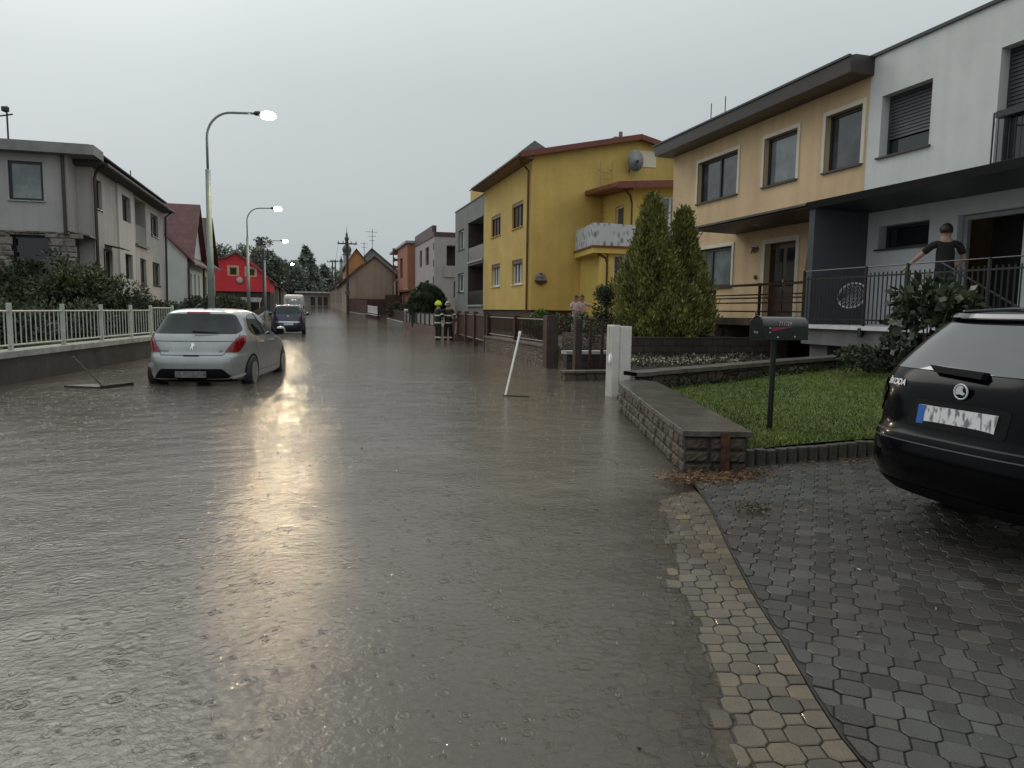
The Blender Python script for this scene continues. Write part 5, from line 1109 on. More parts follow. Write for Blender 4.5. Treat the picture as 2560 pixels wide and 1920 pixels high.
for (x,y,z,lab) in ((-3.48,47,0,'second lit street lamp, its pole in front of the red house'),(-3.71,69.5,.02,'third lit street lamp, beside the utility pole at the red house corner'),(-4.0,115,.55,'farthest tiny street lamp glowing above the end of the street')):
    c=copy_tree(l1); c.location=(x,y,z); c['label']=lab
for (x,y,z,p_) in ((-2.92,24.5,0,900),(-3.48,47,0,700),(-3.71,69.5,.02,400)):
    ld=bpy.data.lights.new('lamp_light','SPOT'); ld.energy=p_; ld.color=(1,.74,.42); ld.shadow_soft_size=.12; ld.spot_size=math.radians(112); ld.spot_blend=.35
    lo_=bpy.data.objects.new('lamp_light',ld); C.objects.link(lo_); lo_.location=(x+1.85,y,z+7.18); lo_.rotation_euler=(math.radians(-36),0,0)

# ================================================================== UTILITY POLES
def upole(x,y,z0,zt,label,arms=1):
    t=thing('utility_pole',label,'utility pole',(x,y,z0),group='wooden utility poles far down the street')
    MB().tube([(x,y,z0-.3),(x,y,zt)],[.16,.11],8).build('pole',M_bark,t)
    for k in range(arms):
        a=MB(); a.box(x-1.0,x+1.0,y-.06,y+.06,zt-.35-k*.8,zt-.22-k*.8)
        for q in (-.9,-.4,.4,.9): a.box(x+q-.04,x+q+.04,y-.04,y+.04,zt-.22-k*.8,zt-.02-k*.8)
        a.build('crossarm',M_dark,t)
for a_ in ((-4.12,75,.6,7.1,'utility pole with one crossarm against the red house corner'),(-3.9,110,1.2,8.4,'utility pole beyond the red house roof, second on the left'),(-3.37,135,1.6,9.2,'thin utility pole nearest the conifer on the left'),
           (4.03,78,.8,8.4,'tall utility pole in front of the church spire',1),(5.4,150,1.8,11.1,'right one of the close pair of far utility poles'),(4.5,140,1.7,10.3,'left one of the close pair of far utility poles'),(4.3,165,1.9,10.3,'small utility pole between conifer and pole pair')): upole(*a_)
def wire(p,q,sag,name='overhead_wire',label='thin sagging overhead wire between utility poles'):
    m=MB(); m.tube([tuple(Vector(p).lerp(Vector(q),k/10)-Vector((0,0,sag*4*(k/10)*(1-k/10)))) for k in range(11)],.012,4); return tag(m.build(name,M_dark),label,'wire','overhead wires')
wire((-3.2,75,6.9),(-3.0,110,8.2),.6); wire((4.03+.9,78,8.2),(5.4,150,11),1.2); wire((4.03-.9,78,8.2),(4.5,140,10.2),1.2)
t=thing('round_sign','small round traffic sign on the tall utility pole','traffic sign',(4.0,77.7,2.6)); MB().lathe([(0,-.02),(.28,-.02),(.28,0)],(4.0,77.75,3.05),16,'Y').build('plate',mat('sign_grey',(.12,.08,.075),.5),t)

# ================================================================== VEGETATION
L_dark=mat('dark_leaves',(.055,.072,.038),.8,.4,2,tone=True,col2=(.030,.040,.022))
L_mid=mat('mid_leaves',(.075,.10,.035),.5,.4,2,tone=True,col2=(.035,.05,.02))
L_thuja=mat('thuja_fronds',(.235,.22,.062),.7,.4,3,tone=True,col2=(.095,.115,.038))
L_far=mat('hazed_far_foliage',(.22,.25,.225),.8,.3,.5,tone=True,col2=(.16,.19,.17))  # leaf colour lightened and greyed to stand in for distance haze
L_bright=mat('bright_leaves',(.13,.19,.035),.5,.3,2,tone=True,col2=(.06,.09,.02))
# two-peaked thuja
t=thing('thuja','big double-peaked golden green thuja conifer in front of the apricot house','conifer',(8.9,17,.5)); TH=[]
P=[];D=[];T=[]
def th_cone(cx,cy,z0,z1,r0,n,prof):
    for _ in range(n):
        f=RNG.uniform(0,1)**1.15; z=z0+(z1-z0)*f; rr=r0*np.interp(f,prof[0],prof[1]); a=RNG.uniform(0,2*PI)
        lump=1+.16*math.sin(a*5+z*3.1)+.12*math.sin(a*9-z*5.3)+RNG.normal()*.05
        q=RNG.uniform(.62,1.0)**.5*lump; c0=np.array([cx+rr*q*math.cos(a),cy+rr*q*math.sin(a),z])
        k=12; o=RNG.normal(size=(k,3))*.06; P.append(c0+o); D.append(np.array([math.cos(a)*.55,math.sin(a)*.55,1.0])+RNG.normal(size=(k,3))*.35)
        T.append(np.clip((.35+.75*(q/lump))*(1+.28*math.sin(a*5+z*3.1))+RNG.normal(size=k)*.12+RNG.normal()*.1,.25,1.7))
pr=([0,.08,.3,.55,.72,.88,1],[.80,.95,1.0,.74,.42,.24,.05])
th_cone(8.46,17,.75,4.28,.78,2600,pr); th_cone(9.42,17.1,.72,4.0,.72,2400,pr); th_cone(8.90,16.7,.75,2.55,.90,1900,pr)
P=np.concatenate(P);D=np.concatenate(D);T=np.concatenate(T)
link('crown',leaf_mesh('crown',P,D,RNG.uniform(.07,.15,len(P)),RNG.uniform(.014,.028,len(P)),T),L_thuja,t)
m=MB(); m.tube([(8.6,17,.3),(8.6,17,3.6)],[.09,.02],7); m.tube([(9.25,17.1,.3),(9.25,17.1,3.4)],[.09,.02],7); m.build('trunk',M_bark,t)
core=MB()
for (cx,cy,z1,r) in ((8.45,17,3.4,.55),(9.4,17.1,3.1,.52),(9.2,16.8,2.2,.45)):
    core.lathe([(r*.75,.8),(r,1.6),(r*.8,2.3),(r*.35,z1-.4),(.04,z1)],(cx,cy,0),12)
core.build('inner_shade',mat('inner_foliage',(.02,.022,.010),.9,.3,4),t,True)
bush('juniper','dark spreading evergreen bush between the thuja and the two women','bush',(9.55,21,1.35),(.95,1.0,.95),60,130,.30,.13,.02,L_dark)
bush('juniper','small green spur bush low in front of the dark evergreen','bush',(8.0,20.6,1.0),(.6,.5,.32),26,90,.18,.08,.018,L_mid)
bush('yellow_shrub','bright yellow-green shrub below the yellow house wall','bush',(8.0,24.6,.98),(.75,.6,.42),30,110,.2,.09,.025,L_bright)
bush('thuja_side_bush','green bush at the right foot of the thuja, touching the porch railing','bush',(9.95,17.5,1.40),(.28,.35,.6),34,110,.2,.10,.02,L_mid)
bush('ground_ivy','low dark ground-cover bush on the planter corner behind the gate posts','bush',(7.15,16.6,.88),(.35,1.1,.20),26,70,.16,.07,.02,L_dark)
# magnolia-like shrub in front of the balcony
p_,d_,to=clumps(44,24,(9.05,8.8,1.36),(.52,.52,.66),.19,.35)
t=thing('broadleaf_shrub','broad-leaved shrub standing in front of the white house balcony','shrub',(9,8.75,.5))
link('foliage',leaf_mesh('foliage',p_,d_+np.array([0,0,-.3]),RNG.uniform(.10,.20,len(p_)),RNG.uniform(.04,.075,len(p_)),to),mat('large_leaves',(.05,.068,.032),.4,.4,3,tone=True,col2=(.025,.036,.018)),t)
m=MB()
for k in range(7): a=k*.9; m.tube([(9,8.75,.3),(9+.15*math.cos(a),8.75+.15*math.sin(a),.9),(9+.45*math.cos(a),8.75+.45*math.sin(a),1.7)],[.022,.016,.006],6)
m.build('stem',M_bark,t)
bush('ground_juniper','low dark evergreen mound at the far lawn corner near the black car','bush',(9.4,9.9,.72),(1.3,.5,.28),34,90,.18,.08,.02,L_dark)
# clipped round bush far right
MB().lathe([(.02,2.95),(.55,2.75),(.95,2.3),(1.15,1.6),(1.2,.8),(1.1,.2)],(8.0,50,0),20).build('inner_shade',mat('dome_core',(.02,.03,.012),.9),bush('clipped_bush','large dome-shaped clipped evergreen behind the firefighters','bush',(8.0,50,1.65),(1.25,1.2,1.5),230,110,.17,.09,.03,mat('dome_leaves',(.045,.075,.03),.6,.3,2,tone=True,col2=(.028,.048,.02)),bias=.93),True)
bush('hedge_bush','brownish bush beside the salmon house wall','bush',(7.6,62,1.2),(1.1,.9,.8),34,90,.3,.14,.04,L_dark)
# left garden
bush('garden_shrub','tall loose shrub in front of the stone-clad lower wall','shrub',(-8.2,27,1.75),(1.9,1.0,1.25),80,70,.34,.15,.045,L_dark,bias=.25)
bush('garden_shrub','leafy green shrub above the railing, in the middle of the left garden','shrub',(-7.35,26,1.75),(1.35,.9,.75),60,80,.3,.14,.04,L_mid,bias=.25)
bush('garden_shrub','shrub at the far end of the left garden near the downpipe','shrub',(-6.6,28.5,1.6),(1.0,.9,.75),44,80,.28,.13,.035,L_mid,bias=.25)
bush('garden_shrub','dark shrub at the left picture edge behind the railing','shrub',(-9.4,23,1.6),(1.6,1.1,1.1),64,80,.32,.15,.045,L_dark,bias=.25)
bush('garden_shrub','dark low shrub directly behind the first railing panels','shrub',(-6.6,17.5,.95),(1.0,1.6,.5),60,80,.26,.11,.035,L_dark)
bush('garden_shrub','dark low shrub behind the middle railing panels','shrub',(-6.2,21.5,.95),(1.1,1.8,.5),60,80,.26,.11,.035,L_dark)
bush('garden_hedge','dark green hedge running behind the railing towards the street lamp','hedge',(-5.8,30,.95),(.9,5,.65),110,80,.34,.14,.04,L_dark)
bush('garden_hedge','dark hedge in front of the red house, behind the second lamp','hedge',(-5.6,55,1.15),(1.2,9,.75),110,60,.5,.22,.06,L_dark)
bush('roadside_bush','round green bush beside the tall lamp pole','bush',(-4.9,37,1.15),(.75,.8,.75),40,90,.25,.12,.03,L_dark)
# white garden bench slats glimpsed behind the railing
t=thing('garden_border','pale timber garden border behind the white railing','border',(-6,17,.5))
m=MB(); m.box(-6.3,-6.25,13,22,.72,.84); m.box(-6.3,-6.25,13,22,.88,.93)
for k in range(9): m.box(-6.32,-6.22,13+k*1.1,13.08+k*1.1,.4,.95)
m.build('rails',mat('weathered_timber',(.22,.22,.23),.6,.2,4),t)
K=9000; gx_=RNG.uniform(-8,-5.4,K)+0; gy_=RNG.uniform(12,25,K); ok=gx_< -5.35+.127*(gy_-14.06)+.0
D_=RNG.normal(size=(K,3))*.4+np.array([0,0,1])
tag(link('left_grass',leaf_mesh('left_grass',np.stack([gx_,gy_,np.full(K,.43)],1)[ok],D_[ok],RNG.uniform(.06,.16,ok.sum()),RNG.uniform(.006,.014,ok.sum()),RNG.uniform(.5,1.3,ok.sum())),MATS['grass_blades']),'long grass in the garden behind the white railing','grass',kind='stuff')
# distant trees
conifer('large dark conifer with level branches at the end of the street','dummy',0,0,0,0,None) if False else None
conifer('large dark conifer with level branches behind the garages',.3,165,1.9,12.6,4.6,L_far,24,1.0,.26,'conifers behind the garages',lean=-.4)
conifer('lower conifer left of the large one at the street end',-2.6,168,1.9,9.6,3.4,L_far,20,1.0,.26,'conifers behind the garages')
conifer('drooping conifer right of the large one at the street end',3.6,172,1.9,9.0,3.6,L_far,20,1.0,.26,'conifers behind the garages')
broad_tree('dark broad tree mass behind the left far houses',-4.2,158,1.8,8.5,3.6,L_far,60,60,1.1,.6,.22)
broad_tree('rounded tree behind the red house, right of its chimney',-7.3,108,1,9.6,2.3,L_far,60,50,.7,.4,.15)
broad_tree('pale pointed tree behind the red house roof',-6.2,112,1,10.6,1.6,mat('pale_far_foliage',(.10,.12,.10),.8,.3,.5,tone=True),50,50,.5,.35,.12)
broad_tree('tree seen between the brown roof and the red house',-12.4,108,1,10.4,2.2,L_far,60,50,.8,.4,.15)
broad_tree('low dark tree right of the second lamp pole',-5.0,112,1,8.0,1.9,L_far,50,50,.7,.4,.15)
for k,(x,y,h) in enumerate(((-9,140,8),(-14,150,9),(8,185,9),(13,190,10),(18,180,10))):
    broad_tree(['farther tree on the low skyline, far left','second skyline tree left of the street','skyline tree right of the conifers','broad skyline tree behind the terrace','skyline tree behind the tan gable'][k],x,y,2,h,3.2,L_far,50,50,1.0,.5,.2)
earth('wooded_hill',[(-60,175),(-6,175),(6,178),(60,180),(60,230),(-60,230)],1.5,6.0,mat('hill_green',(.06,.075,.06),.9,.3,.2))
# ================================================================== CARS
def slices(keys, n=88, nz=46):
    """horizontal slices (z, rear y, front y, half width, roundness) -> closed smooth shell"""
    K=np.array(keys); zs=[]
    for i in range(len(K)-1):
        m=max(2,int(round((K[i+1,0]-K[i,0])/.028))); zs+=list(np.linspace(K[i,0],K[i+1,0],m,endpoint=False))
    zs.append(K[-1,0]); V=[];F=[]
    # smooth (monotone) interpolation
    def itp(z,c):
        i=int(np.searchsorted(K[:,0],z,side='right')-1); i=min(max(i,0),len(K)-2)
        h=K[i+1,0]-K[i,0]; t=(z-K[i,0])/h
        def sl(j):
            if j<=0 : return (K[1,c]-K[0,c])/(K[1,0]-K[0,0])
            if j>=len(K)-1: return (K[-1,c]-K[-2,c])/(K[-1,0]-K[-2,0])
            a=(K[j,c]-K[j-1,c])/(K[j,0]-K[j-1,0]); b=(K[j+1,c]-K[j,c])/(K[j+1,0]-K[j,0])
            return 0 if a*b<=0 else 2*a*b/(a+b)
        m0,m1=sl(i)*h,sl(i+1)*h; y0,y1=K[i,c],K[i+1,c]
        return (2*t**3-3*t*t+1)*y0+(t**3-2*t*t+t)*m0+(-2*t**3+3*t*t)*y1+(t**3-t*t)*m1
    for z in zs:
        yr,yf,w,e=[itp(z,c) for c in (1,2,3,4)]; cy=(yr+yf)/2; hl=(yf-yr)/2
        for k in range(n):
            t=2*PI*(k+.5)/n; c,s=math.cos(t),math.sin(t)
            # even spacing along the rounded rectangle
            r=(abs(c)**e+abs(s)**e)**(-1/e); V.append((w*c*r, cy+hl*s*r, z))
    m=len(zs)
    for i in range(m-1):
        for k in range(n): F.append((i*n+k,i*n+(k+1)%n,(i+1)*n+(k+1)%n,(i+1)*n+k))
    F.append(tuple(range(n-1,-1,-1))); F.append(tuple((m-1)*n+k for k in range(n)))
    return V,F
def densify(poly,st):
    out=[]
    for i in range(len(poly)):
        a,b=poly[i],poly[(i+1)%len(poly)]; n=max(1,int(math.dist(a,b)/st))
        out+=[(a[0]+(b[0]-a[0])*k/n,a[1]+(b[1]-a[1])*k/n) for k in range(n)]
    return out
def rnd(poly,r=.04,n=4):
    """round the corners of a polygon"""
    out=[]; N_=len(poly)
    for i in range(N_):
        p=np.array(poly[i]);a=np.array(poly[i-1]);b=np.array(poly[(i+1)%N_]); da=(a-p);db=(b-p); la=np.linalg.norm(da);lb=np.linalg.norm(db); q=min(r,la*.45,lb*.45)
        s=p+da/la*q; e=p+db/lb*q
        for k in range(n+1): t=k/n; v=(1-t)**2*s+2*t*(1-t)*p+t*t*e; out.append((float(v[0]),float(v[1])))
    return out
def decal(bvh, poly, D, U, org, off=.004, st=.03, inset=False):
    """patch cut to a 2D outline, laid on the body skin along direction D"""
    D=Vector(D).normalized(); U=Vector(U).normalized(); org=Vector(org); b=densify(poly,st)
    xs=[p[0] for p in b]; zs=[p[1] for p in b]; pts=list(b); nb=len(b)
    def inside(x,y):
        c=False
        for i in range(nb):
            x1,y1=b[i];x2,y2=b[i-1]
            if (y1>y)!=(y2>y) and x<(x2-x1)*(y-y1)/(y2-y1)+x1: c=not c
        return c
    gxx=np.arange(min(xs)+st,max(xs),st); gzz=np.arange(min(zs)+st,max(zs),st)
    for x in gxx:
        for z in gzz:
            if inside(x,z) and min(math.dist((x,z),q) for q in b)>st*.45: pts.append((float(x),float(z)))
    v,e,f,_,_,_=delaunay_2d_cdt([Vector(p) for p in pts],[],[list(range(nb))],1,1e-5)
    V=[];ok=[]
    for p in v:
        o=org+U*p.x+Vector((0,0,p.y))-D*4
        hit=bvh.ray_cast(o,D)
        if hit[0] is None: V.append((0,0,0)); ok.append(False)
        else: V.append(tuple(hit[0]+hit[1]*off*(1 if hit[1].dot(D)<0 else -1))); ok.append(True)
    F=[tuple(q) for q in f if all(ok[i] for i in q)]
    m=MB(); m.v=V; m.f=F; return m
def ribbon(pl,w):
    """thin closed strip polygon round a polyline"""
    L_=[];R_=[]
    for i,p in enumerate(pl):
        a=np.array(pl[max(i-1,0)]);b=np.array(pl[min(i+1,len(pl)-1)]); d=(b-a)/np.linalg.norm(b-a); n_=np.array([-d[1],d[0]])*w/2
        L_.append(tuple(np.array(p)+n_)); R_.append(tuple(np.array(p)-n_))
    return L_+R_[::-1]
def car(name,label,cat,loc,rz,keys,paint,group=None):
    t=thing(name,label,cat,loc,rz,group,local=True)
    V,F=slices(keys); me=bpy.data.meshes.new('body'); me.from_pydata(V,[],F)
    bm=bmesh.new(); bm.from_mesh(me); bmesh.ops.recalc_face_normals(bm,faces=bm.faces); bm.to_mesh(me); bm.free()
    bvh=BVHTree.FromPolygons([v.co[:] for v in me.vertices],[list(p.vertices) for p in me.polygons])
    body=link('body',me,paint,t,True)
    return t,body,bvh
REAR=dict(D=(0,1,0),U=(1,0,0)); RS=dict(D=(-1,0,0),U=(0,1,0)); LS=dict(D=(1,0,0),U=(0,1,0))
M_tyre=mat('tyre_rubber',(.012,.012,.013),.6,.2,8); M_alloy=mat('alloy_rim',(.45,.46,.47),.3,.1,8,metal=.7)
M_cglass=mat('car_glass',(.014,.024,.024),.03,.4,2.5,spec=.45); M_bglass=mat('sky_reflecting_glass',(.03,.036,.036),.04,.3,2,spec=1,coat=.5); M_bplastic=mat('black_bumper_plastic',(.007,.007,.008),.75,.2,8,spec=.15)
M_red=mat('red_lamp_lens',(.26,.004,.012),.08,.25,7,coat=.6); M_chrome=mat('chrome',(.7,.72,.74),.12,.05,5,metal=1)
M_silver=mat('silver_paint',(.36,.375,.385),.28,.08,2,metal=.4,coat=.6); M_seam=mat('panel_gap',(.02,.02,.02),.6)
def wheel(t,x,y,r,side,w=.20):
    m=MB(); s=side; m.lathe([(r*.62,-w/2),(r*.93,-w/2),(r,-w*.35),(r,w*.35),(r*.93,w/2),(r*.66,w/2)],(x,y,r),28,'X'); W_=m.build('wheel',M_tyre,t,True)
    m=MB(); xo=x+s*(w/2-.005)
    m.lathe([(r*.60,-.012),(r*.66,0),(r*.66,.012),(r*.60,.012)],(xo,y,r),28,'X')
    for k in range(5):
        for dq in (-.13,.13):
            a=k*2*PI/5+.3+dq; c,sn=math.cos(a),math.sin(a); b=.020
            m.add([(xo+s*.02,y+.05*c-b*sn,r+.05*sn+b*c),(xo+s*.02,y+.05*c+b*sn,r+.05*sn-b*c),(xo,y+r*.63*c+b*sn*1.2,r+r*.63*sn-b*c*1.2),(xo,y+r*.63*c-b*sn*1.2,r+r*.63*sn+b*c*1.2)],[(0,1,2,3)])
    m.lathe([(0,-.01),(.06,-.01),(.055,.02),(0,.025)],(xo,y,r),14,'X'); m.build('rim',M_alloy,W_)
    m=MB(); m.lathe([(0,-.01),(r*.62,-.01),(r*.62,.0),(0,.0)],(x+s*(w/2-.10),y,r),20,'X'); m.build('brake_disc',M_dark,W_)
def arches(t,bvh,ys,r,z):
    for k,y in enumerate(ys):
        for sd in (RS,LS):
            poly=[(y+r*math.cos(a),z+r*math.sin(a)) for a in [-.15+k2*(PI+.3)/20 for k2 in range(21)]]
            decal(bvh,poly,org=(0,0,0),off=.004,st=.05,**sd).build('wheel_arch',M_bplastic,t)
def plate_mat():
    """number plate with smeared, unreadable dark marks"""
    m=bpy.data.materials.new('number_plate_face'); nt,N,L=nodes_of(m); out=N.new('ShaderNodeOutputMaterial'); b=N.new('ShaderNodeBsdfPrincipled'); L.new(b.outputs[0],out.inputs[0]); b.inputs['Roughness'].default_value=.35
    tc=N.new('ShaderNodeTexCoord'); mp=N.new('ShaderNodeMapping'); mp.inputs['Scale'].default_value=(38,38,14); L.new(tc.outputs['Object'],mp.inputs[0])
    n=N.new('ShaderNodeTexNoise'); n.inputs['Scale'].default_value=1; n.inputs['Detail'].default_value=1; L.new(mp.outputs[0],n.inputs['Vector'])
    r=N.new('ShaderNodeValToRGB'); r.color_ramp.elements[0].position=.36; r.color_ramp.elements[0].color=(.18,.18,.19,1); r.color_ramp.elements[1].position=.5; r.color_ramp.elements[1].color=(.72,.72,.72,1)
    L.new(n.outputs[0],r.inputs[0]); L.new(r.outputs[0],b.inputs['Base Color']); return m
PLM=plate_mat(); M_eu=mat('blue_band',(.02,.13,.50),.4,.1,5)
def plate(t,y,z,tilt=0,x=0,w=.52,h=.112,band=.05,m_=None):
    ty=lambda q: y+tilt*(q-z)
    q=MB(); q.add([(x-w/2,ty(z-h/2),z-h/2),(x+w/2,ty(z-h/2),z-h/2),(x+w/2,ty(z+h/2),z+h/2),(x-w/2,ty(z+h/2),z+h/2),(x-w/2,ty(z-h/2)+.02,z-h/2),(x+w/2,ty(z-h/2)+.02,z-h/2),(x+w/2,ty(z+h/2)+.02,z+h/2),(x-w/2,ty(z+h/2)+.02,z+h/2)],[(0,1,2,3),(4,5,6,7),(0,1,5,4),(3,2,6,7),(0,3,7,4),(1,2,6,5)])
    P_=q.build('number_plate',m_ or PLM,t)
    q=MB(); q.quad((x-w/2,ty(z-h/2)-.0025,z-h/2),(x-w/2+band,ty(z-h/2)-.0025,z-h/2),(x-w/2+band,ty(z+h/2)-.0025,z+h/2),(x-w/2,ty(z+h/2)-.0025,z+h/2)); q.build('country_band',M_eu,P_)
sym=lambda P_:[(-x,z) for x,z in P_][::-1]

# ---- silver hatchback
keys=[(.17,.24,4.00,.84,4),(.24,.09,4.16,.89,4.5),(.36,.02,4.24,.90,4.5),(.52,0,4.27,.905,4.5),(.64,.03,4.24,.908,4.5),(.70,.09,4.15,.906,4.6),(.80,.12,3.95,.902,4.8),(.90,.16,3.55,.89,5),
      (.98,.20,3.18,.865,5),(1.06,.27,3.02,.83,5),(1.16,.36,2.84,.785,5),(1.28,.45,2.62,.725,4.8),(1.37,.50,2.44,.67,4.6),(1.42,.55,2.30,.61,4.2),(1.455,.66,2.16,.52,3.6),(1.478,.86,1.98,.38,3),(1.488,1.15,1.75,.18,2.6)]
hd=-math.radians(9.4); hc=Vector((-1.86,14.35,0)); hv=Vector((math.sin(math.radians(9.4)),math.cos(math.radians(9.4)),0)); hl=hc-hv*.78
t,body,bvh=car('hatchback','silver hatchback parked in the flood water, seen from behind, red rear lamps','car',(hl.x,hl.y,-.12),hd,keys,M_silver); SC=t
gl=rnd([(-.60,1.385),(.60,1.385),(.755,1.10),(.70,1.035),(-.70,1.035),(-.755,1.10)],.07); decal(bvh,gl,org=(0,0,0),**REAR).build('rear_window',M_cglass,t,True)
for s_ in (1,-1):
    DG=dict(D=(-s_*.5,.866,0),U=(.866,s_*.5,0)); LP=rnd([(.535,.715),(.78,.708),(.85,.77),(.965,.90),(.985,1.0),(.90,1.012),(.76,.96),(.64,.84)],.03); LP=LP if s_==1 else sym(LP)
    decal(bvh,LP,org=(0,0,0),off=.007,st=.022,**DG).build('tail_lamp',M_red,t,True)
    side=rnd([(.80,1.10),(.93,1.26),(1.15,1.365),(1.55,1.40),(2.05,1.375),(2.45,1.27),(2.98,1.02),(2.90,.985),(1.2,.975),(.98,1.0)],.05)
    sw=decal(bvh,side,org=(0,0,0),off=.004,**(RS if s_==1 else LS)).build('side_window',M_cglass,t,True)
    for pl in ([(1.78,.985),(1.70,1.39)],[(2.55,.985),(2.52,1.24)]): decal(bvh,ribbon(pl,.06),org=(0,0,0),off=.008,st=.04,**(RS if s_==1 else LS)).build('window_pillar',M_bplastic,sw)
    m=MB()
    for pl in ([(1.78,.97),(1.80,.5),(1.74,.33)],[(2.85,.97),(2.88,.6),(2.80,.33)],[(.98,.97),(1.0,.80),(1.12,.62)],[(1.12,.33),(2.8,.33)]):
        d__=decal(bvh,ribbon(pl,.010),org=(0,0,0),off=.003,st=.03,**(RS if s_==1 else LS)); m.add(d__.v,d__.f)
    m.build('door_gaps',M_seam,t)
    decal(bvh,ribbon([(1.45,.60),(2.5,.60)],.03),org=(0,0,0),off=.012,st=.05,**(RS if s_==1 else LS)).build('rubbing_strip',M_silver,t)
    for yy in (1.25,2.15):
        m=MB(); m.tube([(s_*.895,yy,.86),(s_*.925,yy+.04,.865),(s_*.925,yy+.17,.865),(s_*.895,yy+.21,.86)],.015,6); m.build('door_handle',M_silver,t,True)
    m=MB(); m.lathe([(.02,-.10),(.085,-.06),(.10,.0),(.09,.06),(.03,.10)],(s_*.99,2.72,1.03),12,'X'); m.v=[(x,2.72+(y-2.72)*.8,z) for x,y,z in m.v]; mr_o=m.build('mirror',M_silver,t,True)
    m=MB(); m.tube([(s_*.86,2.78,.97),(s_*.93,2.74,.99)],.03,6); m.box(s_*.99-.08,s_*.99+.08,2.635,2.65,.96,1.08); m.build('mirror_base',M_bplastic,mr_o)
brk=rnd([(-.20,1.415),(.20,1.415),(.20,1.385),(-.20,1.385)],.01); decal(bvh,brk,org=(0,0,0),off=.012,**REAR).build('brake_lamp',M_red,t)
ins=rnd([(-.52,.43),(.52,.43),(.72,.20),(-.72,.20)],.05); di=decal(bvh,ins,org=(0,0,0),off=.006,**REAR).build('bumper_insert',M_bplastic,t,True)
decal(bvh,ribbon([(-.62,.255),(-.25,.255)],.016),org=(0,0,0),off=.014,**REAR).build('chrome_strip',M_chrome,di); decal(bvh,ribbon([(.25,.255),(.62,.255)],.016),org=(0,0,0),off=.014,**REAR).build('chrome_strip',M_chrome,di)
m=MB()
for pl in ([(-.74,1.02),(-.72,.86),(-.56,.72),(-.52,.665),(.52,.665),(.56,.72),(.72,.86),(.74,1.02)],): d__=decal(bvh,ribbon(pl,.012),org=(0,0,0),off=.003,st=.02,**REAR); m.add(d__.v,d__.f)
d__=decal(bvh,ribbon([(-.66,.905),(.66,.905)],.012),org=(0,0,0),off=.002,**REAR); m.add(d__.v,d__.f); m.build('tailgate_gap',M_seam,t)
decal(bvh,ribbon([(-.13,.655),(.13,.655)],.022),org=(0,0,0),off=.004,**REAR).build('tailgate_handle',M_bplastic,t)
plate(t,-.018,.335,0,m_=mat('smeared_plate',(.20,.20,.21),.4,.35,14,col2=(.06,.055,.05)),band=.001)
# rampant lion emblem, as an abstract polygon figure
lion=[(-.030,-.055),(-.018,-.052),(-.012,-.02),(.004,-.03),(.012,-.055),(.026,-.055),(.014,-.018),(.018,.005),(.040,-.002),(.042,.008),(.020,.018),(.040,.030),(.036,.040),(.016,.034),(.012,.055),(-.010,.050),(-.018,.030),(-.008,.020),(-.020,-.010)]
decal(bvh,[(x*1.15,.815+z*1.15) for x,z in lion],org=(0,0,0),off=.012,st=.012,**REAR).build('badge',M_chrome,t)
def stick_text(t,bvh,txt,size,x,z,m_,off=.006,shear=0.,name='lettering',bold=0.):
    me=text_mesh(txt,size,0.0008,shear,bold)
    for v in me.vertices:
        o=Vector((x+v.co.x,-3,z+v.co.y)); h=bvh.ray_cast(o,Vector((0,1,0)))
        if h[0] is not None: v.co=Vector((h[0].x,h[0].y-off-v.co.z,h[0].z))
    return link(name,me,m_,t)
M_let=mat('silver_lettering',(.62,.63,.64),.35,.05,5); stick_text(t,bvh,'PEUGEOT',.045,-.48,.735,mat('grey_lettering',(.16,.16,.17),.35)); stick_text(t,bvh,'308',.05,.48,.735,MATS['grey_lettering'])
m=MB(); m.tube([(0,.215,1.075),(.03,.20,1.07),(.42,.235,1.055)],[.022,.018,.007],6); m.build('rear_wiper',M_bplastic,t)
m=MB(); m.lathe([(.05,-.01),(.045,.02),(.02,.05),(.012,.055)],(0,.95,1.48),10); m.tube([(0,.95,1.52),(0,.80,1.66)],.006,4); m.build('roof_aerial',M_bplastic,t)
m=MB(); m.lathe([(.05,-.01),(.05,.0),(0,.004)],(-.66,.018,.50),14,'Y'); m.build('tow_eye_cover',M_silver,t)
decal(bvh,rnd([(.66,.235),(.86,.31),(.84,.34),(.60,.275)],.012),org=(0,0,0),off=.006,st=.02,**REAR).build('reflector',mat('pale_reflector',(.55,.5,.5),.2,.1,5),t)
arches(t,bvh,(.78,3.39),.355,.31)
for s_ in (1,-1):
    for yy in (.78,3.39): wheel(t,s_*.812,yy,.315,s_,.18)

# ---- black estate at the right edge
keys=[(.20,.35,4.1,.72,4),(.26,.12,4.42,.85,4.2),(.36,.03,4.52,.89,4.4),(.50,.0,4.56,.905,4.6),(.62,.02,4.56,.908,4.6),(.68,.055,4.5,.906,4.6),(.78,.085,4.2,.905,4.8),(.90,.12,3.85,.90,5),(.98,.155,3.4,.885,5),
      (1.04,.20,3.25,.86,5),(1.14,.30,3.05,.815,5),(1.26,.42,2.82,.755,4.8),(1.33,.49,2.66,.70,4.6),(1.375,.52,2.5,.645,4.2),(1.405,.62,2.3,.56,3.6),(1.42,.85,2.1,.40,3),(1.428,1.15,1.85,.18,2.6)]
M_bpaint=mat('black_paint',(.003,.003,.004),.14,.15,3,spec=.11)
t,body,bvh=car('estate_car','black estate car parked on the paved driveway, cut off by the right picture edge','car',(3.52,3.28,.035),-PI/2,keys,M_bpaint); BC=t
decal(bvh,rnd([(-.60,1.325),(.60,1.325),(.76,1.09),(.74,1.035),(-.74,1.035),(-.76,1.09)],.05),org=(0,0,0),st=.035,**REAR).build('rear_window',M_bglass,t,True)
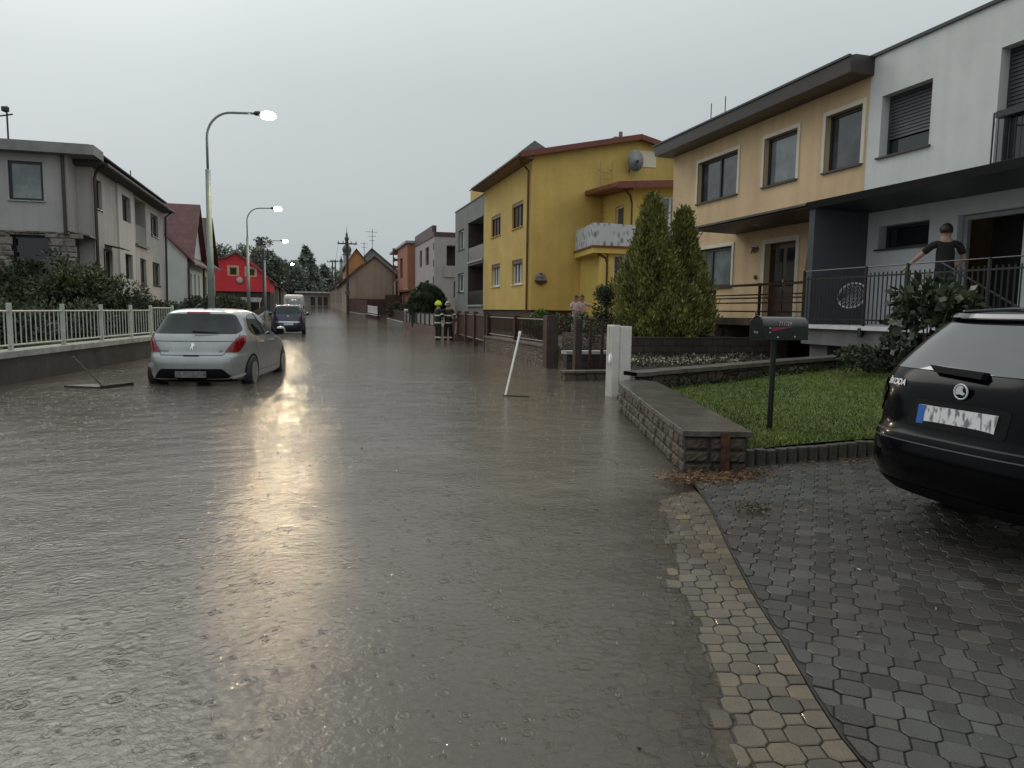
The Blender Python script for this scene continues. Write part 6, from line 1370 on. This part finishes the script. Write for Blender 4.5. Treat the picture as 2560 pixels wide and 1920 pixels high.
for s_ in (1,-1):
    DG=dict(D=(-s_*.5,.866,0),U=(.866,s_*.5,0)); LP=rnd([(.60,.90),(.80,.955),(.94,.95),(.97,.86),(.955,.70),(.84,.685),(.74,.73),(.62,.79)],.03); LP=LP if s_==1 else sym(LP)
    decal(bvh,LP,org=(0,0,0),off=.007,st=.022,**DG).build('tail_lamp',mat('dark_red_lens',(.06,.006,.008),.08,.3,8,coat=.6),t,True)
    Q_=rnd([(.66,.43),(.98,.46),(.98,.395),(.66,.375)],.01); Q_=Q_ if s_==1 else sym(Q_)
    decal(bvh,Q_,org=(0,0,0),off=.007,st=.025,**DG).build('reflector',M_red,t,True)
    sw=decal(bvh,rnd([(.62,1.10),(.80,1.27),(1.05,1.345),(1.8,1.375),(2.4,1.32),(3.1,1.03),(3.0,1.0),(1.0,.99),(.72,1.02)],.05),org=(0,0,0),off=.004,st=.04,**(RS if s_==1 else LS)).build('side_window',M_cglass,t,True)
    m=MB(); m.tube([(s_*.60,.75,1.40),(s_*.62,1.2,1.425),(s_*.62,2.2,1.425),(s_*.6,2.6,1.38)],.014,6); m.build('roof_rail',M_blackgloss,t,True)
decal(bvh,rnd([(-.60,1.368),(.60,1.368),(.60,1.345),(-.60,1.345)],.01),org=(0,0,0),off=.03,**REAR).build('spoiler',M_blackgloss,t)
m=MB()
for pl in ([(-.80,1.0),(-.78,.72),(-.72,.645),(.72,.645),(.78,.72),(.80,1.0)],): d__=decal(bvh,ribbon(pl,.010),org=(0,0,0),off=.003,st=.02,**REAR); m.add(d__.v,d__.f)
m.build('tailgate_gap',M_seam,t)
decal(bvh,ribbon([(-.86,.60),(-.74,.605),(0,.60),(.74,.605),(.86,.60)],.007),org=(0,0,0),off=.006,st=.03,**REAR).build('bumper_edge',mat('bumper_highlight',(.08,.08,.085),.25,.1,4),t)
decal(bvh,rnd([(-.66,.34),(.66,.34),(.74,.24),(-.74,.24)],.03),org=(0,0,0),off=.004,**REAR).build('bumper_insert',M_bplastic,t)
plate(t,.075,.775,.12)
decal(bvh,rnd([(-.33,.86),(.33,.86),(.33,.70),(-.33,.70)],.03),org=(0,0,0),off=.003,**REAR).build('plate_recess',M_bplastic,t)
m=MB(); cx,cz=0,.935; yb=.115
h=min(bvh.ray_cast(Vector((0,-3,cz+q_)),Vector((0,1,0)))[0].y for q_ in (-.05,0,.05))-.004
n=36; m.add([(cx+r_*math.cos(2*PI*k/n),h-dd_,cz+r_*math.sin(2*PI*k/n)) for (r_,dd_) in ((.038,.0),(.040,.006),(.046,.006),(.048,.0)) for k in range(n)],[(i*n+k,i*n+(k+1)%n,(i+1)*n+(k+1)%n,(i+1)*n+k) for i in range(3) for k in range(n)])
bd=m.build('badge',M_let,t,True); m=MB(); m.lathe([(0,-.001),(.040,-.001),(.040,.0)],(0,h,cz),28,'Y'); m.build('badge_field',M_bplastic,bd)
m=MB(); wing=[(-.034,-.004),(-.031,.015),(-.020,.029),(-.006,.037),(.009,.036),(.018,.027),(.011,.012),(.015,.0),(.030,-.010),(.018,-.020),(-.004,-.015),(-.026,-.018)]
m.prism([(x,h-.0045,cz+z) for x,z in wing],(0,.003,0)); m.build('badge_wing',M_let,bd)
stick_text(t,bvh,'\u0160KODA',.052,-.52,.945,M_let,.008,0,bold=.0015)
m=MB(); hy=lambda z_:bvh.ray_cast(Vector((0,-3,z_)),Vector((0,1,0)))[0].y
m.add([(-.30,hy(1.06)-.035,1.07),(.10,hy(1.045)-.05,1.055),(.10,hy(1.02)-.05,1.015),(-.24,hy(1.03)-.03,1.03),(-.30,hy(1.06)-.005,1.065),(.10,hy(1.045)-.005,1.05),(.10,hy(1.02)-.005,1.01),(-.24,hy(1.03)-.005,1.025)],[(0,1,2,3),(0,1,5,4),(1,2,6,5),(2,3,7,6),(3,0,4,7)]); m.build('rear_wiper',M_bplastic,t)
arches(t,bvh,(1.0,3.68),.365,.32)
for s_ in (1,-1):
    for yy in (1.0,3.68): wheel(t,s_*.80,yy,.325,s_)

# ---- dark blue estate
keys=[(.17,.35,4.2,.72,4),(.26,.10,4.4,.86,4.5),(.5,0,4.45,.895,4.6),(.68,.03,4.4,.895,4.6),(.80,.08,4.1,.893,4.8),(.95,.13,3.6,.885,5),(1.05,.18,3.3,.86,5),(1.25,.30,2.95,.79,5),(1.45,.42,2.65,.70,4.8),(1.54,.48,2.45,.64,4.2),(1.59,.62,2.2,.52,3.6),(1.61,1.0,1.9,.3,3),(1.615,1.3,1.7,.12,2.6)]
t,body,bvh=car('estate_car','dark blue estate car parked behind the silver hatchback, chrome strip on the tailgate','car',(-1.03,39.9,-.06),0,keys,mat('navy_paint',(.018,.020,.055),.2,.15,3,coat=.6))
decal(bvh,rnd([(-.60,1.48),(.60,1.48),(.76,1.12),(-.76,1.12)],.06),org=(0,0,0),st=.08,**REAR).build('rear_window',M_cglass,t,True)
for s_ in (1,-1):
    P_=rnd([(.70,1.06),(.88,1.08),(.89,.72),(.74,.72)],.04); P_=P_ if s_==1 else sym(P_); decal(bvh,P_,org=(0,0,0),off=.008,st=.05,**REAR).build('tail_lamp',mat('pale_lens',(.22,.15,.17),.15,.3,9,coat=.5),t,True)
    decal(bvh,rnd([(.55,1.14),(.8,1.42),(1.8,1.50),(2.5,1.42),(3.1,1.12)],.06),org=(0,0,0),off=.004,st=.1,**(RS if s_==1 else LS)).build('side_window',M_cglass,t,True)
    m=MB(); m.lathe([(.02,-.10),(.09,-.05),(.09,.05),(.02,.10)],(s_*1.0,2.8,1.12),10,'X'); m.tube([(s_*.84,2.8,1.05),(s_*.96,2.8,1.09)],.03,5); m.build('mirror',mat('navy_paint',(0,0,0)),t,True)
    m=MB(); m.tube([(s_*.60,.8,1.585),(s_*.62,1.2,1.63),(s_*.62,2.2,1.62)],.02,6); m.build('roof_rail',M_chrome,t,True)
    for yy in (.85,3.5): wheel(t,s_*.79,yy,.32,s_)
decal(bvh,ribbon([(-.62,.70),(.62,.70)],.04),org=(0,0,0),off=.02,st=.05,**REAR).build('chrome_strip',M_chrome,t)
decal(bvh,rnd([(-.62,1.56),(.62,1.56),(.60,1.52),(-.60,1.52)],.01),org=(0,0,0),off=.03,st=.06,**REAR).build('spoiler',M_silver,t)
m=MB(); m.lathe([(.0,-.02),(.055,-.015),(.06,0)],(0,.09,.99),14,'Y'); m.build('badge',M_chrome,t)
plate(t,-.005,.60,0); arches(t,bvh,(.85,3.5),.36,.31)
# ---- white van
keys=[(.25,.1,4.8,.90,6),(.6,0,4.9,.95,6),(1.1,.02,4.7,.95,6),(1.5,.05,4.1,.94,6),(1.9,.10,3.8,.90,6),(2.05,.16,3.6,.84,5),(2.12,.4,3.3,.7,4)]
t,body,bvh=car('van','white van parked beyond the dark blue car, only its tall rear visible','van',(-1.25,70,.50),0,keys,mat('van_white',(.50,.52,.53),.35,.05,2,coat=.3))
decal(bvh,rnd([(-.72,1.75),(.72,1.75),(.76,1.2),(-.76,1.2)],.08),org=(0,0,0),st=.12,**REAR).build('rear_window',mat('van_glass',(.25,.27,.28),.1,.1,3),t)
for s_ in (1,-1):
    P_=rnd([(.80,1.1),(.92,1.1),(.92,.75),(.80,.75)],.03); P_=P_ if s_==1 else sym(P_); decal(bvh,P_,org=(0,0,0),off=.008,st=.06,**REAR).build('tail_lamp',M_red,t)
    for yy in (.9,3.9): wheel(t,s_*.82,yy,.34,s_)
plate(t,-.02,.62)

# ================================================================== PEOPLE
def skin(name,P_,E_,R_,m_,parent,root=0,lv=2,mat_smooth=True):
    me=bpy.data.meshes.new(name); me.from_pydata([tuple(p) for p in P_],E_,[]); o=bpy.data.objects.new('tmp_skin',me); C.objects.link(o)
    sk=o.modifiers.new('s','SKIN'); sk.use_smooth_shade=True
    for i,v in enumerate(me.skin_vertices[0].data):
        r=R_[i]; v.radius=(r,r) if not isinstance(r,tuple) else r; v.use_root=(i==root)
    sb=o.modifiers.new('u','SUBSURF'); sb.levels=lv; sb.render_levels=lv
    bpy.context.view_layer.update(); dg=bpy.context.evaluated_depsgraph_get(); nm=bpy.data.meshes.new_from_object(o.evaluated_get(dg)); bpy.data.objects.remove(o)
    return link(name,nm,m_,parent,True)
M_skin=mat('skin_tone',(.42,.24,.17),.5,.08,8); M_hair=mat('dark_hair',(.025,.016,.012),.5,.3,20)
def person(label,loc,rz,top,legs,H_=1.78,arms=None,lean=0.,sit=0,skirt=None,hair=True,helmet=None,bands=False,shoe=None,female=False,headturn=0.,barearm=True,group=None):
    """local frame: x right, y forward"""
    k=H_/1.78; t=thing('person',label,'person',loc,rz,group,local=True); ln_=math.tan(lean)
    def q(x,y,z): return (x*k,(y+ln_*max(0,z-.95))*k,z*k)
    sw=.17 if female else .20
    J=[q(0,0,.95),q(0,0,1.12),q(0,.01,1.32),q(0,.0,1.46),q(0,.015,1.555),q(0,.035,1.65),q(0,.02,1.745)]; R=[(.115,.09),(.118,.092),(.15,.10),(.085,.07),(.060,.062),(.100,.112),(.088,.105)]
    if female: R[1]=(.105,.085)
    E_=[(0,1),(1,2),(2,3),(3,4),(4,5),(5,6)]
    def add(p,r,par): J.append(p);R.append(r);E_.append((par,len(J)-1));return len(J)-1
    nose=add(q(0,.135,1.635),.014,5)
    for s in (1,-1): add(q(s*.098,.015,1.65),.018,5)
    arms=arms or [[(.25,.02,1.16),(.24,.12,.93)],[(-.25,.02,1.16),(-.24,.12,.93)]]
    AR=[]
    for s,a in zip((1,-1),arms):
        sh=add(q(s*sw,0,1.42),.058,3); el=add(q(*a[0]),.043,sh); wr=add(q(*a[1]),.028,el); AR.append((J[sh],J[el],J[wr]))
        d=(Vector(J[wr])-Vector(J[el])).normalized(); sd=d.cross(Vector((0,0,1))); sd=sd.normalized() if sd.length>.1 else Vector((1,0,0)); upv=sd.cross(d)
        pm=add(tuple(Vector(J[wr])+d*.06*k),(.030,.020),wr)
        for f,(o_,l_) in enumerate(((-.028,.060),(-.010,.072),(.010,.068),(.028,.052))):
            b=Vector(J[pm])+sd*o_*k+d*.03*k; f1=add(tuple(b),.0095,pm); f2=add(tuple(b+d*l_*.5*k-upv*.008),.0085,f1); add(tuple(b+d*l_*.85*k-upv*.028*k),.0075,f2)
        th=add(tuple(Vector(J[wr])+d*.035*k-sd*.038*k*s),.011,wr); add(tuple(Vector(J[wr])+d*.075*k-sd*.055*k*s),.009,th)
    LG=[]
    for s in (1,-1):
        hp=add(q(s*.095,0,.88),.075,0); kn=add(q(s*.11,.02,.50),.058,hp); an=add(q(s*.12,-.01,.09),.04,kn); ft=add(q(s*.13,.13,.04),.038,an); LG.append((J[hp],J[kn],J[an],J[ft]))
    skin('body',J,E_,R,M_skin,t)
    # clothing shells
    def shell(nm,pts,ed,rad,m_): return skin(nm,pts,ed,rad,m_,t)
    tp=[q(0,0,.86),J[1],J[2],q(0,0,1.455)]; tr=[(.19,.145),(.155,.122),(.175,.122),(.085,.075)]; te=[(0,1),(1,2),(2,3)]
    if bands: tp[0]=q(0,0,.80); tr=[(.205,.165),(.19,.15),(.20,.145),(.09,.08)]
    for (a,b,c) in AR:
        tp+= [a,b] if barearm else [a,b,tuple(Vector(b).lerp(Vector(c),.9))]; i=len(tp)-(2 if barearm else 3)
        if barearm: tp[-1]=tuple(Vector(a).lerp(Vector(b),.72)); tr+=[.072,.066]; te+=[(3,i),(i,i+1)]
        else: tr+=[.085,.068,.052]; te+=[(3,i),(i,i+1),(i+1,i+2)]
    shell('jacket' if bands else 'shirt',tp,te,tr,top)
    lp_=[q(0,0,1.0),q(0,0,.90)]; lr=[(.135,.11),(.165,.125)]; le=[(0,1)]
    for (a,b,c,d) in LG: i=len(lp_); lp_+=[tuple(Vector(a)+Vector((0,0,-.10*k))),b,tuple(Vector(c).lerp(Vector(b),-.02))]; lr+=[.105 if not bands else .115,.074 if not bands else .095,.056 if not bands else .085]; le+=[(1,i),(i,i+1),(i+1,i+2)]
    shell('trousers',lp_,le,lr,legs)
    for (a,b,c,d) in LG:
        m=MB(); m.tube([tuple(Vector(c)+Vector((0,-.05,-.02))),tuple(Vector(c)+Vector((0,.03,-.04))),tuple(Vector(d)+Vector((0,.04,-.005)))],[.045,.052,.036],10); m.build('boot',shoe or M_dark,t,True)
    hx=Vector(J[5])+Vector((0,-.005,.02))
    for s in (1,-1): MB().lathe([(0,-.004),(.011,-.002),(.011,0)],tuple(Vector(J[5])+Vector((s*.034,.108,.005))),8,'Y').build('eye',M_dark,t)
    MB().box(J[5][0]-.024,J[5][0]+.024,J[5][1]+.088,J[5][1]+.098,J[5][2]-.056,J[5][2]-.046).build('mouth',mat('lips',(.25,.09,.08),.5),t)
    def cap(nm,m_,r,z0,back=.02,hf=1.):
        m=MB(); n=16; rows=[]
        for i in range(9):
            ph=i/8*PI*(.66 if nm=='hair' else .62); rows.append((r*math.sin(ph),r*hf*math.cos(ph)))
        m.lathe(rows[::-1],(0,0,0),n); m.v=[(x*.88+hx.x,(y*1.12)+hx.y-back,z+hx.z+z0) for x,y,z in m.v]; return m.build(nm,m_,t,True)
    if hair:
        cap('hair',M_hair,.118,.012,.034)
        if female: m=MB(); m.tube([(hx.x,hx.y-.06,hx.z+.02),(hx.x,hx.y-.09,hx.z-.10),(hx.x,hx.y-.075,hx.z-.18)],[.095,.09,.05],10); m.build('long_hair',M_hair,t,True)
    if helmet:
        h_=cap('helmet',helmet,.158,.018,.02,1.0); m=MB(); m.lathe([(.14,.03),(.172,.01),(.168,-.005),(.14,.0)],(hx.x,hx.y-.02,hx.z),18); m.build('brim',helmet,h_,True)
        m=MB(); m.tube([(hx.x,hx.y+.13,hx.z+.06),(hx.x,hx.y+.08,hx.z+.16),(hx.x,hx.y-.06,hx.z+.195),(hx.x,hx.y-.17,hx.z+.07)],.02,6); m.build('crest',helmet,h_,True)
        m=MB(); m.prism([(hx.x-.09,hx.y+.13,hx.z+.02),(hx.x+.09,hx.y+.13,hx.z+.02),(hx.x+.08,hx.y+.15,hx.z+.09),(hx.x-.08,hx.y+.15,hx.z+.09)],(0,.008,0)); m.build('visor',M_blackgloss,h_)
    if bands:
        bm1=mat('reflective_tape',(.62,.64,.52),.4,.1,8)
        def band(c,rx,ry,h,ax=Vector((0,0,1))):
            m=MB(); n=20; ax=ax.normalized(); a=ax.cross(Vector((0,1,0))); a=a.normalized() if a.length>.1 else Vector((1,0,0)); b=ax.cross(a)
            m.add([tuple(Vector(c)+(a*math.cos(2*PI*i/n)*rx+b*math.sin(2*PI*i/n)*ry)+ax*hh) for hh in(-h/2,h/2) for i in range(n)],[(i,(i+1)%n,(i+1)%n+n,i+n) for i in range(n)]); m.build('reflective_band',bm1,t,True)
        band(q(0,.005,1.20),.182,.150,.06); band(q(0,.0,.88),.195,.165,.06)
        for (a,b,c) in AR: band(Vector(a).lerp(Vector(b),.62),.076,.076,.06,Vector(b)-Vector(a)); band(Vector(b).lerp(Vector(c),.6),.060,.060,.06,Vector(c)-Vector(b))
        for (a,b,c,d) in LG: band(Vector(c).lerp(Vector(b),.35),.084,.084,.07,Vector(b)-Vector(c))
    return t
nomex=mat('dark_turnout_cloth',(.014,.015,.013),.8,.2,10); nm2=mat('black_trousers',(.012,.011,.012),.8,.2,10)
person('firefighter in a bright yellow-green helmet and dark suit with reflective bands, turned partly away',(5.80,33.2,-.12),math.radians(-70),nomex,nm2,1.87,arms=[[(.27,.06,1.15),(.12,.30,1.20)],[(-.27,.06,1.15),(-.12,.30,1.16)]],helmet=mat('fluorescent_helmet',(.62,.80,.03),.35,.08,6),hair=False,bands=True,barearm=False,shoe=nm2)
person('firefighter in a black and white helmet facing the street, standing right of the yellow helmet',(6.30,33.35,-.12),math.radians(165),nomex,nm2,1.87,arms=[[(.30,.0,1.15),(.22,.16,.98)],[(-.30,.0,1.15),(-.22,.16,.98)]],helmet=mat('black_white_helmet',(.10,.10,.10),.35,.4,30,col2=(.5,.5,.48)),hair=False,bands=True,barearm=False,shoe=nm2)
pinkt=mat('pale_pink_top',(.55,.40,.40),.7,.08,6); light=mat('light_trousers',(.45,.46,.46),.7,.08,6)
person('woman in a pale pink top standing by the yellow wall, left one of two',(10.62,28.0,.42),math.radians(150),pinkt,light,1.64,arms=[[(.25,.10,1.15),(.02,.24,1.15)],[(-.25,.06,1.15),(-.10,.22,1.10)]],female=True)
person('woman with short dark hair close beside the first one, arm stretched to the pillar',(10.98,28.25,.42),math.radians(170),pinkt,light,1.66,arms=[[(.25,.05,1.15),(.10,.22,1.12)],[(-.40,.03,1.30),(-.62,.05,1.38)]],female=True,hair=True)
person('man in a black T-shirt leaning on the balcony rail of the white house',(10.98,10.45,1.20),math.radians(-40),mat('black_cotton',(.012,.014,.012),.85,.2,8),nm2,1.86,arms=[[(.30,.10,1.18),(.24,.30,1.10)],[(-.40,.04,1.22),(-.56,.14,1.06)]],lean=.12,hair=True)

# ================================================================== WORLD, LIGHT, CAMERA
SUN_EL, SUN_ROT = math.radians(38), math.radians(-20)
w=bpy.data.worlds.new('World'); sc.world=w; w.use_nodes=True; nt=w.node_tree; N=nt.nodes; L=nt.links; N.clear()
out=N.new('ShaderNodeOutputWorld'); bg=N.new('ShaderNodeBackground'); L.new(bg.outputs[0],out.inputs[0])
sky=N.new('ShaderNodeTexSky'); sky.sky_type='NISHITA'; sky.sun_disc=False; sky.sun_elevation=SUN_EL; sky.sun_rotation=SUN_ROT; sky.air_density=2; sky.dust_density=6
hs_=N.new('ShaderNodeHueSaturation'); hs_.inputs['Saturation'].default_value=.08; hs_.inputs['Value'].default_value=.08; L.new(sky.outputs[0],hs_.inputs['Color'])
tc=N.new('ShaderNodeTexCoord'); sp=N.new('ShaderNodeSeparateXYZ'); L.new(tc.outputs['Generated'],sp.inputs[0])
rp=N.new('ShaderNodeValToRGB'); el=rp.color_ramp.elements
el[0].position=.0; el[0].color=(.10,.10,.095,1); el[1].position=1.; el[1].color=(1.10*.9,1.16*.9,1.18*.9,1)
for p_,c_ in ((.49,(.14,.14,.13)),(.50,(.44,.482,.497)),(.56,(.46,.508,.524)),(.64,(.51,.565,.585)),(.76,(.80,.86,.87))):
    e=el.new(p_); e.color=(*c_,1)
mp_=N.new('ShaderNodeMath'); mp_.operation='MULTIPLY_ADD'; mp_.inputs[1].default_value=.5; mp_.inputs[2].default_value=.5; L.new(sp.outputs[2],mp_.inputs[0]); L.new(mp_.outputs[0],rp.inputs[0])
nz=N.new('ShaderNodeTexNoise'); nz.inputs['Scale'].default_value=1.3; nz.inputs['Detail'].default_value=4; L.new(tc.outputs['Generated'],nz.inputs['Vector'])
mr=N.new('ShaderNodeMapRange'); mr.inputs[1].default_value=.3; mr.inputs[2].default_value=.7; mr.inputs[3].default_value=.95; mr.inputs[4].default_value=1.05; L.new(nz.outputs[0],mr.inputs[0])
mx_=N.new('ShaderNodeMix'); mx_.data_type='RGBA'; mx_.inputs[0].default_value=.12; L.new(rp.outputs[0],mx_.inputs[6]); L.new(hs_.outputs[0],mx_.inputs[7])
ml_=N.new('ShaderNodeMix'); ml_.data_type='RGBA'; ml_.blend_type='MULTIPLY'; ml_.inputs[0].default_value=1; L.new(mx_.outputs[2],ml_.inputs[6]); L.new(mr.outputs[0],ml_.inputs[7])
L.new(ml_.outputs[2],bg.inputs[0]); bg.inputs[1].default_value=1.0
sd=bpy.data.lights.new('sun','SUN'); sd.energy=.5; sd.angle=math.radians(25); sd.color=(1,.97,.93); so=bpy.data.objects.new('sun',sd); C.objects.link(so)
dv=Vector((math.sin(SUN_ROT)*math.cos(SUN_EL),math.cos(SUN_ROT)*math.cos(SUN_EL),math.sin(SUN_EL))); so.rotation_euler=dv.to_track_quat('Z','Y').to_euler()
cd=bpy.data.cameras.new('camera'); co=bpy.data.objects.new('camera',cd); C.objects.link(co); sc.camera=co
cd.sensor_width=36; cd.lens=36*1800/2560; cd.clip_start=.05; cd.clip_end=4000
pitch=math.atan(183/1800); yaw=math.atan(510/1800); roll=.0142
fw=Vector((math.sin(yaw)*math.cos(pitch),math.cos(yaw)*math.cos(pitch),-math.sin(pitch))); rt=Vector((math.cos(yaw),-math.sin(yaw),0)); upv=rt.cross(fw)
rt2=rt*math.cos(roll)+upv*math.sin(roll); up2=upv*math.cos(roll)-rt*math.sin(roll)
M_=Matrix((rt2,up2,-fw)).transposed().to_4x4(); M_.translation=Vector((0,0,1.4)); co.matrix_world=M_
sc.view_settings.view_transform='Standard'; sc.view_settings.look='None'; sc.view_settings.exposure=0; sc.view_settings.gamma=1
sc.cycles.max_bounces=6; sc.cycles.diffuse_bounces=3; sc.cycles.glossy_bounces=3; sc.cycles.transparent_max_bounces=12; sc.cycles.sample_clamp_indirect=4; sc.cycles.use_denoising=True
